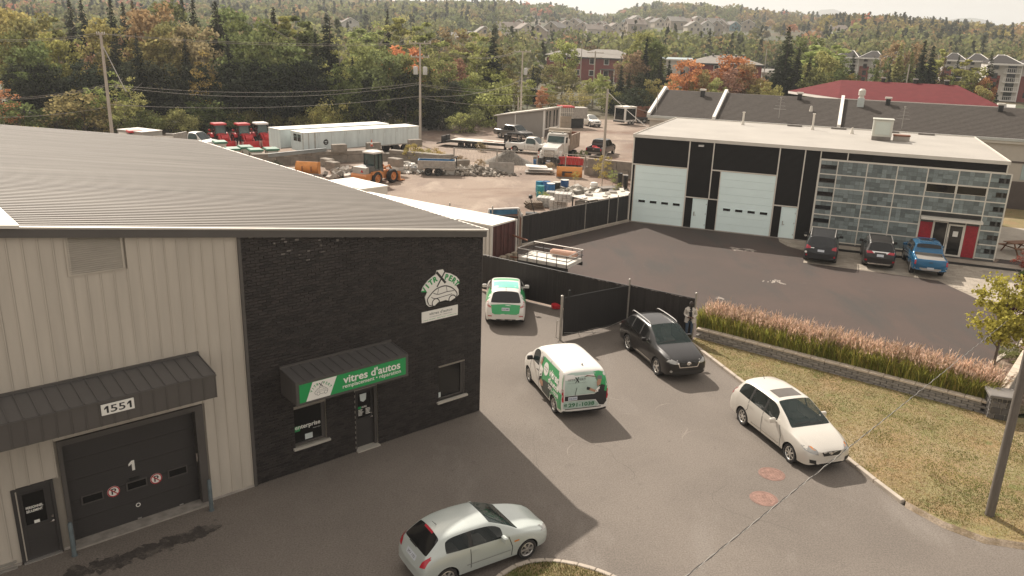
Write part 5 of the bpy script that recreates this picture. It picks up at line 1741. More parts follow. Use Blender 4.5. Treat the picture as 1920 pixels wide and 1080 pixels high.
def suv_rows(L,W,H,k=0):return two_box(L,W,H,.24,.92,(1.28,1.16),2.28,(4.02,.12),(4.52,1.12),(1.07,1.2),.78,.70)
lex,D,bv=make_car('parked_suv','black crossover with silver roof rails parked in front of the dark fence','SUV',dict(L=L,W=1.885,wr=.365,ww=.24,fo=.97,wb=2.74,rows=suv_rows(L,1.885,1.70),splits=(1.95,2.62,2.70,3.42,3.5,4.05),glass=[('front',1.28,2.28),('side',1.95,4.05),('pillar',2.62,2.70),('pillar',3.42,3.5),('rear',4.05,4.52)],paint=LEXB,gs=GLASSD,gf=SEEF,cabin=(1.5,1.06,2.6),gr=GLASSD,ws='spoke5',rim=ALLOYB,mirror=(1.98,1.17),mm=LEXB,handles=[(2.52,1.02),(3.35,1.05)],hm=CHROME,rails=(2.35,4.15,.60,1.70),railm=CHROME,headlight=[[(.46,.78),(.84,.84),(.90,.96),(.74,.98),(.5,.9)]],taillight=[[(.62,.92),(.92,.96),(.9,1.16),(.7,1.12)]],patches=[('grille',[(-.46,.9),(-.36,.66),(.36,.66),(.46,.9)],'F',BLACK),('emblem',circ2(0,.8,.1,18,.07),'F',CHROME),('lower_grille',rect(-.6,.6,.36,.5),'F',BLACK)],pair=[('grille_bar',[(.36,.64),(.40,.64),(.51,.93),(.46,.93)],'F',CHROME),('fog_lamp',circ2(.72,.5,.05,12),'F',LAMPW),('sill_strip',rect(L/2-3.4,L/2-1.5,.40,.44),'R',CHROME),('window_trim',rect(L/2-4.0,L/2-1.75,1.075,1.1),'R',CHROME)],seams=[[(1.6,.32),(1.58,.7),(1.75,1.06)],[(2.66,.32),(2.66,1.1)],[(3.6,.6),(3.45,.8),(3.46,1.15)]],antenna=(3.9,1.62)))
D('grille_bar',[(-.38,.64),(.38,.64),(.40,.67),(-.40,.67)],'F',CHROME,.014)
decal(lex,'wiper',ribbon2([(L/2-1.35,-.62),(L/2-1.4,.1)],.03),'T',BLACK,bv,.015,2)
place(lex,(5.89,29.64),(5.02,32.46),'R');clean(lex)
MURW=mat('paint_white',(.70,.675,.63),.28,.05,var=.03,coat=.6)
MURG=mat('paint_green',(.02,.33,.10),.28,.05,var=.03,coat=.6)
L=4.82
mur,D,bv=make_car('parked_suv','white and green company crossover seen from behind at the fence','SUV',dict(L=L,W=1.89,wr=.36,ww=.24,fo=.93,wb=2.82,rows=two_box(L,1.89,1.70,.25,.92,(1.25,1.14),2.25,(4.12,.12),(4.58,1.14),(1.06,1.2),.74,.68),splits=(1.95,2.62,2.70,3.42,3.5,3.9,2.5,3.6),glass=[('front',1.25,2.25),('side',1.95,3.9),('pillar',2.62,2.70),('rear',4.15,4.58)],paint=MURW,gs=GLASSD,gr=GLASSD,ws='spoke5',mirror=(1.98,1.16),mm=MURW,handles=[(2.52,1.0)],hm=CHROME,headlight=[[(.5,.78),(.85,.84),(.88,.98),(.6,.9)]],taillight=[[(.62,.98),(.70,.94),(.93,1.02),(.92,1.14),(.86,1.24),(.80,1.2),(.8,1.06)]],tl=mat('pink_lens',(.5,.2,.18),.2,coat=.5),patches=[('green_tailgate',[(-.68,1.06),(-.62,.72),(-.5,.66),(.5,.66),(.62,.72),(.68,1.06),(0,1.1)],'B',MURG),('roof_print',rect(-L/2+1.0,-L/2+1.85,-.58,.58),'T',mat('paint_mint',(.12,.55,.42),.3,coat=.5)),('roof_print',rect(L/2-2.75,L/2-2.4,-.6,.6),'T',MURG),('rear_bumper',[(-.8,.44),(.8,.44),(.74,.28),(-.74,.28)],'B',BLACK),('lettering_band',rect(-.24,.24,.66,.69),'B',SIGNW)],pair=[('green_shoulder',[(L/2-4.3,1.16),(L/2-4.25,1.5),(L/2-3.2,1.5),(L/2-3.0,1.0),(L/2-4.0,.9)],'R',MURG),('reflector',rect(.62,.8,.56,.6),'B',LAMPR)],antenna=(4.0,1.64)))
D('licence_plate',rect(-.18,.18,.82,.95),'B',PLATE,.02)
decal(mur,'plate_text',fit_text('F12 48P',-.15,.15,.86,.91,bold=.01),'B',INK,bv,.026)
decal(mur,'badge',ribbon2([(-.02,1.06),(.22,1.03)],.02),'B',CHROME,bv,.02)
D('wiper',[(0,1.16),(.4,1.18),(.4,1.21),(0,1.19)],'B',BLACK,.02)
pose(mur,-.30,34.6+L/2,rad(91));clean(mur)
VANW=MURW
L=4.40
w_=1.83/2
vr=[(0,w_*.62,.34,.62,w_*.58,.68,w_*.5,.70),(.08,w_*.86,.24,.72,w_*.8,.80,w_*.7,.83),(.32,w_*.96,.2,.90,w_*.9,.98,w_*.78,1.0),(.62,w_,.2,1.02,w_*.93,1.10,w_*.82,1.13),(.9,w_,.2,1.08,w_*.95,1.18,w_*.88,1.22),(1.15,w_,.2,1.10,w_*.96,1.42,w_*.86,1.46),(1.62,w_,.2,1.12,w_*.97,1.70,w_*.82,1.78),(2.3,w_,.2,1.13,w_*.975,1.76,w_*.83,1.85),(3.4,w_,.2,1.13,w_*.975,1.76,w_*.83,1.85),(4.12,w_,.2,1.13,w_*.97,1.74,w_*.82,1.82),(4.30,w_*.985,.22,1.12,w_*.95,1.64,w_*.80,1.70),(4.385,w_*.965,.26,1.05,w_*.93,1.12,w_*.88,1.14),(4.40,w_*.95,.34,.62,w_*.92,.68,w_*.86,.70)]
van,D,bv=make_car('company_van','white delivery van wrapped in green glass-repair advertising','van',dict(L=L,W=1.83,wr=.31,ww=.21,fo=.88,wb=2.76,rows=vr,splits=(1.32,2.02),glass=[('front',.95,1.62),('side',1.32,2.02)],paint=VANW,gs=GLASS,gf=GLASSG,ws='spoke7',mirror=(1.3,1.2),mm=BLACK,handles=[(2.0,.98)],hm=BLACK,headlight=[[(.5,.7),(.82,.78),(.84,.98),(.6,.9)]],taillight=[[(.80,.72),(.90,.72),(.89,1.16),(.82,1.18)]],patches=[('lower_grille',rect(-.5,.5,.4,.6),'F',BLACK)],seams=[[(1.15,.28),(1.12,.8),(1.2,1.08)],[(2.08,.28),(2.08,1.7)],[(3.05,.3),(3.05,1.72)]]))
MINT=mat('print_mint',(.40,.50,.44),.4,var=.15,vs=2)
D('print_field',[(-.78,.94),(.80,.96),(.76,1.66),(.5,1.72),(-.5,1.72),(-.74,1.66)],'B',MINT,.006)
D('print_field',[(.30,1.7),(.52,1.72),(.74,1.66),(.83,1.2),(.8,.98),(.55,1.1)],'B',MURG,.009)
D('print_field',[(-.76,.76),(-.76,.93),(.34,.93),(.82,1.16),(.82,.62),(.72,.48),(.56,.5),(.40,.72)],'B',INK,.010)
D('print_field',[(-.82,.62),(-.80,.74),(.36,.70),(.55,.52),(.44,.46),(-.8,.46)],'B',MINT,.010)
D('licence_plate',rect(-.64,-.3,.77,.90),'B',PLATE,.022)
decal(van,'plate_text',fit_text('FHR 0274',-.61,-.33,.80,.86,bold=.01),'B',mat('ink_blue',(.05,.09,.2),.5),bv,.028)
D('bumper_gap',rect(-.74,.62,.425,.45),'B',BLACK,.014)
decal(van,'phone_number',fit_text('291-1038',-.62,.36,.51,.66,bold=.03),'B',mat('print_green',(.03,.14,.06),.5),bv,.016)
decal(van,'phone_code',fit_text('418',-.78,-.68,.53,.66,bold=.03),'B',mat('print_green',(.03,.14,.06),.5),bv,.016)
decal(van,'brand_name',fit_text('VITR  PERT',-.66,.02,1.46,1.53,bold=.015),'B',GREY_INK,bv,.013)
decal(van,'brand_name',ribbon2([(-.37,1.58),(-.25,1.40)],.04),'B',INK,bv,.016);decal(van,'brand_name',ribbon2([(-.25,1.58),(-.38,1.38)],.025),'B',INK,bv,.018)
decal(van,'small_print',fit_text('vitres d autos remplacement',-.68,.03,1.37,1.40),'B',GREY_INK,bv,.013)
SKIN=mat('print_skin',(.42,.24,.16),.6,var=.1)
for pts,m in(([(.44,1.2),(.56,1.26),(.60,1.44),(.46,1.46),(.42,1.34)],SKIN),([(.40,1.46),(.62,1.44),(.62,1.56),(.48,1.58)],GREY_INK),([(.36,1.48),(.48,1.47),(.47,1.5),(.36,1.5)],GREY_INK),([(.42,.98),(.70,1.06),(.74,1.22),(.60,1.26),(.46,1.18)],INK),([(.42,1.12),(.56,1.24),(.60,1.22),(.48,1.0),(.36,1.0)],SIGNW),([(.12,1.10),(.38,.98),(.44,1.04),(.16,1.18)],SKIN),([(.04,1.12),(.16,1.08),(.18,1.18),(.06,1.22)],INK),([(-.06,1.56),(.06,1.62),(.42,1.56),(.40,1.54),(.08,1.585)],RUST),([(-.40,.94),(-.38,.94),(-.32,1.22),(-.335,1.22)],INK)):
 D('technician_print',pts,'B',m,.02,1)
sx=lambda s:-(L/2-s)
D('print_field',[(sx(2.2),.95),(sx(2.35),1.64),(sx(4.2),1.66),(sx(4.36),1.1),(sx(4.36),.42),(sx(3.96),.36),(sx(3.9),.66),(sx(3.55),.68),(sx(3.3),.5),(sx(3.18),.36),(sx(2.5),.42)],'L',MURG,.006)
D('print_field',[(sx(2.35),.5),(sx(2.6),.85),(sx(3.6),.98),(sx(3.3),.6),(sx(3.2),.34),(sx(2.5),.34)],'L',mat('print_dark',(.05,.06,.05),.5),.010)
D('print_disc',circ2(sx(2.75),1.3,.24,24),'L',SIGNW,.012)
decal(van,'disc_text',fit_text('service',sx(2.93),sx(2.57),1.32,1.38,bold=.01),'L',GREY_INK,bv,.016)
decal(van,'disc_text',fit_text('garanti',sx(2.9),sx(2.6),1.22,1.28,bold=.01),'L',GREY_INK,bv,.016)
decal(van,'side_lettering',fit_text('vitres',sx(3.08),sx(3.98),1.2,1.48,bold=.03),'L',SIGNW,bv,.016)
decal(van,'side_lettering',fit_text("d'autos",sx(3.1),sx(4.1),.96,1.17,bold=.03),'L',SIGNW,bv,.016)
decal(van,'side_lettering',fit_text('291-1038',sx(3.16),sx(4.15),.74,.89,bold=.03),'L',SIGNW,bv,.016)
for pts,m in(([(sx(2.14),1.3),(sx(2.26),1.26),(sx(2.32),1.46),(sx(2.2),1.52)],SKIN),([(sx(2.2),1.5),(sx(2.34),1.44),(sx(2.36),1.6),(sx(2.24),1.62)],GREY_INK),([(sx(2.2),.82),(sx(2.44),.9),(sx(2.5),1.2),(sx(2.3),1.28),(sx(2.18),1.1)],SIGNW),([(sx(2.24),.6),(sx(2.42),.5),(sx(2.62),.58),(sx(2.6),.74),(sx(2.4),.8)],SKIN),([(sx(2.16),.66),(sx(2.3),.62),(sx(2.42),.96),(sx(2.3),1.1)],INK)):
 D('technician_print',pts,'L',m,.018,1)
b=MB();b.lathe([(0,1.875),(.03,1.87),(.03,1.84)],(-L/2+.55,-.05,0),n=8);b.build('roof_stud',BLACK,van)
place(van,(.72,28.75),(1.62,25.98),'L');clean(van)
# ---- three vehicles at the office
L=5.08
MVB=mat('paint_graphite',(.022,.023,.025),.42,.2,var=.03,coat=.1)
BLK2=mat('paint_dull_black',(.014,.012,.011),.4,var=.03,coat=.1)
mini,D,bv=make_car('parked_minivan','dark graphite minivan with roof rails parked nose-in at the tiled office','minivan',dict(L=L,W=1.98,wr=.34,ww=.23,fo=1.0,wb=3.03,rows=two_box(L,1.98,1.76,.22,.86,(1.1,1.12),2.3,(4.72,.06),(4.94,1.08),(1.03,1.1),.76,.74),splits=(1.95,2.7,2.78,3.8,3.88,4.7),glass=[('front',1.1,2.3),('side',1.95,4.7),('pillar',2.7,2.78),('pillar',3.8,3.88),('rear',4.73,4.94)],paint=MVB,gs=GLASSD,gr=mat('rear_glass',(.03,.032,.034),.08,var=.2),ws='spoke7',mirror=(1.9,1.2),rails=(2.5,4.6,.72,1.77),railm=STEEL,headlight=[[(.5,.7),(.85,.8),(.88,.92),(.6,.88)]],taillight=[[(.60,.96),(.94,.92),(.95,1.12),(.80,1.16),(.62,1.08)]],patches=[('licence_plate',rect(-.19,.19,.80,.93),'B',PLATE),('lettering',rect(-.62,-.4,.98,1.02),'B',CHROME)],pair=[('reflector',rect(.76,.86,.5,.6),'B',LAMPR)]))
D('fuel_disc',circ2(-.86,.72,.07,12),'B',SIGNW,.012)
c=G(1536,497)
pose(mini,c.x+.366*(L/2),c.y+.93*(L/2),rad(68),.018);clean(mini)
L=4.70
msuv,D,bv=make_car('parked_suv','black compact SUV with silver roof rails parked between the minivan and the blue pickup','SUV',dict(L=L,W=1.81,wr=.35,ww=.23,fo=.95,wb=2.67,rows=two_box(L,1.81,1.71,.24,.9,(1.25,1.12),2.2,(4.2,.07),(4.52,1.12),(1.05,1.16),.8,.72),splits=(1.9,2.6,2.68,3.4,3.48,4.15),glass=[('front',1.25,2.2),('side',1.9,4.15),('pillar',2.6,2.68),('pillar',3.4,3.48),('rear',4.22,4.52)],paint=BLK2,gs=GLASSD,ws='spoke10',mirror=(1.9,1.18),rails=(2.3,4.25,.64,1.71),railm=ALLOYB,headlight=[[(.5,.75),(.85,.8),(.86,.92),(.6,.9)]],taillight=[[(.36,1.0),(.86,.96),(.87,1.1),(.5,1.12)]],patches=[('licence_plate',rect(-.19,.19,.82,.96),'B',PLATE),('chrome_strip',[(-.56,1.12),(.56,1.12),(.36,.98),(.3,1.06),(-.3,1.06),(-.36,.98)],'B',CHROME),('skid_plate',[(-.66,.42),(.66,.42),(.58,.33),(-.58,.33)],'B',ALU)],pair=[('fender_strip',rect(L/2-3.2,L/2-1.5,.42,.46),'R',ALU),('reflector',rect(.7,.84,.52,.62),'B',LAMPR)]))
D('licence_plate',rect(-.19,.19,.82,.96),'B',PLATE,.022)
c=G(1647,507)
pose(msuv,c.x+.366*(L/2)-.1,c.y+.93*(L/2),rad(70),.018);clean(msuv)
def pickup(label,L,W,H,bed_s,wr,wb,fo,P,cab_rear,crew=True,gl=GLASSD,rim=ALLOY,sub=2,group=None,bedm=BLACK,cover=None,hood=1.15,rail=1.15,bedcol=None):
 w=W/2
 rows=[(0,w*.7,.50,.74,w*.66,.86,w*.6,.88),(.08,w*.9,.42,.9,w*.84,1.0,w*.76,1.02),(.35,w*.98,.38,hood-.14,w*.92,hood-.04,w*.8,hood-.01),(.9,w,.36,hood-.1,w*.94,hood,w*.82,hood+.03),(1.35,w,.36,hood-.06,w*.95,hood+.02,w*.88,hood+.05),(1.75,w,.36,hood,w*.95,lerp(hood,H,.5),w*.84,lerp(hood,H,.55)),(2.1,w,.36,hood,w*.95,H-.1,w*.75,H-.03),(lerp(2.1,cab_rear,.5),w,.36,hood,w*.95,H-.08,w*.75,H),(cab_rear-.1,w,.36,hood,w*.94,H-.1,w*.73,H-.02),(cab_rear,w,.36,hood-.01,w*.93,H-.3,w*.74,H-.27),(cab_rear+.04,w,.36,rail-.05,w*.95,rail-.02,w*.88,rail),(bed_s,w,.38,rail-.05,w*.96,rail-.01,w*.9,rail),(L-.12,w*.99,.40,rail-.05,w*.95,rail-.01,w*.89,rail),(L-.07,w*.96,.46,rail-.07,w*.93,rail-.03,w*.87,rail-.02),(L,w*.92,.48,.66,w*.88,.70,w*.8,.71)]
 mid=lerp(2.1,cab_rear,.52)
 gls=[('front',1.35,2.1),('side',1.78,cab_rear-.12),('rear',cab_rear-.1,cab_rear)]
 spl=[cab_rear-.12,1.78]
 if crew:gls.append(('pillar',mid,mid+.1));spl+=[mid,mid+.1]
 cut=(-L/2+.13,L/2-cab_rear-.1,-w*.80,w*.80,.72 if cover is None else rail-.04,rail+.4)
 o,D,bv=make_car('pickup_truck',label,'pickup truck',dict(L=L,W=W,wr=wr,ww=.26,fo=fo,wb=wb,rows=rows,splits=spl,glass=gls,paint=P,gs=gl,gf=GLASS,gr=gl,ws='spoke5',rim=rim,mirror=(1.85,1.25),mm=P if crew else BLACK,cut=[cut],sub=sub,inner=cover or BLACK,headlight=[[(.62,.86),(.88,.86),(.88,1.06),(.66,1.06)]],taillight=[[(.80,.82),(.94,.82),(.93,1.08),(.80,1.08)]],patches=[('grille',rect(-.56,.56,.76,1.02),'F',BLACK),('front_bumper',rect(-.85,.85,.5,.64),'F',CHROME),('rear_bumper',rect(-.86,.86,.50,.64),'B',STEEL)],handles=[(lerp(2.1,cab_rear,.45),hood-.08)]+([(cab_rear-.15,hood-.06)]if crew else[]),hm=P,seams=[[(1.55,.45),(1.55,hood)],[(cab_rear-.02,.42),(cab_rear-.02,hood)],[(mid+.05,.42),(mid+.05,hood)]]),group)
 return o,D,bv
BLUEP=mat('paint_blue',(.012,.115,.24),.25,.35,var=.03,coat=.7)
pb,D,bv=pickup('bright blue crew cab pickup with a grey bed cover parked by the office entrance',5.39,1.89,1.79,4.6,.38,3.24,.95,BLUEP,3.85,cover=mat('bed_cover',(.2,.185,.165),.8))
D('licence_plate',rect(-.18,.18,.58,.70),'B',PLATE,.03);D('handle',rect(-.1,.1,.95,1.0),'B',BLACK,.012);D('sunroof',rect(2.69-3.0,2.69-2.55,-.36,.36),'T',GLASSD)
b=MB();b.tube([(2.69-2.4,-.5,1.83),(2.69-2.4,.5,1.83)],.02);b.tube([(2.69-3.5,-.5,1.81),(2.69-3.5,.5,1.81)],.02);b.build('roof_bar',BLUEP,pb)
c=G(1742,523)
pose(pb,c.x+.366*2.69-.25,c.y+.93*2.69-.05,rad(72),.018);clean(pb)
# ---- yard pickups
GREYP=mat('paint_grey',(.175,.162,.148),.3,.4,var=.03,coat=.5)
pk,D,bv=pickup('grey crew cab pickup parked beside the grey shed',5.8,2.0,1.9,5.0,.40,3.57,1.0,GREYP,4.0,rim=ALLOYB)
f,q=G(972.5,264),G(925,257)
d=(f-q).normalized();q2=f-d*3.57
place(pk,(f.x,f.y),(q2 .x,q2 .y),'R');clean(pk)
WHP=mat('paint_fleet_white',(.66,.64,.59),.35,var=.04,coat=.4)
pk,D,bv=pickup('white regular cab work pickup hitched to the gooseneck trailer',5.7,2.03,1.9,4.9,.40,3.38,1.0,WHP,3.15,crew=False,gl=GLASSG,rim=DISH)
f,q=G(1014.5,291),G(962,286)
d=(f-q).normalized();q2=f-d*3.38
decal(pk,'door_lettering',fit_text('paysagiste',2.85-2.75,2.85-1.9,.78,.86,bold=.02),'R',RUST,bv,.01)
place(pk,(f.x,f.y),(q2 .x,q2 .y),'R');clean(pk);GMC=(f+q)/2,d
DKP=mat('paint_dark',(.035,.028,.026),.3,.2,var=.03,coat=.5)
pk,D,bv=pickup('dark crew cab pickup with red load seen from behind in the yard',5.8,2.0,1.92,5.0,.40,3.6,1.0,DKP,4.0,rim=ALLOY)
c=G(1113,296)
D('emblem',circ2(0,.95,.09,12),'B',CHROME,.014)
b=MB();b.rb((-1.6,.3,1.02),(.5,.6,.35),.3,cham=.05);b.rb((-2.2,-.2,.98),(.6,.5,.3),-.2,cham=.05);b.build('red_load',REDM,pk)
pose(pk,c.x+1.1,c.y+2.7,rad(66));clean(pk)
pk,D,bv=pickup('white flatbed work truck showing its cab above the metal roof',5.9,2.05,2.0,5.0,.42,3.6,1.0,WHP,3.1,crew=False,gl=GLASSG,rim=DISH)
c=G(362,272,.8)
b=MB();b.bx(-2.9,-.3,-1.0,1.0,1.16,1.26);b.build('flatbed_deck',WOOD,pk)
pose(pk,c.x-.8,c.y+2.2,rad(-14));clean(pk)
L=4.6
far_suv,D,bv=make_car('parked_suv','white SUV parked facing out beside the raised dump box','SUV',dict(L=L,W=1.85,wr=.36,ww=.23,fo=.92,wb=2.7,rows=two_box(L,1.85,1.72,.24,.92,(1.25,1.12),2.2,(4.1,.08),(4.45,1.12),(1.06,1.16),.8,.71),sub=2,splits=(1.9,2.6,2.7,4.0),glass=[('front',1.25,2.2),('side',1.9,4.0),('pillar',2.6,2.7),('rear',4.1,4.45)],paint=WHP,gs=GLASSD,gf=mat('pale_glass',(.22,.23,.22),.15),mirror=(1.9,1.18),headlight=[[(.5,.8),(.85,.84),(.88,.95),(.6,.93)]],patches=[('grille',[(-.42,.92),(-.3,.7),(.3,.7),(.42,.92)],'F',BLACK),('lower_grille',rect(-.6,.6,.4,.52),'F',BLACK)]))
c=G(1112,238)
pose(far_suv,c.x-.3,c.y+1.5,rad(-68));clean(far_suv)
far2=None
# ------------------------------------------------------------ the contractor's yard
def solo(name,b,mats,label,cat,loc=(0,0,0),rz=0,group=None,smooth=False):
 return tag(b.build(name,mats,None,smooth,loc=loc,rz=rz),label,cat,group)
def ang(a,c):return math.atan2(c[1]-a[1],c[0]-a[0])
def part(par,name,m,*boxes,**k):
 for q in boxes:
  b=MB();b.bx(*q);o=b.build(name,m,par,**k)
 return o
TRW=mat('trailer_white',(.60,.66,.65),.5,var=.12,vs=.9,stretch=(3,3,.5))
TRW2=mat('trailer_roof',(.72,.69,.62),.6,var=.07,vs=.5)
STAIN=mat('grey_stain',(.36,.345,.31),.7,var=.3,vs=3)
def box_trailer(label,x0y0,x1y1,W,z0,z1,front_cut=0):
 root=thing('box_trailer',label,'trailer',(x0y0[0],x0y0[1],0),ang(x0y0,x1y1),'old box trailers in the yard')
 L=math.hypot(x1y1[0]-x0y0[0],x1y1[1]-x0y0[1])
 n=9
 for i in range(n):
  part(root,'side_panel',TRW,(L*i/n+.01,L*(i+1)/n-.01,-.03,0,z0,z1-.06))
 part(root,'body',TRW,(0,L,0,W,z0,z1-.06))
 part(root,'roof',TRW2,(-.03,L+.03,-.05,W+.05,z1-.06,z1))
 part(root,'rail',STAIN,(0,L,-.05,-.031,z0,z0+.12))
 for i in range(1,n):
  b=MB();x=L*i/n;h=random.uniform(.4,1.3)
  b.bx(x-.012,x+.012,-.034,-.031,z1-.1-h,z1-.1);b.bx(x+.2,x+.2+random.uniform(.02,.06),-.034,-.0305,z1-.1-h*.5,z1-.1)
  o=b.build('rust_streak',STAIN,root);o['kind']='stuff'
 return root,L
A=G(568,249,2.95);Bp=G(785,236,2.95)
t1,TL=box_trailer('long whitish box trailer with a round dark emblem and a cab-like front end',(A.x,A.y),(Bp.x,Bp.y),2.5,1.0,2.95)
b=MB();b.lathe([(0,0),(.3,0),(.3,.004),(0,.004)],(2.6,-.036,1.85),'Y',20);em=b.build('emblem',INK,t1)
b=MB();b.bx(2.45,2.75,-.041,-.037,1.87,1.94);b.bx(2.5,2.7,-.041,-.037,1.73,1.78);b.build('emblem_mark',TRW,em)
part(t1,'front_window',GLASSD,(-.04,-.0,.5,1.1,2.0,2.7),(-.04,0,1.3,1.9,2.0,2.7))
part(t1,'front_trim',STAIN,(-.06,-.0,.0,.06,1.0,2.9),(.55,.62,-.045,-.031,1.0,2.85),(1.25,1.4,-.045,-.031,1.0,2.85))
for x in(TL-1.8,TL-3.0):
 for y_ in(.1,2.1):b=MB();b.cyl((x,y_,.5),(x,y_+.3,.5),.5,n=18);b.build('wheel',RUBBER,t1)
part(t1,'landing_leg',STEEL,(2.2,2.35,.3,.45,0,.9),(2.2,2.35,2.0,2.15,0,.9))
u_=Vector((Bp.x-A.x,Bp.y-A.y)).normalized();n_=Vector((-u_.y,u_.x))
a2=Vector((A.x,A.y))+n_*3.3-u_*.8;b2=a2+u_*(TL-1.0)
box_trailer('long whitish box trailer standing behind the one with the round emblem',a2,b2,2.5,1.0,3.0)
BLKC=mat('concrete_block',(.235,.205,.17),.92,var=.3,vs=1.6,bump=.3,bs=15,island=.12)
blk=MB();blk.rb((0,0,.4),(1.48,.75,.78),cham=.05);blkm=blk.mesh('concrete_block',[BLKC])
wpts=[Vector((-26.5,78.2,0)),Vector((-13.9,85.3,0)),Vector((-7.1,82.2,0))]
bwl=thing('block_wall','row of big concrete blocks stacked below the long white trailers','wall',wpts[0],0)
for a,c in zip(wpts[:-1],wpts[1:]):
 n=round((c-a).length/1.5);w_a=ang(a,c)
 for r in range(2):
  for i in range(n):
   if r==1 and i==n-1:continue
   q=a.lerp(c,(i+.5+.45*r)/n)-wpts[0]
   o=link('concrete_block',blkm,bwl,(q.x,q.y+random.uniform(-.05,.05),r*.79),w_a+random.uniform(-.02,.02))
   if r:o.scale=(1,1,.5)
w_a=ang(wpts[0],wpts[1])
def cblock(px,py,rz,z=0,lab='',n=1):
 p=G(px,py,z)
 o=link('concrete_block',blkm,None,(p.x,p.y,z),rz)
 return tag(o,lab,'concrete block','loose concrete blocks in the yard')
cblock(636,285,w_a,1.18,'dark concrete block on top of the block wall below the trailer emblem')
cblock(700,281,w_a,.95,'low concrete block under the traffic cone on the block wall')
cblock(778,275,w_a,1.18,'dark concrete block on top of the block wall by the pole')
cblock(624,318,w_a-1.2,0,'concrete block jutting forward right of the left orange bucket')
cblock(614,312,w_a-1.2,0,'concrete block behind the one jutting forward by the orange bucket')
cblock(742,312,w_a-1.2,0,'concrete block jutting forward behind the wheel loader cab');cblock(742,312,w_a-1.15,.8,'upper concrete block of the pair behind the wheel loader cab')
cblock(756,318,w_a,0,'reddish concrete block in front of the pair behind the loader')
cblock(866,314,w_a,0,'concrete block behind the white tank cube');cblock(836,304,w_a,.8,'pale upper concrete block left of the fence post by the weeds')
CONE=mat('cone_orange',(.55,.1,.05),.6,var=.1)
def cone(px,py,z,lab):
 p=G(px,py,z)
 b=MB();b.bx(-.2,.2,-.2,.2,0,.04,1);b.lathe([(.14,.04),(.11,.25)],n=12);b.lathe([(.11,.25),(.08,.45)],n=12,mat=2);b.lathe([(.08,.45),(.03,.72),(0,.73)],n=12)
 solo('traffic_cone',b,[CONE,BLACK,SIGNW],lab,'traffic cone',p,group='traffic cones in the yard')
cone(697,275,1.72,'orange traffic cone on a block in front of the white trailer');cone(959,287,0,'orange traffic cone beside the white pickup rear wheel');cone(1009,300,0,'orange traffic cone between the white pickup and the dump truck');cone(1010,296,.75,'orange traffic cone on the small grey block by the blue drums')
b0,b1=G(503,293,1.25),G(612,282,1.25)
b=MB();b.rb(((b0 .x+b1 .x)/2,(b0 .y+b1 .y)/2,1.3),((b1-b0).length,.08,.3),ang(b0,b1))
b.rb(((b0 .x+b1 .x)/2,(b0 .y+b1 .y)/2,1.48),((b1-b0).length,.16,.06),ang(b0,b1))
solo('guard_rail',b,mat('grey_rail',(.25,.27,.27),.5,.3,var=.15),'grey metal guard rail above the left end of the block wall','guard rail')
def plow(label,px0,px1,py,h,holes=False):
 a,c=G(px0,py),G(px1,py+2)
 L_=(c-a).length
 root=thing('plow_blade',label,'plow',(a.x,a.y,0),ang(a,c),'orange plow blades in the yard')
 P=[(.0,.05)]+[(-.35*math.sin(t*PI/10)+.0,.05+h*t/10)for t in range(1,11)]
 P2=[(p[0]+.07,p[1])for p in P[::-1]]
 b=MB();b.prism(P+P2,0,L_,'X');b.build('blade',ORANGE,root)
 part(root,'edge',STEEL,(0,L_,-.06,.0,.0,.12))
 for x in(.02,L_-.06):
  b=MB();b.prism([(p[0]+.0,p[1])for p in P]+[(.55,h),(.6,.05)],x,x+.05,'X');b.build('end_plate',ORANGE,root)
 if holes:
  b=MB();b.bx(L_*.22,L_*.32,-.42,-.3,h*.25,h*.62);b.bx(L_*.22,L_*.6,-.43,-.35,h*.55,h*.66);b.build('bracket',BLACK,root)
 else:
  for t in(.3,.7):
   b=MB();b.bx(L_*t,L_*t+.08,-.38,-.3,h*.3,h*.7);b.build('bracket',RUST,root)
plow('orange curved plow blade below the left end of the block wall',556,598,326,1.15)
plow('long orange plow blade with dark brackets near the black workshop',1043,1091,333,1.05,True)
LOR=mat('loader_orange',(.60,.235,.075),.42,var=.1,coat=.3)
LGR=mat('loader_grey',(.10,.105,.10),.5,var=.1)
rp,fp=G(706,348),G(741,341)
wl_=thing('wheel_loader','orange wheel loader with a glazed cab and slow-vehicle triangle','wheel loader',(0,0,0),0)
ha=math.atan2(fp.y-rp.y,fp.x-rp.x);hx=Vector((math.cos(ha),math.sin(ha)));lf=Vector((-hx.y,hx.x))
WBL=2.1
ctr=Vector((rp.x,rp.y))+hx*.4+lf*.85
wl_.location=(ctr.x,ctr.y,0);wl_.rotation_euler=(0,0,ha)
add_wheels(wl_,[(-.4,.85),(-.4,-.85),(1.75,.85),(1.75,-.85)],.62,.42,'truck',LOR)
b=MB();b.prism([(-1.75,.62),(-1.8,.95),(-1.68,1.12),(.55,1.12),(.62,.6),(.2,.5)],-.85,.85,'Y');b.build('chassis',LOR,wl_)
b=MB();b.prism([(-1.68,1.14),(-1.62,1.62),(-.5,1.72),(-.35,1.14)],-.72,.72,'Y');b.build('engine_cover',LGR,wl_)
b=MB();b.prism([(-1.7,1.12),(-1.66,1.66),(-1.2,1.68),(-1.25,1.12)],-.73,.73,'Y');b.build('rear_grille',mat('loader_pale',(.36,.33,.29),.5),wl_)
for y_ in(-.98,.72):
 b=MB();b.prism([(-1.05,1.0),(-.95,1.25),(.15,1.25),(.25,1.0)],y_,y_+.26,'Y');b.build('fender',LOR,wl_)
for(x,y)in((-.35,-.62),(-.35,.62),(.75,-.62),(.75,.62),(.2,-.66),(.2,.66)):
 b=MB();b.cyl((x,y,1.1),(x*.9,y*.95,2.75),.05,n=6);b.build('cab_post',BLACK,wl_)
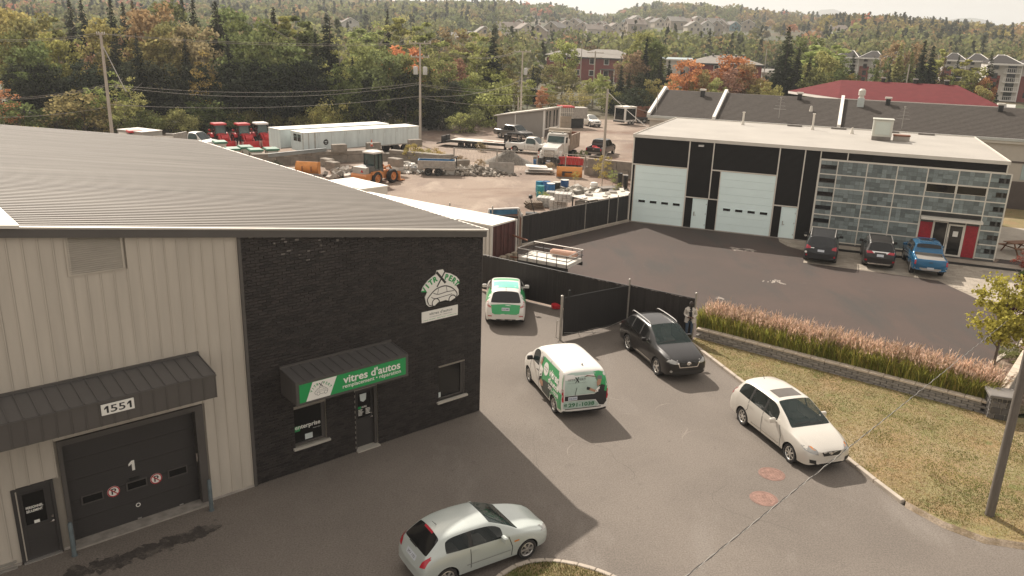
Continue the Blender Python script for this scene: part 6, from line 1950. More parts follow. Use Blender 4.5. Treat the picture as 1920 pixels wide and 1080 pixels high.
b=MB();b.bx(-.32,.72,-.6,.6,1.15,2.7);b.build('cab_glass',GLASSG,wl_)
b=MB();b.rb((.2,0,2.82),(1.35,1.4,.16),cham=.05);b.build('cab_roof',mat('loader_white',(.62,.58,.52),.5),wl_)
part(wl_,'cab_base',LGR,(-.38,.8,-.66,.66,.85,1.4))
b=MB();b.prism([(-.16,1.25),(.16,1.25),(0,1.5)],-1.72,-1.70,'X');b.v=[(x,y-.35,z)for x,y,z in b.v];b.build('warning_triangle',LAMPR,wl_)
b=MB();b.cyl((-1.0,-.3,1.65),(-1.0,-.3,2.35),.05,n=8);b.build('exhaust',BLACK,wl_)
for y in(-.4,.4):
 b=MB();b.tube([(1.0,y,1.35),(1.9,y,1.5),(2.7,y,.55)],.09,6);b.build('lift_arm',LOR,wl_)
b=MB();b.prism([(2.6,.1),(2.55,.6),(2.65,.95),(2.72,.9),(2.68,.55),(2.75,.2),(3.35,.12),(3.35,.05)],-1.05,1.05,'Y');b.build('bucket',LOR,wl_)
b=MB();b.bx(.6,1.5,-.45,.45,.55,1.15);b.build('front_frame',LOR,wl_)
dA,dB=G(783,329),G(838,331)
dt=thing('dump_trailer','tandem-axle steel dump trailer with a blue box interior','trailer',(dA.x,dA.y,0),ang(dA,dB)+rad(4))
DST=mat('worn_galvanised',(.36,.335,.3),.55,.3,var=.25,vs=4)
add_wheels(dt,[(1.0,.05),(1.95,.05)],.37,.24,'truck',mat('pale_rim',(.5,.47,.42),.5))
add_wheels(dt,[(1.0,1.75),(1.95,1.75)],.37,.24,'truck',mat('pale_rim',(.5,.47,.42),.5))
BLUI=mat('blue_liner',(.02,.13,.27),.5,var=.15)
for q in((0,3.6,.1,.18,.72,1.42),(0,3.6,1.62,1.7,.72,1.42)):
 b=MB();b.bx(*q);b.build('side_board',DST,dt)
for q in((.02,3.58,.181,.2,.9,1.40),(.02,3.58,1.6,1.619,.9,1.40)):
 b=MB();b.bx(*q);b.build('liner',BLUI,dt)
part(dt,'end_board',BLUI,(0,.08,.2,1.6,.72,1.42));part(dt,'front_board',DST,(3.52,3.6,.2,1.6,.72,1.42))
part(dt,'floor',BLUI,(.08,3.52,.2,1.6,.72,.86));part(dt,'frame',DST,(-.1,3.7,.15,.3,.58,.72),(-.1,3.7,1.5,1.65,.58,.72))
part(dt,'fender',DST,(.5,2.5,-.1,.1,.74,.80),(.5,2.5,1.7,1.9,.74,.8))
for x in(.6,1.4,2.2,3.0):part(dt,'rib',DST,(x,x+.06,.06,.1,.72,1.42))
b=MB();b.tube([(3.6,.3,.65),(4.8,.9,.6),(3.6,1.5,.65)],.05,6);b.build('drawbar',DST,dt)
b=MB();b.tube([(3.65,.3,.8),(3.65,.3,1.7),(3.65,1.5,1.7),(3.65,1.5,.8)],.04,6);b.rb((3.4,.9,1.62),(.9,.05,.08),0,0,-.4);b.build('tarp_frame',BLACK,dt)
p=G(843,327);b=MB();b.rb((0,0,.5),(.95,.95,.95),cham=.1);b.lathe([(.12,.97),(.12,1.05),(0,1.05)],n=10)
solo('water_tank',b,mat('tank_white',(.6,.57,.52),.5),'white plastic cube tank at the drawbar of the dump trailer','tank',p,.2)
RUBB=mat('broken_concrete',(.33,.295,.25),.9,var=.3,vs=3,island=.45)
def rubble(name,label,cpx,n,spread,hh,mt,sz,seed):
 R=random.Random(seed);b=MB()
 c=G(*cpx)
 for i in range(n):
  x,y=R.gauss(0,spread[0]),R.gauss(0,spread[1])
  rr=math.hypot(x/spread[0],y/spread[1])
  z=max(0,hh*(1-rr/2.2))*R.random()
  s=sz*R.uniform(.4,1.4)
  b.rb((x,y,z+s*.3),(s,s*R.uniform(.4,1),s*R.uniform(.3,.8)),R.random()*6,R.uniform(-.5,.5),R.uniform(-.5,.5))
 o=b.build(name,mt,None,loc=(c.x,c.y,0));tag(o,label,'rubble',None,'stuff');return o
rubble('rubble','heap of broken pale concrete right of the white tank',(885,326),420,(1.7,.7),.9,RUBB,.3,5)
rubble('rubble','scrap of white pipes and debris in front of the loader bucket',(765,322),120,(.8,.6),.8,mat('white_scrap',(.55,.52,.47),.6,island=.4,var=.2),.45,6)
rubble('rubble','mixed grey debris left of the wheel loader',(660,330),90,(1.2,1.0),.7,mat('grey_scrap',(.3,.265,.225),.8,island=.5,var=.2),.5,7)
rubble('rubble','scrap pieces along the yard behind the blue drums',(1085,366),160,(1.3,.8),.7,mat('pale_scrap',(.42,.39,.34),.8,island=.5,var=.2),.42,8)
rubble('rubble','dark scrap beside the black workshop corner',(1160,372),130,(.8,1.6),.8,mat('dark_scrap',(.1,.09,.08),.8,island=.6,var=.2),.4,9)
def slab(name,label,cat,px,py,size,rz,z,m,rx=0,ry=0):
 p=G(px,py,z);b=MB();b.rb((0,0,size[2]/2),size,0,rx,ry,cham=.03 if min(size)>.15 else 0)
 return solo(name,b,m,label,cat,(p.x,p.y,z),rz)
slab('concrete_slab','upright grey concrete panel facing the gravel yard','concrete panel',940,326,(2.5,.18,1.15),rad(-6),0,CONC,rad(-8))
for i,(px,py,z)in enumerate(((1012,325,.0),(1008,322,.2),(1014,318,.4),(1006,313,.6))):
 slab('scrap_sheet',('bottom dark','second greyish','third pale','topmost bent white')[i]+' sheet in the pile of flat scrap beside the orange plow','scrap sheet',px,py,(2.7-i*.2,1.2,.1),rad(-8+i*5),z,[WOOD,CONC,WHITE,WHITE][i],rad(random.uniform(-5,5)),rad(random.uniform(-4,4)))
slab('concrete_block','small grey block with two blue drums in front of the dump truck','concrete block',1011,306,(1.3,.6,.75),rad(-5),0,BLKC)
BLUD=mat('blue_plastic',(.015,.12,.30),.4,var=.08,coat=.2);TEAL=mat('teal_plastic',(.01,.24,.26),.4,var=.08,coat=.2)
def barrel(px,py,r,h,m,lab,lid=None,lying=False):
 p=G(px,py);b=MB()
 b.lathe([(0,0),(r*.95,0),(r,.04),(r,h*.32),(r*1.03,h*.35),(r,h*.38),(r,h*.64),(r*1.03,h*.67),(r,h*.7),(r,h-.04)],n=20)
 b.lathe([(r,h-.04),(r*1.02,h),(r*.9,h),(r*.88,h-.03),(0,h-.03)],n=20,mat=1)
 solo('barrel',b,[m,lid or m],lab,'barrel',p,random.random(),'drums in the yard',True)
barrel(1005,308,.28,.5,BLUD,'left one of two small blue drums at the dump truck');barrel(1018,308,.28,.5,BLUD,'right one of two small blue drums at the dump truck')
barrel(1012.5,371,.33,1.05,TEAL,'teal drum standing nearest the pallets',TEAL);barrel(1011,360,.33,.95,mat('blue_teal_plastic',(.01,.18,.3),.4),'blue-green drum behind the nearest teal drum')
barrel(1024,362,.33,1.05,BLUD,'narrow blue drum left of the white-topped blue drum');barrel(1032,366,.36,1.05,BLUD,'broad blue drum with a white lid',SIGNW);barrel(1043,362,.34,1.0,BLACK,'black drum with a pale lid behind the blue drums',CREAM);barrel(1058,360,.36,1.1,mat('navy_plastic',(.015,.07,.2),.4),'dark blue square-shouldered drum standing apart right',SIGNW)
PAL=mat('old_pallet',(.16,.12,.085),.9,var=.3,vs=4)
pal=MB()
for i in range(7):pal.bx(-.6+i*.175,-.6+i*.175+.13,-.5,.5,.1,.125)
for y in(-.5,-.04,.42):pal.bx(-.6,.6,y,y+.08,.02,.1)
for i in(0,3,6):pal.bx(-.6+i*.175,-.6+i*.175+.13,-.5,.5,0,.02)
palm=pal.mesh('pallet',[PAL])
p=G(1001,390)
for i in range(4):
 o=link('pallet',palm,None,(p.x+random.uniform(-.06,.06),p.y+random.uniform(-.06,.06),i*.135),rad(20)+random.uniform(-.15,.15))
 tag(o,('lowest','second lowest','second highest','topmost')[i]+' dark wooden pallet in the stack left of the wrapped cubes','pallet','stacked pallets')
WRAP=mat('plastic_wrap',(.5,.475,.435),.35,var=.2,vs=5,island=.1)
def paverpack(px,py,z,sx_,sy_,h,rz,lab,m=WRAP):
 p=G(px,py,z);b=MB()
 nx,nz=4,max(2,int(h/.14))
 for k in range(nz):
  for i in range(nx):
   b.rb((-sx_/2+sx_*(i+.5)/nx,random.uniform(-.02,.02),h*(k+.5)/nz),(sx_/nx-.015,sy_,h/nz-.012),cham=.02)
 return solo('paver_pack',b,m,lab,'paver pack',(p.x,p.y,z),rz,'wrapped stone packs')
a_=rad(-12)
paverpack(1021,386,0,1.2,1.1,.75,a_,'wrapped whitish stone pack right of the pallets');paverpack(1047,392,0,1.3,1.1,.8,a_,'lower wrapped grey stone pack under the taller one');paverpack(1056,377,.8,1.25,1.1,.65,a_,'wrapped stone pack with white top on the grey pack');paverpack(1034,372,0,.9,.8,.6,a_,'small wrapped stone pack between drums and tall pack')
rk0=G(1095,398)
rk=thing('material_rack','long low rack of mesh sides covered by dusty white sheets','rack',(rk0 .x,rk0 .y,0),rad(38))
for i in range(6):
 part(rk,'white_sheet',mat('dusty_white',(.58,.54,.48),.8,var=.2,vs=2),(i*.95-.4,i*.95+.5,-.9+random.uniform(-.1,.1),1.2+random.uniform(-.1,.1),1.05+random.uniform(0,.03),1.12))
 part(rk,'upright',BLACK,(i*.95-.35,i*.95-.27,-.8,-.72,0,1.04),(i*.95-.35,i*.95-.27,1.0,1.08,0,1.04))
 part(rk,'crate',DST,(i*.95-.2,i*.95+.5,-.75,.9,.25,.8))
 b=MB();b.rb((i*.95+random.uniform(-.3,.3),random.uniform(-.4,1.0),1.2),(random.uniform(.3,.7),random.uniform(.3,.6),random.uniform(.08,.2)),random.random()*3,random.uniform(-.3,.3),cham=.02);b.build('bag',[WHITE,CONC,CREAM][i%3],rk)
slab('panel_frame','tilted pale frame panel behind the long slatted fence','panel',1112,396,(1.2,.9,.08),rad(40),.9,CREAM,rad(25))
slab('sheet_stack','bundle of grey boards behind the white-covered rack','board stack',1142,362,(1.9,1.0,.55),rad(30),0,CONCD)
p=G(1113,360);b=MB();b.lathe([(0,0),(.35,.05),(.42,.3),(.3,.5),(.38,.62),(.3,.85),(0,.92)],n=12)
solo('sack',b,WHITE,'bulging white sack on the scrap behind the rack','sack',p,smooth=True)
for i,(px,py,h,m)in enumerate(((1161,358,1.6,BLACK),(1172,356,1.3,BLACK))):
 p=G(px,py);b=MB();b.lathe([(0,0),(.2,0),(.22,h),(.16,h),(0,h-.05)],n=12)
 solo('tube_stack',b,m,('taller dark upright tube by the workshop corner','shorter dark upright tube touching the workshop corner')[i],'tube',p)
f0,f1,f2=G(851,312),G(1020,322),G(1180,333)
CL=thing('wire_fence','thin wire fence on grey posts across the middle of the yard','fence',(f0 .x,f0 .y,0),0)
pts=[f0,f0 .lerp(f1,.48),f0 .lerp(f1,.92),f1 .lerp(f2,.25),f1 .lerp(f2,.48),f1 .lerp(f2,.75)]
for q in pts:
 b=MB();b.cyl((q.x-f0 .x,q.y-f0 .y,0),(q.x-f0 .x,q.y-f0 .y,1.95),.065,n=8);b.build('post',POSTM,CL)
for a,c in zip(pts[:-1],pts[1:]):
 b=MB();b.cyl((a.x-f0 .x,a.y-f0 .y,1.9),(c.x-f0 .x,c.y-f0 .y,1.9),.045,n=6);b.build('top_rail',POSTM,CL)
 b=MB()
 n=int((c-a).length/.35)
 for i in range(n):
  for s in(0,1):
   t0,t1=i/n,min(1,(i+1.0)/n)
   q0,q1=a.lerp(c,t0)-f0,a.lerp(c,t1)-f0
   b.cyl((q0 .x,q0 .y,.05 if s else 1.88),(q1 .x,q1 .y,1.88 if s else.05),.006,n=3,caps=False)
 o=b.build('wire_mesh',POSTM,CL,fix=False);o['kind']='stuff'
gA,gB=G(845,276),G(945,284)
ga2=ang(gA,gB)
gt2=thing('gooseneck_trailer','black gooseneck flatbed trailer with a pale deck and folded ramps','trailer',(gA.x,gA.y,0),ga2)
Lg=(gB-gA).length
part(gt2,'deck',mat('pale_deck',(.55,.51,.45),.8,var=.15,vs=1),(0,Lg,0,2.4,.85,.92));part(gt2,'rust_patch',RUST,(Lg*.55,Lg*.75,.5,1.4,.921,.93),(Lg*.78,Lg*.97,.4,1.2,.921,.93))
part(gt2,'side_rail',BLACK,(0,Lg,-.06,0,.6,.88),(0,Lg,2.4,2.46,.6,.88))
b=MB();b.prism([(0,.9),(0,.6),(-1.9,.25),(-1.9,.4)],0,2.4,'Y');b.build('beaver_tail',BLACK,gt2)
part(gt2,'ramp',BLACK,(-1.3,-1.1,.1,1.0,.5,1.25),(-1.3,-1.1,1.4,2.3,.5,1.25))
add_wheels(gt2,[(1.3,.1),(2.2,.1),(3.1,.1)],.38,.24,'truck',DISH);add_wheels(gt2,[(1.3,2.3),(2.2,2.3),(3.1,2.3)],.38,.24,'truck',DISH)
b=MB()
for y in(.9,1.5):b.tube([(Lg-.3,y,.9),(Lg+.1,y,2.05),(Lg+2.1,y,2.05),(Lg+2.7,y,1.5)],.12,4)
b.bx(Lg-.15,Lg+.15,.3,.45,0,1.9);b.bx(Lg-.15,Lg+.15,1.95,2.1,0,1.9);b.bx(Lg-.2,Lg+.2,.3,2.1,1.7,1.95)
b.build('gooseneck',BLACK,gt2)
PILE=ground_mat('gravel_pile',(.15,.135,.115),[(1.2,.45,.6,(.19,.17,.145),None)],grain=.35,gs=9,bs=7,bump=.9)
def pile(label,px,py,rx,ry,h,seed):
 c=G(px,py);R=np.random.default_rng(seed);b=MB();n,k=26,9
 V=[(0,0,h)]
 for j in range(1,k+1):
  for i in range(n):
   a=2*PI*i/n;f=j/k
   wob=1+.14*math.sin(a*3+seed)+.08*math.sin(a*5+seed*2)
   V.append((rx*f*wob*math.cos(a),ry*f*wob*math.sin(a),h*(1-f)**1.05*(1+.1*math.sin(a*4+j))+R.normal(0,.03)*(1-f)))
 F=[(0,1+i,1+(i+1)%n)for i in range(n)]+[(1+(j-1)*n+i,1+j*n+i,1+j*n+(i+1)%n,1+(j-1)*n+(i+1)%n)for j in range(1,k)for i in range(n)]
 b.add(V,F)
 tag(b.build('gravel_pile',PILE,None,True,loc=(c.x,c.y,-.02)),label,'gravel pile','heaps of grey gravel','thing')
pile('wide grey gravel heap behind the white trailers',738,228,5.5,5,2.2,1);pile('grey gravel heap right of the utility pole behind the trailers',800,240,3.6,4,1.7,2);pile('farther grey gravel heap stretching to the right',828,232,3.6,3.6,1.5,4)
pile('grey gravel heap inside the wire fence below the white pickup',952,306,2.9,1.6,1.45,3)
p=G(773,228);b=MB();b.lathe([(0,0),(.8,.1),(.9,.6),(.5,1.1),(0,1.2)],n=9);solo('boulder',b,CONC,'pale boulder among the gravel heaps','boulder',p,smooth=True)
sB=G(1019,257)
sa=math.atan2(.4,-.92)
sh_=thing('yard_shed','grey mono-pitch shed with tall slit windows','shed',(sB.x,sB.y,0),sa)
Ls,Ws=7.1,5.7
SHW=mat('shed_grey',(.30,.275,.245),.6,var=.05)
b=MB();b.prism([(0,0),(Ls,0),(Ls,2.4),(0,3.62)],-Ws,0,'Y');b.build('wall',SHW,sh_)
b=MB();b.prism([(-.35,3.70),(Ls+.4,2.36),(Ls+.4,2.52),(-.35,3.88)],-Ws-.4,.3,'Y');b.build('roof',CREAM,sh_)
part(sh_,'corner_post',WHITE,(-.12,.12,-.0,.12,0,3.6));part(sh_,'corner_post',WHITE,(-.12,-.0,-Ws,-Ws+.2,0,3.55));part(sh_,'seam',WHITE,(Ls*.6,Ls*.6+.12,.0,.05,0,2.8))
part(sh_,'base',mat('brown_base',(.1,.08,.07),.8,var=.1),(-.04,-.001,-Ws+.2,-.1,0,.95));part(sh_,'sill',WHITE,(-.08,-.001,-Ws,0,.96,1.12))
for y in(-.75,-1.9,-3.5,-4.6):part(sh_,'window',GLASSD,(-.05,-.001,y-.42,y,1.15,3.4))
dbp=G(1049,241)
db_=thing('dump_box','grey ribbed dump box resting on tan concrete blocks','dump box',(dbp.x,dbp.y,0),rad(12))
part(db_,'box',DST,(.1,4.4,.3,2.6,1.5,3.1))
for i in range(7):part(db_,'rib',CREAM,(.1+i*.3,.18+i*.3,.2,.3,1.6,3.1))
part(db_,'top_rail',REDM,(.1,2.3,.2,2.6,3.1,3.3));part(db_,'rail',CREAM,(.1,2.2,.16,.2,1.5,1.6));part(db_,'rail',CREAM,(.1,2.2,.16,.2,2.3,2.4));part(db_,'support',BLACK,(2.0,4.0,.8,2.3,0,1.5))
TAN=mat('tan_concrete',(.36,.30,.23),.9,var=.15)
for i in range(2):
 for k in range(2):part(db_,'block',TAN,(i*.86,i*.86+.83,-.4,.15,k*.95,k*.95+.93))
ep=G(1170,233)
et=thing('cargo_trailer','small white enclosed trailer with dark side and rear panels','trailer',(ep.x,ep.y,0),rad(40))
part(et,'body',WHITE,(-1.2,1.5,-1.15,1.15,.5,2.8));part(et,'roof',TRW2,(-1.25,1.55,-1.2,1.2,2.8,2.9))
for q in((-1.23,-1.21,-.95,.95,.8,2.6),(-.9,1.3,-1.18,-1.16,.8,2.6)):part(et,'dark_panel',GLASSD,q)
add_wheels(et,[(.1,-1.05),(.9,-1.05)],.36,.22,'truck',DISH)
part(et,'bumper',BLACK,(-1.4,-1.2,-1.2,1.2,.4,.6))
ep=G(1195,230)
et2=thing('flat_trailer','dark low trailer partly behind the warehouse corner','trailer',(ep.x+.5,ep.y+.5,0),rad(10))
part(et2,'frame',BLACK,(-1.5,2.5,-1.1,1.1,.6,.8));part(et2,'rack',RUST,(-1.5,2.5,1.0,1.1,.8,2.6),(1.8,2.4,-1,1,2.2,2.7));add_wheels(et2,[(-.5,-1.0),(.4,-1.0)],.36,.22,'truck',DISH)
p=G(1045,307)
tk=thing('dump_truck','white conventional dump truck with a rusty box facing the camera','dump truck',(0,0,0),0)
fz,rz2=G(1052,311),G(1087,293)
ha=math.atan2(fz.y-rz2 .y,fz.x-rz2 .x);hx=Vector((math.cos(ha),math.sin(ha)));lf=Vector((-hx.y,hx.x))
tk.rotation_euler=(0,0,ha)
o_=Vector((fz.x,fz.y))-hx*2.9+lf*-1.05+Vector((-.2,0))
o_=Vector((fz.x,fz.y))-hx*2.9-lf*1.05
tk.location=(o_.x,o_.y,0)
TW=WHP
add_wheels(tk,[(2.9,1.0),(2.9,-1.0)],.52,.3,'truck',DISH);add_wheels(tk,[(-1.6,.95),(-1.6,-.95),(-2.9,.95),(-2.9,-.95)],.52,.5,'truck',DISH)
part(tk,'frame',BLACK,(-3.6,4.0,-.45,.45,.7,1.0));part(tk,'front_bumper',BLACK,(4.0,4.2,-1.2,1.2,.45,.85))
b=MB();b.prism([(1.6,1.0),(4.0,1.0),(4.05,1.75),(3.9,1.95),(1.6,2.25)],-.85,.85,'Y');b.build('hood',TW,tk)
for s in(-1,1):
 b=MB();b.prism([(2.2,.95),(2.3,1.35),(2.7,1.55),(3.3,1.5),(3.6,1.2),(3.7,.8),(3.4,.8),(3.3,1.1),(2.9,1.22),(2.5,1.1),(2.4,.8)],*sorted((s*.75,s*1.2)),'Y');b.build('fender',TW,tk)
b=MB();b.bx(4.03,4.09,-.55,.55,1.0,1.75,0)
for i in range(8):b.bx(4.09,4.12,-.5,.5,1.03+i*.09,1.07+i*.09,1)
b.build('grille',[mat('grille_grey',(.22,.2,.18),.5),CHROME],tk)
part(tk,'licence_plate',PLATE,(4.2,4.215,-.2,.2,.55,.7))
for s in(-1,1):
 b=MB();b.rb((3.98,s*.78,1.22),(.1,.3,.22),cham=.04);b.build('headlight',LAMPW,tk)
b=MB();b.prism([(.2,1.0),(1.65,1.0),(1.65,2.2),(1.35,3.0),(.2,3.05)],-1.05,1.05,'Y');b.build('cab',TW,tk)
b=MB();b.add([(1.665,-.9,2.28),(1.665,.9,2.28),(1.40,.88,2.92),(1.40,-.88,2.92)],[(0,1,2,3)]);b.v=[(x+.03,y,z)for x,y,z in b.v];b.build('windshield',GLASSG,tk)
for s in(-1,1):part(tk,'side_window',GLASSD,(.6,1.35,min(s*1.055,s*1.06),max(s*1.055,s*1.06),2.2,2.8))
b=MB();b.rb((.8,0,3.12),(1.2,2.0,.14),cham=.05);b.build('cab_roof',TW,tk)
for s in(-.6,.6):
 b=MB();b.lathe([(.1,3.2),(.1,3.35),(0,3.38)],(1.1,s,0),n=10);b.build('beacon',LAMPW,tk)
for s in(-1,1):
 b=MB();b.tube([(1.5,s*1.05,2.0),(1.75,s*1.45,2.0),(1.75,s*1.45,2.75)],.025,5);b.bx(1.68,1.8,s*1.45-.1,s*1.45+.1,2.1,2.75);b.build('mirror',CREAM,tk)
BOXC=mat('dusty_box',(.36,.29,.235),.7,.1,var=.25,vs=2)
part(tk,'front_board',BOXC,(-.2,-.05,-1.25,1.25,1.3,3.3));part(tk,'box_floor',RUST,(-3.9,-.2,-1.2,1.2,1.25,1.4))
for s in(-1,1):
 y0,y1=sorted((s*1.15,s*1.25))
 part(tk,'side_board',BOXC,(-3.9,-.2,y0,y1,1.3,2.95))
 for i in range(6):part(tk,'rib',BOXC,(-3.8+i*.68,-3.68+i*.68,*sorted((s*1.25,s*1.33)),1.3,2.95))
part(tk,'tailgate',RUST,(-4.0,-3.9,-1.2,1.2,1.3,2.95));part(tk,'liner',RUST,(-3.9,-.2,-1.14,-1.1,1.5,2.9),(-3.9,-.2,1.1,1.14,1.5,2.9))
b=MB();b.cyl((-.1,-1.25,3.45),(-.1,1.25,3.45),.22,n=12);b.bx(-.2,.5,-1.2,1.2,3.25,3.35);b.build('tarp_roller',mat('tarp_tan',(.42,.36,.29),.8,var=.15),tk)
b=MB();b.cyl((.1,-1.15,1.0),(.1,-1.15,3.4),.07,n=8);b.build('exhaust',CHROME,tk)
def tractor(px,py,heading,lab,roof=REDM,bucket=True):
 p=G(px,py)
 t=thing('tractor',lab,'tractor',(p.x,p.y,0),heading,'red tractors behind the metal roof')
 add_wheels(t,[(-.75,.8),(-.75,-.8)],.68,.42,'truck',REDM);add_wheels(t,[(1.15,.65),(1.15,-.65)],.45,.3,'truck',REDM)
 b=MB();b.prism([(.3,.75),(1.75,.7),(1.8,1.1),(1.65,1.4),(.3,1.5)],-.36,.36,'Y');b.build('hood',REDM,t)
 part(t,'chassis',BLACK,(-.9,1.7,-.3,.3,.45,.8));part(t,'cab_base',BLACK,(-.85,.35,-.62,.62,.8,1.35))
 b=MB();b.prism([(-.85,1.3),(.32,1.3),(.2,2.4),(-.8,2.4)],-.6,.6,'Y');b.build('cab_glass',GLASSD if roof==REDM else GLASSD,t)
 b=MB();b.add([(.345,-.55,1.4),(.345,.55,1.4),(.24,.52,2.35),(.24,-.52,2.35)],[(0,1,2,3)]);b.build('windshield',GLASSG,t)
 for x,y in((-.83,.6),(-.83,-.6),(.3,.6),(.3,-.6)):
  b=MB();b.cyl((x,y,1.3),(x*.88,y*.97,2.42),.045,n=6);b.build('cab_post',BLACK,t)
 b=MB();b.rb((-.28,0,2.5),(1.5,1.45,.2),cham=.07);b.build('cab_roof',roof,t)
 for s in(-1,1):
  b=MB();P=[(-.75+.78*math.cos(a),.68+.8*math.sin(a))for a in np.linspace(.15*PI,.95*PI,9)];Q=[(-.75+.72*math.cos(a),.68+.73*math.sin(a))for a in np.linspace(.95*PI,.15*PI,9)]
  b.prism(P+Q,*sorted((s*.58,s*1.02)),'Y');b.build('fender',REDM,t)
  if bucket:
   b=MB();b.tube([(.4,s*.5,1.3),(1.2,s*.5,1.45),(2.2,s*.5,.5)],.08,5);b.build('loader_arm',REDM,t)
  b=MB();b.lathe([(0,-.06),(.13,-.05),(.13,.05),(0,.08)],(-.9,s*.85,1.75),'X',10);b.build('work_lamp',REDM,t)
 if bucket:
  b=MB();b.prism([(2.1,.12),(2.05,.75),(2.15,.8),(2.2,.25),(2.85,.18),(2.85,.1)],-.95,.95,'Y')
  b.build('bucket',REDM,t);part(t,'bucket_side',mat('pale_red',(.5,.3,.27),.5),(2.08,2.6,-.99,-.955,.1,.8),(2.08,2.6,.955,.99,.1,.8))
 return t
hd_=rad(-52)
tractor(414,274,hd_,'red cab tractor with front bucket, leftmost of the tractor row');tractor(458,274,hd_,'red cab tractor with front bucket, middle of the tractor row');tractor(492,272,hd_,'red tractor with a white cab roof beside the trailers',WHITE)
p=G(258,262);
tractor(258,292,hd_,'red-roofed tractor peeking above the metal roof near the pole',REDM,False)
GRN=mat('machine_green',(.03,.13,.075),.45,var=.12)
def hopper(px,py,rz,lab):
 p=G(px,py);h=thing('salt_spreader',lab,'salt spreader',(p.x,p.y,0),rz,'green and white spreaders by the block wall')
 b=MB();b.prism([(-.55,1.25),(.55,1.25),(.25,.5),(-.25,.5)],-.8,.8,'Y');b.build('hopper',mat('spreader_white',(.55,.53,.47),.5),h)
 b=MB();b.rb((0,0,1.36),(1.35,1.85,.18),cham=.08);b.build('cover',GRN,h)
 for x in(-.45,.45):
  for y in(-.7,.7):part(h,'leg',BLACK,(x-.04,x+.04,y-.04,y+.04,0,1.2))
 return h
for px,py,lab in((414,290,'green covered spreader in front of the leftmost tractor'),(438,304,'green covered spreader nearest the metal roof edge'),(462,300,'green covered spreader below the middle tractor bucket'),(480,306,'green covered spreader beside a small red can'),(510,304,'green covered spreader nearest the white trailer')):
 hopper(px,py,rad(30),lab)
p=G(479,312,.1);b=MB();b.lathe([(0,0),(.3,0),(.32,.4),(0,.45)],n=10);solo('fuel_can',b,REDM,'small red can between the green covered spreaders','can',p)
p=G(268,290)
cv=thing('box_truck','grey box truck body rising above the metal roof near the pole','box truck',(p.x,p.y,0),rad(-28))
part(cv,'box',mat('grey_box',(.33,.31,.28),.6,var=.1),(-2.0,1.8,-1.2,1.2,.9,2.5));part(cv,'roof',mat('box_roof',(.42,.38,.33),.6),(-2.05,1.85,-1.25,1.25,2.5,2.57));part(cv,'side_sign',SIGNW,(-1.8,-.6,-1.24,-1.205,1.4,2.3));part(cv,'sign_mark',GREEND,(-1.6,-1.1,-1.26,-1.245,1.7,2.1));add_wheels(cv,[(-1.3,.9),(-1.3,-.9),(1.2,.9),(1.2,-.9)],.45,.25,'truck',DISH)
p=G(322,291)
dbx=thing('dump_box','grey steel dump bed behind the white flatbed cab','dump box',(p.x,p.y,0),rad(-10))
part(dbx,'side',DST,(-1.2,1.2,-1.2,-1.1,.9,2.1),(-1.2,1.2,1.1,1.2,.9,2.1));part(dbx,'floor',DST,(-1.2,1.2,-1.1,1.1,.9,1.0));part(dbx,'head_board',DST,(1.1,1.2,-1.2,1.2,1.0,2.4));part(dbx,'rail',CREAM,(-1.2,1.2,-1.26,-1.2,2.0,2.12));part(dbx,'leg',BLACK,(-1,-.8,-1,1,0,.9),(.8,1,-1,1,0,.9))
CW=mat('container_white',(.62,.59,.53),.5,var=.08,vs=.7)
MAR=mat('maroon_door',(.085,.03,.026),.5,var=.25,vs=2)
rr_,rl_=G(969,412,2.59),G(922,423,2.59)
q_=G(775,376,2.59)
cdir=(Vector((q_.x,q_.y))-Vector((rr_.x,rr_.y))).normalized()
ct=thing('shipping_container','white shipping container with maroon doors behind the brick corner','container',(rl_.x,rl_.y,0),math.atan2(cdir.y,cdir.x))
CLN=12.2
for i in range(40):
 part(ct,'corrugation',CW,(.15+i*.3,.15+i*.3+.16,-.0,.03,.15,2.45))
part(ct,'body',CW,(.06,CLN,-2.4,-.03,.1,2.5));part(ct,'roof',TRW2,(0,CLN,-2.44,.0,2.5,2.59))
for y in(-2.4,-1.2):part(ct,'door',MAR,(-.0,.055,y+.03,y+1.18,.15,2.48))
for y in(-2.1,-1.6,-.9,-.4):
 b=MB();b.cyl((-.05,y,.15),(-.05,y,2.5),.025,n=6);b.build('lock_rod',MAR,ct)
for y in(-2.44,-.06):part(ct,'corner_post',CW,(-.06,.06,y,y+.1,0,2.59))
for y in(-2.0,-1.4,-.8):
 b=MB();b.rb((-.25,y,.35),(.3,.4,.7),cham=.03);solo('stone_slab',b,TAN,'tan stone block leaning at the maroon container doors','stone block',Matrix.Translation((rl_.x,rl_.y,0))@Matrix.Rotation(math.atan2(cdir.y,cdir.x),4,'Z')@Vector((0,0,0)),math.atan2(cdir.y,cdir.x),'stone blocks at the container doors')
s2,s3=G(677,354,2.4),G(628,342,2.4)
c2_=thing('storage_box','plain white storage box seen over the metal roof edge','container',(s2 .x,s2 .y,0),math.atan2(s3 .y-s2 .y,s3 .x-s2 .x))
part(c2_,'body',CW,(0,4.2,-2.3,0,0,2.3));part(c2_,'roof',TRW2,(-.05,4.25,-2.35,.05,2.3,2.4))
ob=G(918,392,2.1);ob2=G(970,390,2.1)
obn=thing('open_container','open white-rimmed container with a blue and rust-red inside','container',(ob.x,ob.y,0),ang(ob,ob2))
ol=(ob2-ob).length
part(obn,'back_wall',RUST,(0,ol,-.04,0,0,1.75));part(obn,'back_top',mat('faded_blue',(.06,.17,.27),.6,var=.4,vs=2),(0,ol,-.045,.005,1.7,2.05));part(obn,'rim',WHITE,(-.08,ol+.08,-.07,.07,2.05,2.13),(-.1,0,-.06,.06,0,2.05))
e_=G(991,437,.35)-ob
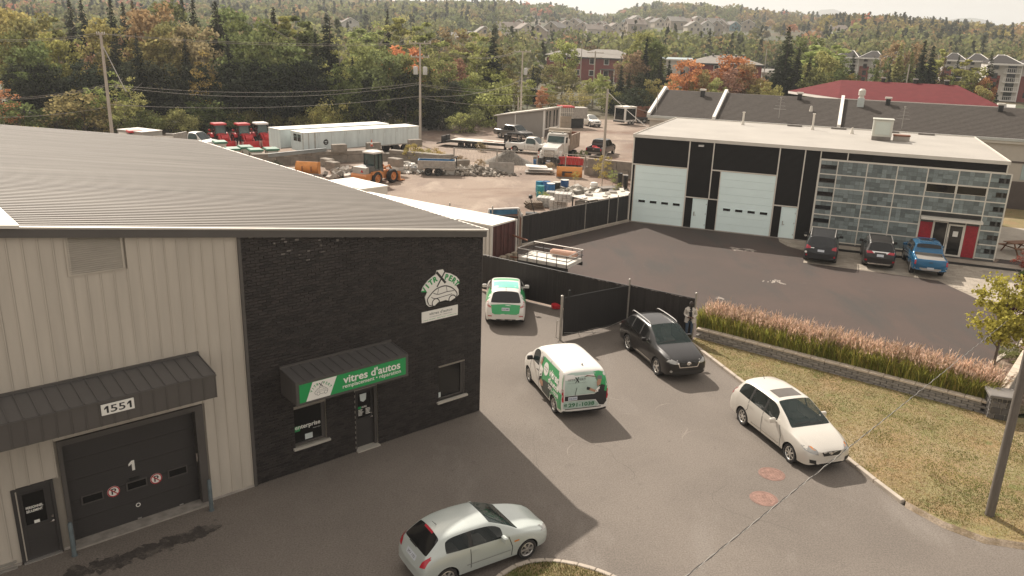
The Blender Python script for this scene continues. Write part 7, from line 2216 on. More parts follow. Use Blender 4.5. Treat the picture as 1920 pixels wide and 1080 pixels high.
lx_,ly_=e_.x*math.cos(ang(ob,ob2))+e_.y*math.sin(ang(ob,ob2)),-e_.x*math.sin(ang(ob,ob2))+e_.y*math.cos(ang(ob,ob2))
b=MB();b.add([(ol+.02,0,0),(lx_,ly_,0),(lx_,ly_,.3),(ol+.02,0,2.0),(ol+.07,0,0),(lx_+.05,ly_,0),(lx_+.05,ly_,.3),(ol+.07,0,2.0)],[(0,1,2,3),(4,5,6,7),(2,3,7,6),(1,2,6,5),(0,3,7,4)]);b.build('side_wall',mat('rust_pink',(.35,.19,.13),.8,var=.3),obn)
b=MB();b.cyl((ol+.05,0,2.08),(lx_+.03,ly_,.36),.1,n=4);b.build('rim',WHITE,obn)
p=G(995,436,0);b=MB();b.bx(-.4,.4,-.3,.3,.9,1.4);b.tube([(.2,0,1.4),(-.1,0,2.4)],.03,5);b.lathe([(0,0),(.14,.05),(.14,.25),(0,.3)],(-.1,0,2.35),n=10);b.bx(-.3,.3,-.2,.2,0,.9)
solo('compactor',b,BLACK,'black machine with an upright handle behind the slatted fence','compactor',p)
q0=G(985,500);q1=G(1052,497)
ut=thing('utility_trailer','small open trailer with wire railings and white load behind the fence','trailer',(q0 .x+.2,q0 .y-.6,0),rad(-30))
part(ut,'deck',mat('white_tarp',(.6,.57,.51),.7,var=.12,vs=3),(-.2,2.9,-.9,.9,.75,.95));part(ut,'frame',BLACK,(-.25,2.95,-.95,-.9,.55,.75),(-.25,2.95,.9,.95,.55,.75))
for z in(1.15,1.45):
 b=MB();b.tube([(-.25,-.95,z),(2.95,-.95,z),(2.95,.95,z),(-.25,.95,z),(-.25,-.95,z)],.025,5);b.build('railing',BLACK if z<1.3 else STEEL,ut)
for i in range(6):
 for y in(-.95,.95):part(ut,'stanchion',BLACK,(-.25+i*.62,-.22+i*.62,y-.015,y+.015,.7,1.45))
b=MB();b.rb((1.9,.6,1.2),(1.6,.4,.25),.1,cham=.08);b.build('pink_roll',mat('pink_foam',(.5,.3,.22),.8),ut)
b=MB();b.tube([(-.3,0,.6),(-1.6,0,.55)],.05,5);b.tube([(-.4,.4,1.6),(-2.6,1.0,1.75)],.06,4);b.build('drawbar',RUST,ut)
add_wheels(ut,[(1.4,1.1),(1.4,-1.1)],.3,.18,'truck',DISH)
p=G(1072,318);rt=thing('red_plow','red plow frame lying behind the orange plow blade','plow',(p.x,p.y+1.5,0),rad(-10))
part(rt,'blade',REDM,(-1.3,1.3,-.2,.1,.3,1.0));part(rt,'frame',BLACK,(-1.0,1.0,.1,.5,.1,.6));part(rt,'top',REDM,(-1.3,1.2,-.4,.3,1.0,1.1))
bay0,bay1=G(1098,327),G(1160,333)
bb_=thing('block_bay','dark concrete block bay with weeds behind the orange plow','wall',(bay0 .x,bay0 .y,0),ang(bay0,bay1))
for r in range(2):
 for i in range(4):link('concrete_block',blkm,bb_,(.7+i*1.5+(.3 if r else 0),0,r*.79))
part(bb_,'top_plank',WOOD,(-.6,6.0,-.35,.35,1.58,1.64))
slab('concrete_block','grey concrete block by the bay nearest the workshop','concrete block',1163,343,(1.4,.7,.8),rad(-5),0,BLKC)
# ------------------------------------------------------------ person by the fence post
def person(loc,facing):
 root=thing('person','person in a white jacket and blue jeans looking down at their hands','person',loc,facing)
 V=[(0,0,.95),(0,0,1.12),(0,0,1.32),(0,.0,1.45),(.03,0,1.53),(.06,0,1.63),(.05,0,1.74),(0,.10,.92),(.02,.11,.5),(-.02,.12,.09),(.10,.13,.05),(0,-.10,.92),(.05,-.11,.5),(.02,-.12,.09),(.14,-.13,.05),(0,.19,1.42),(-.02,.26,1.14),(.2,.12,1.08),(.27,.06,1.10),(0,-.19,1.42),(-.02,-.26,1.14),(.2,-.12,1.08),(.27,-.06,1.10)]
 E=[(0,1),(1,2),(2,3),(3,4),(4,5),(5,6),(0,7),(7,8),(8,9),(9,10),(0,11),(11,12),(12,13),(13,14),(3,15),(15,16),(16,17),(17,18),(3,19),(19,20),(20,21),(21,22)]
 Rr=[.15,.14,.17,.15,.06,.10,.075,.095,.07,.05,.045,.095,.07,.05,.045,.075,.055,.042,.04,.075,.055,.042,.04]
 me=bpy.data.meshes.new('body');me.from_pydata(V,E,[])
 o=link('body',me)
 sk=o.modifiers.new('skin','SKIN')
 for i,r in enumerate(Rr):me.skin_vertices[0].data[i].radius=(r,r*(1.15 if i in(1,2,3)else 1))
 me.skin_vertices[0].data[0].use_root=True
 sb=o.modifiers.new('s','SUBSURF');sb.levels=2;sb.render_levels=2
 dg=bpy.context.evaluated_depsgraph_get()
 m2=bpy.data.meshes.new_from_object(o.evaluated_get(dg));bpy.data.objects.remove(o)
 JEAN=mat('blue_jeans',(.055,.085,.13),.8,var=.15);JACK=mat('white_jacket',(.58,.53,.47),.8,var=.1,vs=6,bump=.4,bs=12);DKS=mat('dark_skin_hair',(.03,.022,.018),.7);SHIRT=mat('dark_shirt',(.02,.02,.022),.8);SHOE=mat('dark_shoe',(.03,.03,.03),.7);HAND=mat('hand_skin',(.13,.07,.045),.6)
 for m in(JACK,JEAN,SHIRT,SHOE,HAND,DKS):m2 .materials.append(m)
 for p in m2 .polygons:
  c=p.center
  k=0
  if c.z>1.52:k=5
  elif c.z<.11:k=3
  elif c.z<.86:k=1
  elif c.x>.225 and 1.0<c.z<1.2 and abs(c.y)<.15:k=4
  elif c.x>.07 and abs(c.y)<.055 and c.z>.86:k=2
  p.material_index=k;p.use_smooth=True
 link('body',m2,root)
 b=MB();b.lathe([(.19,1.2),(.21,.98),(.22,.80)],n=16,a0=.42,a1=2*PI-.42);b.v=[(x*.8,y*1.12,z)for x,y,z in b.v];b.build('jacket_hem',JACK,root,True)
 b=MB();b.lathe([(.0,1.79),(.06,1.775),(.10,1.72),(.115,1.66),(.105,1.6)],(.045,0,0),n=14);b.build('hair',DKS,root,True)
 for s in(-1,1):
  for f in range(4):
   b=MB();y=s*(.075-f*.017);l=(.055,.065,.068,.058)[f]
   b.tube([(.28,y,1.10),(.28+l*.6,y-s*.01,1.105),(.28+l*.8,y-s*.035,1.095)],.009,6);b.build('finger',HAND,root)
  b=MB();b.tube([(.25,s*.04,1.12),(.29,s*.015,1.14),(.315,s*.01,1.13)],.0105,6);b.build('thumb',HAND,root)
 return root
pp=G(1291,641)
person((pp.x,pp.y+.15,.09),rad(-100))
# ------------------------------------------------------------ trees
LEAF=foliage('leaves','object',trans=.36,sat=.35)
FARLEAF=foliage('far_leaves','tint',trans=.4,sat=.12,isl=(.78,1.25))
BARK=mat('bark',(.075,.06,.048),.9,var=.3,vs=4)
BARKL=mat('pale_bark',(.27,.24,.2),.85,var=.3,vs=5)
def cards(C,size,R,elong=1.0,axis=None,up=0.0,k=None):
 """random leaf quads centred on C"""
 n=len(C)
 a=R.normal(size=(n,3));a[:,2]*=(1-up)
 if axis is not None:a=axis+.35*a
 a/=np.linalg.norm(a,axis=1)[:,None]
 b=np.cross(a,R.normal(size=(n,3)));b/=np.linalg.norm(b,axis=1)[:,None]
 s=(size*(.6+.8*R.random(n))*(1 if k is None else k))[:,None]
 a=a*s*elong;b=b*s
 return np.stack([C-a*.5,C+b*.42-a*.05,C+a*.5,C-b*.42-a*.05],1).reshape(-1,3)
def crown_round(seed,r=.3,z0=.16,nc=50,nl=74,leaf=.031,taper=0.0,gap=.0):
 R=np.random.default_rng(seed);P=[]
 for _ in range(nc):
  d=R.normal(size=3);d/=np.linalg.norm(d);q=R.random()**.4
  z=(z0+1)/2+d[2]*q*(1-z0)/2*.93
  f=1-taper*max(0,(z-z0)/(1-z0)-.25)
  c=np.array([d[0]*q*r*f,d[1]*q*r*f,z])
  k=r*R.uniform(.16,.34)*(1-.45*taper*(z>.6))
  e=R.normal(size=(nl,3));e/=np.linalg.norm(e,axis=1)[:,None]
  P.append(c+e*k*(R.random((nl,1))**.45)*np.array([1.15,1.15,.8]))
 return np_mesh('crown',cards(np.concatenate(P),leaf,R),4,LEAF)
def crown_spruce(seed,r=.17,z0=.06,nw=44,sparse=0.0,leaf=.03):
 R=np.random.default_rng(seed);P=[];A=[]
 for i in range(nw):
  f=i/nw;z=z0+(1-z0)*f
  rr=r*(1-f)**1.0+.003
  nb=max(5,int(11*(1-f)+4))
  for k in range(nb):
   if R.random()<sparse:continue
   a=R.random()*2*PI;l=rr*R.uniform(.65,1.12)
   m=max(3,int(9*(1-f))+2)
   t=np.linspace(.12,1,m)
   d=np.array([math.cos(a),math.sin(a)])
   P.append(np.c_[d[0]*l*t,d[1]*l*t,z+R.uniform(-.02,.02)-.35*l*t+.12*l*t**2+R.normal(0,.004,m)])
   A.append(np.tile([d[0],d[1],-.35],(m,1)))
 P=np.concatenate(P);A=np.concatenate(A)
 P=np.concatenate([P,P+R.normal(0,.008,P.shape)]);A=np.concatenate([A,A])
 return np_mesh('crown',cards(P,leaf,R,1.5,A,k=.35+.75*np.clip(1-P[:,2],0,1)),4,LEAF)
def trunk_mesh(h,r,limbs,seed,m):
 R=random.Random(seed);b=MB();x=y=0.0;z=-.02
 pts=[(0,0,-.02)]
 for i in range(1,7):x+=R.uniform(-.008,.008);y+=R.uniform(-.008,.008);pts.append((x,y,h*i/6))
 for i in range(6):b.cyl(pts[i],pts[i+1],r*(1-i/7),r*(1-(i+1)/7),7)
 for i in range(limbs):
  k=R.randint(2,5);a=R.random()*6.28;l=R.uniform(.1,.2)
  p=pts[k];b.cyl(p,(p[0]+math.cos(a)*l,p[1]+math.sin(a)*l,p[2]+l*.9),r*.4,r*.12,5)
 return b.mesh('trunk',[m],True)
CR={'round':[crown_round(s)for s in(1,2,3,4)],'tall':[crown_round(s,.19,.14,46,74,.026,.6)for s in(5,6,7)],'airy':[crown_round(s,.24,.2,30,44,.022,.3)for s in(8,9)],'spruce':[crown_spruce(s)for s in(1,2)]+[crown_spruce(3,.13),crown_spruce(4,.21)],'thin':[crown_spruce(5,.10,.1,34,.35),crown_spruce(6,.15,.15,32,.45)],'bush':[crown_round(s,.62,-.05,40,50,.05)for s in(11,12)]}
TK={'round':trunk_mesh(.75,.016,7,1,BARK),'tall':trunk_mesh(.85,.011,6,2,BARKL),'airy':trunk_mesh(.85,.01,8,3,BARKL),'spruce':trunk_mesh(.96,.012,0,4,BARK),'thin':trunk_mesh(.97,.011,0,5,BARK),'bush':trunk_mesh(.5,.03,5,6,BARK)}
TC={'dk':(.052,.058,.036),'gr':(.185,.205,.08),'lg':(.34,.355,.13),'ol':(.32,.29,.12),'ye':(.38,.31,.11),'be':(.33,.25,.145),'or':(.52,.245,.125),'re':(.42,.12,.09),'pk':(.36,.22,.15),'br':(.17,.12,.08),'pa':(.44,.44,.18)}
TNAME={'dk':'dark green','gr':'mid green','lg':'light green','ol':'olive green','ye':'yellowish','be':'beige','or':'orange','re':'red','pk':'pinkish','br':'brownish','pa':'pale green'}
KN={'round':('maple_tree','broad leafy tree'),'tall':('poplar_tree','slender leafy tree'),'airy':('birch_tree','airy birch'),'spruce':('spruce_tree','pointed spruce'),'thin':('pine_tree','thin ragged conifer'),'bush':('shrub','rounded shrub')}
NT=[0]
SPOTS=[(60,'at the left edge of the wood'),(165,'between the left edge and the first utility pole'),(240,'right behind the first utility pole'),(330,'behind the grey box truck'),(400,'behind the white flatbed cab'),(470,'behind the red tractors'),(535,'behind the white-roofed tractor'),(610,'behind the left end of the white trailers'),(680,'behind the middle of the white trailers'),(740,'behind the right end of the white trailers'),(800,'behind the transformer pole'),(860,'right of the transformer pole behind the gravel heaps'),(930,'left of the grey yard shed'),(985,'behind the grey yard shed'),(1060,'behind the dump box'),(1125,'behind the double-crossarm pole'),(1190,'behind the small cargo trailer'),(1262,'behind the warehouse left gable'),(1340,'behind the left bay of the warehouse'),(1470,'behind the middle bay of the warehouse'),(1530,'left of the red hip roof'),(1610,'above the left corner of the red hip roof'),(1690,'above the left vent of the red roof'),(1760,'above the middle vent of the red roof'),(1830,'above the right vent of the red roof'),(2500,'right of the red hip roof')]
RT=random.Random(5)
def tree_at(x,y,h,kind,col,where,wide=1.0,label=None,z=None):
 nm,kd=KN[kind]
 zz=float(terrain(x,y))-.05 if z is None else z
 grp=TNAME[col]+' '+kd+'s '+where
 r=thing(nm,label or(TNAME[col]+' '+kd+' '+where),'shrub' if kind=='bush' else 'tree',(x,y,zz),RT.random()*6.28,None if label else grp)
 r.scale=(h*wide,h*wide,h)
 link('trunk',TK[kind],r)
 c=link('crown',RT.choice(CR[kind]),r)
 k=RT.uniform(.8,1.2);t=TC[col]
 c.color=(t[0]*k*RT.uniform(.9,1.1),t[1]*k,t[2]*k*RT.uniform(.9,1.1),1)
 NT[0]+=kind!='bush'
 return r
def tree_px(px,ytop,d,kind,col,where,wide=1.0,label=None):
 p=GD(px,ytop-(11 if where==W1 else 5),d)
 h=p.z-float(terrain(p.x,p.y))
 if h<1:return None
 if not label:
  for lim,wn in SPOTS:
   if px<lim:break
  kd=KN[kind][1]
  label=('tall ' if h>14.5 else 'low ' if h<9.5 else 'medium ')+TNAME[col]+' '+kd+' '+wn
  r=tree_at(p.x,p.y,h,kind,col,where,wide,label)
  r['group']=TNAME[col]+' '+kd+'s '+where
  return r
 return tree_at(p.x,p.y,h,kind,col,where,wide,label)
W1='in the wood behind the metal roof'
for q in[(-30,14,122,'round','ol'),(18,14,118,'round','ol'),(62,34,114,'round','ol'),(100,30,116,'tall','lg',1.3),(30,60,108,'round','gr'),(95,75,106,'round','lg'),(150,6,128,'spruce','dk'),(128,4,138,'spruce','dk'),(205,6,122,'spruce','dk'),(229,14,120,'spruce','dk'),(176,34,113,'airy','pk'),(190,44,110,'round','ol'),(255,22,120,'thin','br'),(247,10,132,'spruce','br'),(287,16,116,'round','be'),(322,42,113,'round','ol'),(300,60,110,'round','ol'),(366,44,111,'round','be'),(380,100,105,'airy','ye'),(303,4,134,'round','gr'),(340,2,138,'spruce','dk'),(360,8,132,'spruce','dk'),(402,10,116,'spruce','dk',1.25),(436,16,124,'round','gr'),(470,34,118,'round','gr'),(512,24,122,'spruce','dk',1.3),(552,26,116,'tall','gr',1.6),(535,36,122,'tall','lg',1.4),(578,48,124,'tall','gr',1.4),(612,38,114,'spruce','dk',1.6),(632,75,112,'airy','lg'),(652,58,128,'airy','lg'),(590,66,112,'spruce','dk',1.3),(455,60,110,'round','gr'),(500,70,110,'round','gr'),(545,84,110,'round','gr'),(425,75,108,'spruce','dk',1.3),(130,62,108,'spruce','dk',1.2),(212,66,106,'spruce','dk',1.2),(254,70,106,'spruce','dk'),(345,78,108,'spruce','dk'),(60,86,102,'round','gr')]:
 tree_px(*q[:5],W1,*(q[5:]or()))
W2='in the wood behind the white trailers'
for q in[(690,30,150,'tall','lg',1.7),(707,40,145,'airy','lg',1.2),(726,22,150,'spruce','dk',.8),(748,34,148,'tall','lg',1.6),(775,62,142,'airy','ol'),(801,36,150,'tall','lg',1.7),(820,70,140,'airy','ol'),(672,80,122,'round','gr'),(700,84,118,'round','lg'),(758,86,122,'round','or'),(735,96,116,'round','gr'),(712,100,112,'round','gr'),(775,102,114,'round','gr'),(660,110,110,'spruce','dk'),(640,122,108,'round','gr'),(845,52,160,'round','be'),(868,54,158,'airy','ol'),(888,54,136,'tall','lg',1.7),(897,66,132,'airy','lg'),(925,58,134,'spruce','dk',1.3),(945,66,140,'tall','ol'),(855,114,128,'round','pk'),(826,110,122,'round','gr'),(890,140,128,'round','lg'),(935,135,130,'round','lg'),(960,150,132,'round','ol'),(915,150,124,'bush','lg'),(870,150,122,'round','gr'),(805,120,116,'spruce','dk'),(760,130,112,'round','dk'),(700,135,112,'round','dk'),(590,110,108,'round','dk'),(540,115,107,'round','dk'),(490,112,107,'round','dk'),(440,118,106,'round','dk'),(390,120,105,'round','dk'),(330,120,104,'round','dk'),(280,118,104,'round','dk'),(230,120,104,'round','dk'),(160,112,103,'round','dk'),(90,118,100,'round','dk'),(30,120,98,'round','dk'),(840,150,118,'round','dk'),(790,150,115,'round','dk'),(900,165,124,'round','gr')]:
 tree_px(*q[:5],W2,*(q[5:]or()))
W3='beyond the grey yard shed'
for q in[(1010,96,175,'tall','ol',1.4),(1000,128,160,'spruce','dk',1.2),(1058,78,176,'round','lg',1.0,'big pale willow-like tree in front of the red brick apartments'),(1040,120,160,'round','ol',1.1),(1072,130,165,'round','ol'),(990,150,150,'round','lg'),(1030,160,150,'round','lg'),(1050,172,146,'bush','ol'),(1018,165,144,'round','or',.8),(1100,150,158,'round','lg'),(1132,140,156,'round','lg'),(1150,160,150,'bush','lg'),(1080,166,148,'bush','ol'),(1205,58,170,'round','lg',1.0,'tall mixed leafy tree standing left of the shingled warehouse'),(1225,74,166,'round','gr'),(1214,72,160,'spruce','dk',1.0),(1185,96,160,'round','be'),(1166,128,150,'spruce','dk',1.4),(1180,140,148,'spruce','dk',1.2),(1240,110,150,'spruce','dk',1.3),(1256,116,150,'spruce','dk',1.2),(1148,142,152,'spruce','dk'),(1200,140,146,'round','dk'),(1225,150,144,'round','ol'),(1262,150,146,'round','ol'),(1195,165,140,'bush','dk'),(1300,112,140,'round','or',1.15,'bright orange maple behind the left bay of the shingled warehouse'),(1320,135,138,'round','ol',.8),(1382,104,142,'round','or',1.5,'broad orange-red maple behind the shingled warehouse'),(1400,118,140,'round','be'),(1362,125,138,'round','pk'),(1345,150,134,'round','lg',.8),(1430,150,136,'round','ol'),(1450,160,132,'round','ol')]:
 tree_px(*q[:5],W3,*(q[5:]or()))
W4='behind the red hip roof'
for q in[(1481,52,150,'spruce','dk',1.35,'tallest broad spruce left of the red hip roof'),(1462,110,145,'spruce','dk',1.3),(1500,92,148,'spruce','dk',1.3),(1515,70,170,'round','gr'),(1556,62,160,'tall','lg',1.8),(1545,100,150,'round','lg'),(1575,110,152,'round','gr'),(1520,110,146,'spruce','dk'),(1538,130,144,'round','gr'),(1600,140,150,'round','ye',.8),(1602,101,156,'thin','dk'),(1615,130,150,'thin','br'),(1648,118,150,'spruce','gr',1.2),(1660,90,162,'airy','gr'),(1692,84,154,'spruce','ol',1.5),(1712,100,152,'spruce','gr',1.3),(1736,80,156,'spruce','dk',1.2),(1752,90,154,'spruce','dk',1.4),(1700,74,166,'round','be'),(1768,88,158,'tall','lg',1.2),(1775,104,150,'thin','br'),(1800,104,152,'thin','dk'),(1818,108,150,'tall','lg',1.6),(1835,130,148,'round','lg'),(1862,100,150,'thin','dk',1.3),(1850,150,146,'round','or',.8),(1872,150,148,'thin','dk'),(1840,165,142,'round','ol'),(1790,140,146,'spruce','gr'),(1725,130,146,'spruce','dk',1.3),(1670,130,146,'spruce','dk',1.3)]:
 tree_px(*q[:5],W4,*(q[5:]or()))
for i in range(46):
 t=i/45
 px=-20+t*900+RT.uniform(-8,8)
 yb=235+RT.uniform(-12,4)-(14 if px>620 else 0)
 d=RT.uniform(99,106)if px<420 else RT.uniform(106,113)if px<700 else RT.uniform(112,120)
 p=GD(px,200,d)
 hgt=RT.uniform(2.2,4.2)if not 400<px<690 else RT.uniform(3.8,5.2);d-=3*(400<px<690)
 tree_at(p.x,p.y,hgt,'bush',RT.choice(['gr','lg','gr','ol','dk']if px<430 or px>640 else['pa','lg','pa','pa']),'in the undergrowth '+next(w_ for l_,w_ in SPOTS if px<l_),RT.uniform(.8,1.25))
for px,yt,d,c in((210,135,98,'lg'),(240,145,97,'lg'),(172,150,98,'lg'),(228,175,95,'lg'),(150,170,96,'ol'),(-4,152,92,'or'),(30,190,93,'gr'),(45,236,90,'ye'),(255,205,96,'gr')):
 tree_px(px,yt,d,'airy' if c in('lg','or')else 'bush',c,'in front of the wood beside the first utility pole',1.3)
for px,py,h,c,lab in((775,304,2.0,'ye','yellow-flowered weed clump behind the dump trailer'),(796,306,1.6,'lg','green weed clump behind the dump trailer'),(815,305,1.7,'ye','yellowish weed clump right of the dump trailer box'),(515,322,1.2,'dk','dark weed patch at the metal roof edge by the block wall'),(865,312,1.2,'be','dry tan weeds beside the rubble heap'),(900,316,1.0,'be','dry tan weeds behind the rubble heap'),(902,284,1.2,'be','dry weeds at the gooseneck trailer wheels'),(1030,322,1.0,'be','dry weeds right of the flat scrap pile'),(1090,304,1.4,'gr','weed clump by the red plow'),(1018,378,.9,'lg','weed tuft between the teal drum and the stone packs')):
 p=G(px,py);tree_at(p.x,p.y,h,'bush',c,'',1.0,lab,0)
for px,py,h,c,w_,lab in((1128,352,3.6,'ye',1.1,'yellow-green sapling at the foot of the third utility pole'),(1148,352,2.0,'lg',1.1,'small light green sapling right of the yellow one'),(1078,345,1.5,'ye',1.2,'thin yellowish sapling in front of the orange plow'),(1157,371,1.6,'lg',1.1,'small sapling at the workshop corner')):
 p=G(px,py);tree_at(p.x,p.y,h,'airy',c,'',w_,lab,0)
p=G(1855,722,.09)
mt=thing('young_tree','young yellow-green tree on a thin trunk in the mulch bed','tree',p,1.0)
lm=crown_round(31,.28,.30,64,70,.026,.25)
b=MB();pts=[(0,0,0),(.008,.004,.2),(.0,.0,.4),(.01,0,.62),(.0,.01,.85)]
for i in range(4):b.cyl(pts[i],pts[i+1],.0165-i*.003,.0135-i*.003,8)
for i in range(9):
 a=i*2.4;z=.28+i*.055;b.cyl((0,0,z),(math.cos(a)*.14,math.sin(a)*.14,z+.14),.006,.002,5)
b.build('trunk',mat('young_bark',(.12,.09,.075),.8,var=.2),mt,True)
c=link('crown',lm,mt);c.color=(.42,.38,.09,1);mt.scale=(4.7,)*3
p=G(1905,660,.09)
pt_=thing('young_tree','dark purple-leaved young tree at the right picture edge','tree',p,.3)
c=link('crown',CR['tall'][0],pt_);c.color=(.075,.022,.028,1);link('trunk',TK['tall'],pt_);pt_.scale=(4.3,4.3,4.3)
p=RF(29.0,6.5)
pt_=thing('flowering_tree','pale cream-flowered tree beside the warehouse end wall','tree',p,.3)
c=link('crown',CR['round'][1],pt_);c.color=(.36,.31,.22,1);link('trunk',TK['round'],pt_);pt_.scale=(4.2,4.2,4.2)
for px,py,c_,h,lab in((1890,672,'gr',.7,'low green plant right of the young tree'),(1905,684,'gr',.6,'low green plant nearer the lamp pole'),(1862,728,'ol',.5,'greyish low shrub at the stone pillar'),(1840,735,'br',.4,'brownish low shrub behind the retaining wall end'),(1919,500,'re',1.0,'dark red shrub at the edge of the paving')):
 p=G(px,py,.09);tree_at(p.x,p.y,h,'bush',c_,'',1.2,lab,.09)
 # ------------------------------------------------------------ far houses, apartments, poles, far woods
def hit(px,py,d0=120,d1=1600):
 d=d0
 while d<d1:
  p=GD(px,py,d)
  if p.z<float(terrain(p.x,p.y)):return p
  d+=4
 return None
ROOFS=[mat('house_roof_grey',(.24,.22,.195),.9,var=.1),mat('house_roof_brown',(.22,.18,.15),.9,var=.1),mat('house_roof_dark',(.15,.135,.122),.9,var=.1)]
WALLS={'cream':mat('house_cream',(.45,.40,.33),.8),'white':mat('house_white',(.56,.53,.48),.8),'blue':mat('house_blue',(.15,.25,.29),.8),'beige':mat('house_beige',(.34,.28,.22),.8),'brick':mat('house_brick',(.22,.10,.075),.85,var=.15),'green':mat('house_green',(.2,.27,.24),.8)}
BRK=mat('red_brick_far',(.21,.05,.04),.85,var=.12)
def gable_mesh(L,W,h,rh,ov=.4):
 b=MB();b.prism([(-W/2-ov,h-.2),(0,h+rh),(W/2+ov,h-.2),(W/2+ov,h),(0,h+rh+.25),(-W/2-ov,h)],-L/2-ov,L/2+ov,'X')
 return b
HM={}
def house(p,rz,wall,roof,L,W,h,rh,label,group=None):
 o=thing('house',label,'house',p,rz,group)
 b=MB();b.prism([(-W/2,-2),(W/2,-2),(W/2,h),(0,h+rh),(-W/2,h)],-L/2,L/2,'X');b.build('wall',WALLS[wall],o)
 rf=gable_mesh(L,W,h,rh).build('roof',ROOFS[roof],o)
 b=MB();b.bx(L*.2,L*.2+.7,-.35,.35,h+rh*.6,h+rh+1.0);b.build('chimney',WALLS['brick'],rf)
 b=MB();b.add([(-L/2-.45,-W/2-.4,h-.1),(-L/2-.45,0,h+rh+.1),(-L/2-.45,W/2+.4,h-.1),(-L/2-.45,W/2+.4,h+.22),(-L/2-.45,0,h+rh+.45),(-L/2-.45,-W/2-.4,h+.22)],[(0,1,4,5),(1,2,3,4)]);b.build('gable_trim',WHITE,rf)
 if 'w' not in HM:
  m=MB();m.bx(-.05,.05,-.6,.6,-.75,.75);HM['w']=m.mesh('window',[GLASSD])
 for x,y,z,r in[(-L/2,-W*.22,h*.55,0),(-L/2,W*.22,h*.55,0),(-L/2,0,h+rh*.25,0),(-L*.25,-W/2,h*.6,PI/2),(L*.2,-W/2,h*.6,PI/2)]:
  link('window',HM['w'],o,(x,y,z),r)
 return o
RH_=random.Random(12)
HL=[(1076,40,'white'),(1096,41,'cream'),(1121,42,'blue'),(1143,46,'cream'),(1157,49,'beige'),(1177,49,'blue'),(1190,51,'white'),(1080,56,'beige'),(1112,55,'cream'),(1129,58,'beige'),(1171,60,'cream'),(1205,54,'cream'),(1113,71,'cream'),(1134,70,'beige'),(953,70,'white'),(983,74,'cream'),(975,62,'beige'),(1041,66,'beige'),(1010,80,'beige'),(990,86,'brick'),(1218,50,'beige'),(1232,51,'cream'),(1287,55,'beige'),(1304,55,'cream'),(1320,54,'green'),(1340,56,'cream'),(1354,58,'beige'),(1371,57,'blue'),(1402,59,'beige'),(1298,63,'cream'),(1322,64,'white'),(1342,65,'beige'),(1266,55,'beige'),(1150,60,'beige'),(1094,62,'beige'),(1060,58,'cream'),(1190,62,'beige'),(640,62,'beige'),(655,64,'white'),(850,88,'brick'),(876,90,'brick'),(905,80,'beige'),(1575,72,'white')]
for i,(px,py,wl)in enumerate(HL):
 p=hit(px,py)
 if p is None:continue
 L_=RH_.uniform(9,13)
 house((p.x,p.y,float(terrain(p.x,p.y))),RH_.choice([1.2,1.45,1.7,.2,-.1])+RH_.uniform(-.2,.2),wl,RH_.choice([0,0,1,2]),L_,RH_.uniform(7.5,9.5),RH_.uniform(3.2,5.6),RH_.uniform(2.2,3.4),wl+' gabled house, '+('top' if py<53 else 'lower')+' row, '+('left' if px<1060 else 'middle' if px<1210 else 'right')+' of the hillside',wl+' houses on the wooded hillside')
def pxd(px,d):return GD(px,200,d)
def block(name,label,x,y,rz,L,W,h,rh,wallm,roofm,floors,bays,hip=True,wm=None,extra=None):
 z=float(terrain(x,y))
 o=thing(name,label,'building',(x,y,z),rz)
 part(o,'wall',wallm,(-L/2,L/2,-W/2,W/2,-3,h))
 b=MB();e=.7
 A=[(-L/2-e,-W/2-e,h),(L/2+e,-W/2-e,h),(L/2+e,W/2+e,h),(-L/2-e,W/2+e,h)]
 k=W/2 if hip else-e
 T=[(-L/2+k,0,h+rh),(L/2-k,0,h+rh)]
 b.add(A+T,[(0,1,5,4),(1,2,5),(2,3,4,5),(3,0,4),(3,2,1,0)]);b.build('roof',roofm,o)
 part(o,'fascia',CREAM if wm else BLACK,(-L/2-e,L/2+e,-W/2-e-.03,-W/2-e,h-.35,h-.02))
 for f in range(floors):
  for i in range(bays):
   x0=-L/2+L*(i+.5)/bays;z0=h*(f+.42)/floors
   b=MB();b.bx(x0-.75,x0+.75,-W/2-.08,-W/2-.01,z0-.1,z0+1.5,0);b.bx(x0-.6,x0+.6,-W/2-.11,-W/2-.08,z0+.05,z0+1.35,1)
   b.build('window',[WHITE,GLASSD],o)
 for sgn in(-1,1):
  for f in range(floors):
   z0=h*(f+.42)/floors
   b=MB();xx=sorted((sgn*L/2+sgn*.01,sgn*L/2+sgn*.08));b.bx(*xx,-.8,.8,z0-.1,z0+1.5,1);b.build('window',[WHITE,GLASSD],o)
 return o
q=pxd(1130,236);o=block('apartment_building','red brick apartment block with grey hip roofs and a front stair',q.x,q.y,rad(-24),17,11,6.2,2.2,BRK,ROOFS[0],2,4)
part(o,'porch_roof',ROOFS[2],(1,5.5,-8,-5.5,3.0,3.3));part(o,'porch_post',CREAM,(1.2,1.4,-7.9,-7.7,-2,3.0));part(o,'porch_post',CREAM,(5.1,5.3,-7.9,-7.7,-2,3.0))
b=MB();b.prism([(3,.6),(3,.9),(8,-1.4),(8,-1.8)],-8.2,-7.2,'Y');b.build('stair',CREAM,o);part(o,'dark_panel',ROOFS[2],(6.2,7.6,-5.62,-5.5,0,6))
q=pxd(1072,244);block('apartment_building','red brick apartment block mostly hidden by the pale willow',q.x,q.y,rad(-15),14,11,6.2,2.0,BRK,ROOFS[0],2,4)
q=pxd(1350,214);o=block('apartment_building','red brick building with a broad grey hip roof behind the orange maples',q.x,q.y,rad(-10),17.5,11,6.6,1.9,BRK,ROOFS[0],2,4)
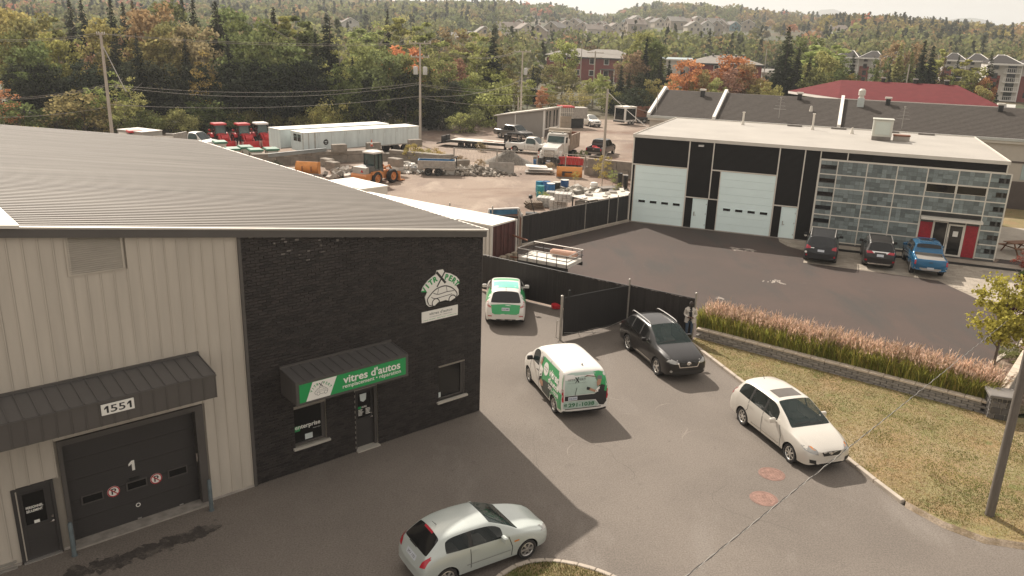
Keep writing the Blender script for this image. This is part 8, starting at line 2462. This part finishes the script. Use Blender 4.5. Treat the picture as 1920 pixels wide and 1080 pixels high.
for i in range(6):
 b=MB();b.bx(-.2,.2,-.2,.2,-.2,.35,0);b.bx(-.28,.28,-.28,.28,.35,.5,1);b.build('roof_vent',[BLACK,CREAM],o,loc=(-5+i*1.9,-.6,8.4))
q=pxd(1262,222);block('low_building','white low building with a pale blue-grey flat top left of the brick building',q.x,q.y,rad(-10),6.5,9,7.0,.4,WALLS['white'],mat('pale_blue_roof',(.3,.36,.37),.6),1,2,False,WHITE)
q=pxd(1442,225);block('low_building','small white building with a dark opening right of the brick building',q.x,q.y,rad(-15),6,8,4.2,.8,WALLS['white'],ROOFS[0],1,2,False,WHITE)
q=hit(1160,88);block('low_building','long brown flat-roofed building above the red apartments',q.x,q.y,rad(-8),24,12,5,.5,mat('brown_wall_far',(.12,.085,.07),.8),ROOFS[2],1,6,False)
def condo(label,px,d,rz,L,W,h,bays,roofb=True):
 q=pxd(px,d);z=float(terrain(q.x,q.y))
 o=thing('apartment_house',label,'building',(q.x,q.y,z),rz)
 part(o,'wall',WALLS['white'],(-L/2,L/2,-W/2,W/2,-3,h))
 for i in range(bays):
  x0=-L/2+L*i/bays;bw=L/bays
  b=MB();b.bx(x0+.15,x0+bw*.42,-W/2-.12,-W/2-.01,-2,h*.68);b.build('red_cladding',BRK,o)
  for f in range(4):
   z0=h*f/4
   b=MB();b.bx(x0+bw*.5,x0+bw*.98,-W/2-1.5,-W/2-.01,z0-.08,z0+.1);b.build('balcony_slab',WHITE,o)
   b=MB()
   for k in range(9):b.bx(x0+bw*.5+bw*.47*k/8-.03,x0+bw*.5+bw*.47*k/8+.03,-W/2-1.5,-W/2-1.44,z0+.1,z0+1.05)
   b.bx(x0+bw*.5,x0+bw*.98,-W/2-1.52,-W/2-1.42,z0+1.05,z0+1.13);r_=b.build('railing',WHITE,o);r_['kind']='stuff'
   b=MB();b.bx(x0+bw*.6,x0+bw*.85,-W/2-.06,-W/2-.01,z0+.15,z0+2.2);b.build('window',GLASSD,o)
   b=MB();b.bx(x0+bw*.17,x0+bw*.33,-W/2-.18,-W/2-.12,z0+.8,z0+2.1);b.build('window',GLASSD,o)
  b=MB();b.cyl((x0+bw*.97,-W/2-1.45,-2),(x0+bw*.97,-W/2-1.45,h),.12,n=6);b.build('column',WHITE,o)
  rh=1.9
  b=MB();ov=.7
  A=[(x0-.3,-W/2-2,h),(x0+bw-.1,-W/2-2,h),(x0+bw-.1,W/2+1,h),(x0-.3,W/2+1,h),(x0+bw*.35,0,h+rh),(x0+bw*.6,0,h+rh)]
  b.add(A,[(0,1,5,4),(1,2,5),(2,3,4,5),(3,0,4),(3,2,1,0)]);rf=b.build('roof',mat('condo_roof',(.06,.055,.052),.95,var=.1,spec=.05),o)
  b=MB()
  for a_,c_ in((0,4),(4,5),(5,1)):b.cyl(A[a_],A[c_],.1,n=5)
  b.bx(x0-.35,x0+bw-.05,-W/2-2.08,-W/2-2.0,h-.35,h+.05);b.build('roof_trim',WHITE,rf)
 return o
condo('white and dark red balcony apartment house at the right picture edge',1925,205,rad(-22),22,12,8.6,3)
condo('white and red apartment house with stepped grey roofs behind the red hip roof',1625,250,rad(-28),20,12,7.6,3)
condo('white and red apartment house partly hidden by the thin conifers',1815,245,rad(-24),18,12,7.8,3)
for px,d,m in((1862,172,WHP),(1878,174,GREYP),(1895,176,WHP)):
 q=pxd(px,d);b=MB();z=float(terrain(q.x,q.y))
 c=thing('distant_car',('white','grey','second white')[[1862,1878,1895].index(px)]+' car parked below the balcony apartment house','car',(q.x,q.y,z),rad(60))
 b.prism([(-2.1,.35),(2.1,.35),(2.1,.8),(1.1,.95),(.5,1.42),(-1.2,1.42),(-1.9,1.0),(-2.1,.9)],-.85,.85,'Y');b.build('body',m,c)
 part(c,'window',GLASSD,(-1.3,.6,-.87,-.855,1.0,1.35));add_wheels(c,[(-1.3,.8),(-1.3,-.8),(1.3,.8),(1.3,-.8)],.32,.2,'truck',DISH)
 # ---- utility poles and lines
PWOOD=mat('pole_wood',(.4,.355,.30),.85,var=.2,vs=3,stretch=(8,8,.6))
WIRE=mat('wire',(.30,.275,.245),.5)
def pole(label,base,h,r=.15,arms=(),extras=()):
 o=thing('utility_pole',label,'utility pole',base,0)
 b=MB();b.cyl((0,0,-.1),(0,0,h),r,r*.65,12);b.build('shaft',PWOOD,o,True)
 for z,l,a in arms:
  b=MB();b.rb((0,0,z),(l,.1,.12),a);b.build('crossarm',PWOOD,o)
  for t in(-.46,-.2,.2,.46):
   b=MB();x,y=math.cos(a)*l*t,math.sin(a)*l*t;b.lathe([(.03,z+.06),(.06,z+.12),(.06,z+.2),(.02,z+.26)],(x,y,0),n=8);b.build('insulator',CREAM,o)
 for q in extras:q(o)
 return Vector(base),h
def trans(z,dx):
 def f(o):
  b=MB();b.lathe([(0,0),(.27,.02),(.27,.85),(.22,.92),(0,.95)],(dx,-.2,z),n=14);b.build('transformer',mat('transformer_grey',(.45,.44,.41),.4,.2),o,True)
 return f
def gz(px,py):q=G(px,py);return(q.x,q.y,0)
def hz(base,py):
 """height whose top shows at photo row py"""
 lo,hi=0,40
 for _ in range(40):
  m=(lo+hi)/2;P=Vector((base[0],base[1],m))-CAM
  y=540-FPX*P.dot(UPV)/P.dot(_fw)
  if y<py:hi=m
  else:lo=m
 return lo
def stay(o):
 b=MB();b.cyl((.1,0,10.6),(2.2,-.3,6.0),.05,n=6);b.build('stay',STEEL,o)
q1=gz(213,275);P1=pole('weathered utility pole rising behind the metal roof at the left',q1,hz(q1,61),.2,[(hz(q1,64),.9,0)],[stay])
q2=gz(788,272);P2=pole('utility pole with two transformers behind the white trailers',q2,hz(q2,80),.16,[(hz(q2,81),2.6,.1),(hz(q2,107),2.2,.1)],[trans(hz(q2,140),-.5),trans(hz(q2,140),.62)])
q3=gz(1129,334);P3=pole('plain utility pole beside the black workshop',q3,hz(q3,167),.15,[],[])
q4=gz(975,244);P4=pole('utility pole with crossarm in front of the grey shed',q4,hz(q4,96),.15,[(hz(q4,97),2.4,0)],[trans(hz(q4,140),.5)])
q4b=gz(970,243);pole('short stub pole beside the shed utility pole',q4b,hz(q4b,182),.14)
q5=gz(1110,206);P5=pole('utility pole with double crossarms by the wood edge',q5,hz(q5,96),.17,[(hz(q5,99),3.2,.1),(hz(q5,108),2.6,.1)])
for px,d,yt,yb,lab in((1085,215,82,140,'distant utility pole in front of the red apartments'),(1340,190,107,150,'distant slim pole before the brick building'),(1425,210,90,140,'distant pole right of the brick building'),(1645,170,100,152,'distant pole behind the red hip roof'),(1692,140,120,152,'leaning grey pole behind the red roof'),(1295,330,78,110,'far utility pole above the white building'),(1006,300,68,100,'far utility pole left of the willow')):
 q=pxd(px,d);z=float(terrain(q.x,q.y));t=GD(px,yt,d);pole(lab,(q.x,q.y,z),t.z-z,.14)
def wire(a,c,sag,r=.022,lab='overhead line between the utility poles',m=WIRE,name='power_line',n=18):
 a,c=Vector(a),Vector(c)
 pts=[a.lerp(c,i/n)-Vector((0,0,sag*4*(i/n)*(1-i/n)))for i in range(n+1)]
 b=MB();b.tube(pts,r,4)
 tag(b.build(name,m),lab,'power line',lab+' group')
def top(P,py,dx=0):return(P[0].x+dx,P[0].y,hz(P[0],py))
LP=G(-40,74,11.2);
for(a,c,s,lab)in[(top(P1,62,-.35),top(P2,81,-.9),.5,'upper line from the left pole to the transformer pole'),(top(P1,64,.35),top(P2,82,.3),.6,'upper line from the left pole to the transformer pole'),(top(P1,158),top(P2,155),1.0,'middle cable from the left pole to the transformer pole'),(top(P1,161),top(P2,158),1.3,'middle cable from the left pole to the transformer pole'),(top(P1,196),top(P2,180),.8,'lowest cable from the left pole to the transformer pole'),(GD(-20,73,88),top(P1,62,-.35),.3,'upper line running left from the left pole'),(GD(-20,76,88),top(P1,64,.3),.3,'upper line running left from the left pole'),(GD(-20,184,84),top(P1,158),.4,'middle cable running left from the left pole'),(GD(-20,187,84),top(P1,161),.4,'middle cable running left from the left pole'),(GD(-20,220,84),top(P1,200),.3,'lowest cable running left from the left pole'),(top(P2,81,1.0),top(P4,97,-1.0),1.2,'upper line from the transformer pole to the shed pole'),(top(P2,82,.4),top(P4,97,-.4),1.3,'upper line from the transformer pole to the shed pole'),(top(P2,158),top(P5,150),1.2,'cable from the transformer pole towards the wood edge pole'),(top(P2,180),top(P4,150),.8,'cable from the transformer pole to the shed pole'),(top(P2,160),top(P3,178),.5,'service cable from the transformer pole to the plain pole'),(top(P2,182),top(P3,182),.9,'service cable from the transformer pole to the plain pole'),(top(P3,172),(RF(.3,3).x,RF(.3,3).y,6.6),.1,'service cable from the plain pole to the workshop'),(top(P3,180),(RF(-3.5,24).x,RF(-3.5,24).y,6.0),.2,'service cable from the plain pole to the warehouse'),(top(P4,160),top(P3,176),.4,'cable from the shed pole to the plain pole'),(top(P5,100,1.2),GD(1300,88,330),1.5,'line running right from the wood edge pole')]:
 wire(a,c,s,lab=lab)
bp_=G(1855,966,.09)
lp_=thing('utility_pole','thick grey pole standing in the lawn at the right edge','utility pole',bp_)
b=MB();b.cyl((0,0,-.1),(0,0,9.2),.125,.10,18);b.build('shaft',mat('near_pole',(.13,.112,.095),.8,var=.25,vs=4,stretch=(6,6,.5),bump=.3,bs=20),lp_,True)
a,c=G(1262,1100,6.2),G(1905,588,3.0)
n=160;V=[]
for s in range(2):
 b=MB();pts=[]
 for i in range(n*3+1):
  t=i/(n*3);q=a.lerp(c,t)-Vector((0,0,.1*t*(1-t)));ph=t*230+s*PI
  pts.append((q.x+.011*math.cos(ph),q.y,q.z+.011*math.sin(ph)))
 b.tube(pts,.0055,4)
 V.append(b)
o=V[0].build('service_cable',mat('cable_pale',(.3,.285,.26),.4));tag(o,'twisted service cable crossing above the lot to the right','cable')
V[1].build('black_strand',BLACK,o)
# ---- woods too far to tell the trees apart
R=np.random.default_rng(77)
def far_wood(name,label,n,ymin,ymax,ncard,size,az0=-.72,az1=.78,thin=None):
 y=np.sqrt(R.random(n*2)*(ymax**2-ymin**2)+ymin**2)
 x=y*(az0+R.random(n*2)*(az1-az0))
 keep=np.ones(len(x),bool)
 az=x/y
 nb=(y>380)&(y<700)&(az>.0)&(az<.36)
 keep&=~(nb&(R.random(len(x))>.12))
 for o in THINGS:
  keep&=np.hypot(x-o[0],y-o[1])>o[2]
 keep&=~((y<235)&(az>.20))if ymin<235 else True
 x,y=x[keep][:n],y[keep][:n];n=len(x)
 h=(9+6*R.random(n))*(.8+.4*vnoise(x,y,60,4));r=h*(.28+.16*R.random(n))
 h=np.where((y>300)&(y<720)&(x/y>-.02)&(x/y<.36),h*.62,h);r=h*(.3+.16*R.random(n))
 con=R.random(n)<.16+.2*(vnoise(x,y,120,8)>.6)
 r=np.where(con,h*.17,r)
 base=terrain(x,y)
 pal=np.array([(.15,.17,.075),(.21,.22,.10),(.19,.185,.09),(.26,.215,.115),(.25,.255,.10),(.32,.235,.125),(.36,.22,.13),(.31,.285,.12),(.18,.178,.095)])
 wts=np.array([.22,.2,.16,.13,.14,.05,.015,.05,.035]);wts/=wts.sum()
 ci=R.choice(len(pal),n,p=wts)
 red=(vnoise(x,y,70,6)>(.80 if ymin>300 else 2))&(R.random(n)<.4)
 tc=pal[ci]*(.8+.4*R.random((n,1)))
 tc[red]=np.array([.38,.18,.12])*(.8+.4*R.random((red.sum(),1)))
 warm=(x/y>.26)&(y>420);tc[warm]*=np.array([1.2,.97,.88])
 tc[con]=np.array([.08,.085,.055])*(.8+.5*R.random((con.sum(),1)))
 d=R.normal(size=(n,ncard,3));d/=np.linalg.norm(d,axis=2)[:,:,None];d[:,:,2]=np.abs(d[:,:,2])*1.0-.25
 q=.75+.25*R.random((n,ncard))
 lob=1+.18*np.sin(d[:,:,0]*6+R.random((n,1))*6)*np.sin(d[:,:,1]*6+R.random((n,1))*6)
 t=R.random((n,ncard))**1.4
 P=np.where(con[:,None,None],np.stack([d[:,:,0]*(1-t)*1.25,d[:,:,1]*(1-t)*1.25,t*1.0],2),np.stack([d[:,:,0]*q*lob,d[:,:,1]*q*lob,.52+d[:,:,2]*q*lob*.48],2))
 C=np.stack([x[:,None]+P[:,:,0]*r[:,None],y[:,None]+P[:,:,1]*r[:,None],base[:,None]-.5+P[:,:,2]*h[:,None]],2).reshape(-1,3)
 col=np.repeat(tc,ncard,0)
 V=cards(C,size,R)
 o=link(name,np_mesh(name,V,4,FARLEAF,col));tag(o,label,'wood',None,'stuff');return o
THINGS=[]
for o in sc.objects:
 if o.parent is None and o.get('category')in('house','building'):
  THINGS.append((o.location.x,o.location.y,13 if o['category']=='house' else 17))
  if o['category']=='building' and o.location.y>190:
   for dd in(16,30,44,60):k=1-dd/o.location.y;THINGS.append((o.location.x*k,o.location.y*k,12))
  if o['category']=='house':
   for dd in(12,24,36,50,68,88,110):k=1-dd/max(o.location.y,1);THINGS.append((o.location.x*k,o.location.y*k,9))
far_wood('far_woods','mixed autumn woods in the middle distance',1500,165,330,95,1.15)
far_wood('far_woods','mixed autumn woods covering the far hillside',4300,330,760,70,1.9)
far_wood('far_woods','mixed autumn woods along the skyline ridge',4800,760,1350,40,3.2,-.62,.78)
# ---- autumn air
HAZE=bpy.data.materials.new('haze_air');HAZE.use_nodes=True
hn=HAZE.node_tree.nodes;hn.remove(hn['Principled BSDF'])
pv_=hn.new('ShaderNodeVolumePrincipled')
pv_.inputs['Color'].default_value=(.86,.90,.92,1);pv_.inputs['Density'].default_value=.00028;pv_.inputs['Anisotropy'].default_value=.3
HAZE.node_tree.links.new(pv_.outputs[0],hn['Material Output'].inputs['Volume'])
if True:
 by={}
 for o in sc.objects:
  if o.parent is None and o.get('category')and o.get('group'):by.setdefault(o['label'],[]).append(o)
 for lab,os_ in by.items():
  if 2<=len(os_)<=6 and len(lab.split())<=(14 if len(os_)<4 else 12)and os_[0]['category']in('tree','shrub','house','power line'):
   os_.sort(key=lambda o:o.location.x/max(o.location.y,1))
   for o,w_ in zip(os_,('left one','right one')if len(os_)==2 else('left one','middle one','right one')if len(os_)==3 else tuple(q_+' from the left' for q_ in('first','second','third','fourth','fifth','sixth'))):o['label']=lab+', '+w_
 b=MB();b.bx(-7200,7200,-90,6200,-12,300);o=b.build('haze',HAZE);o['kind']='stuff'
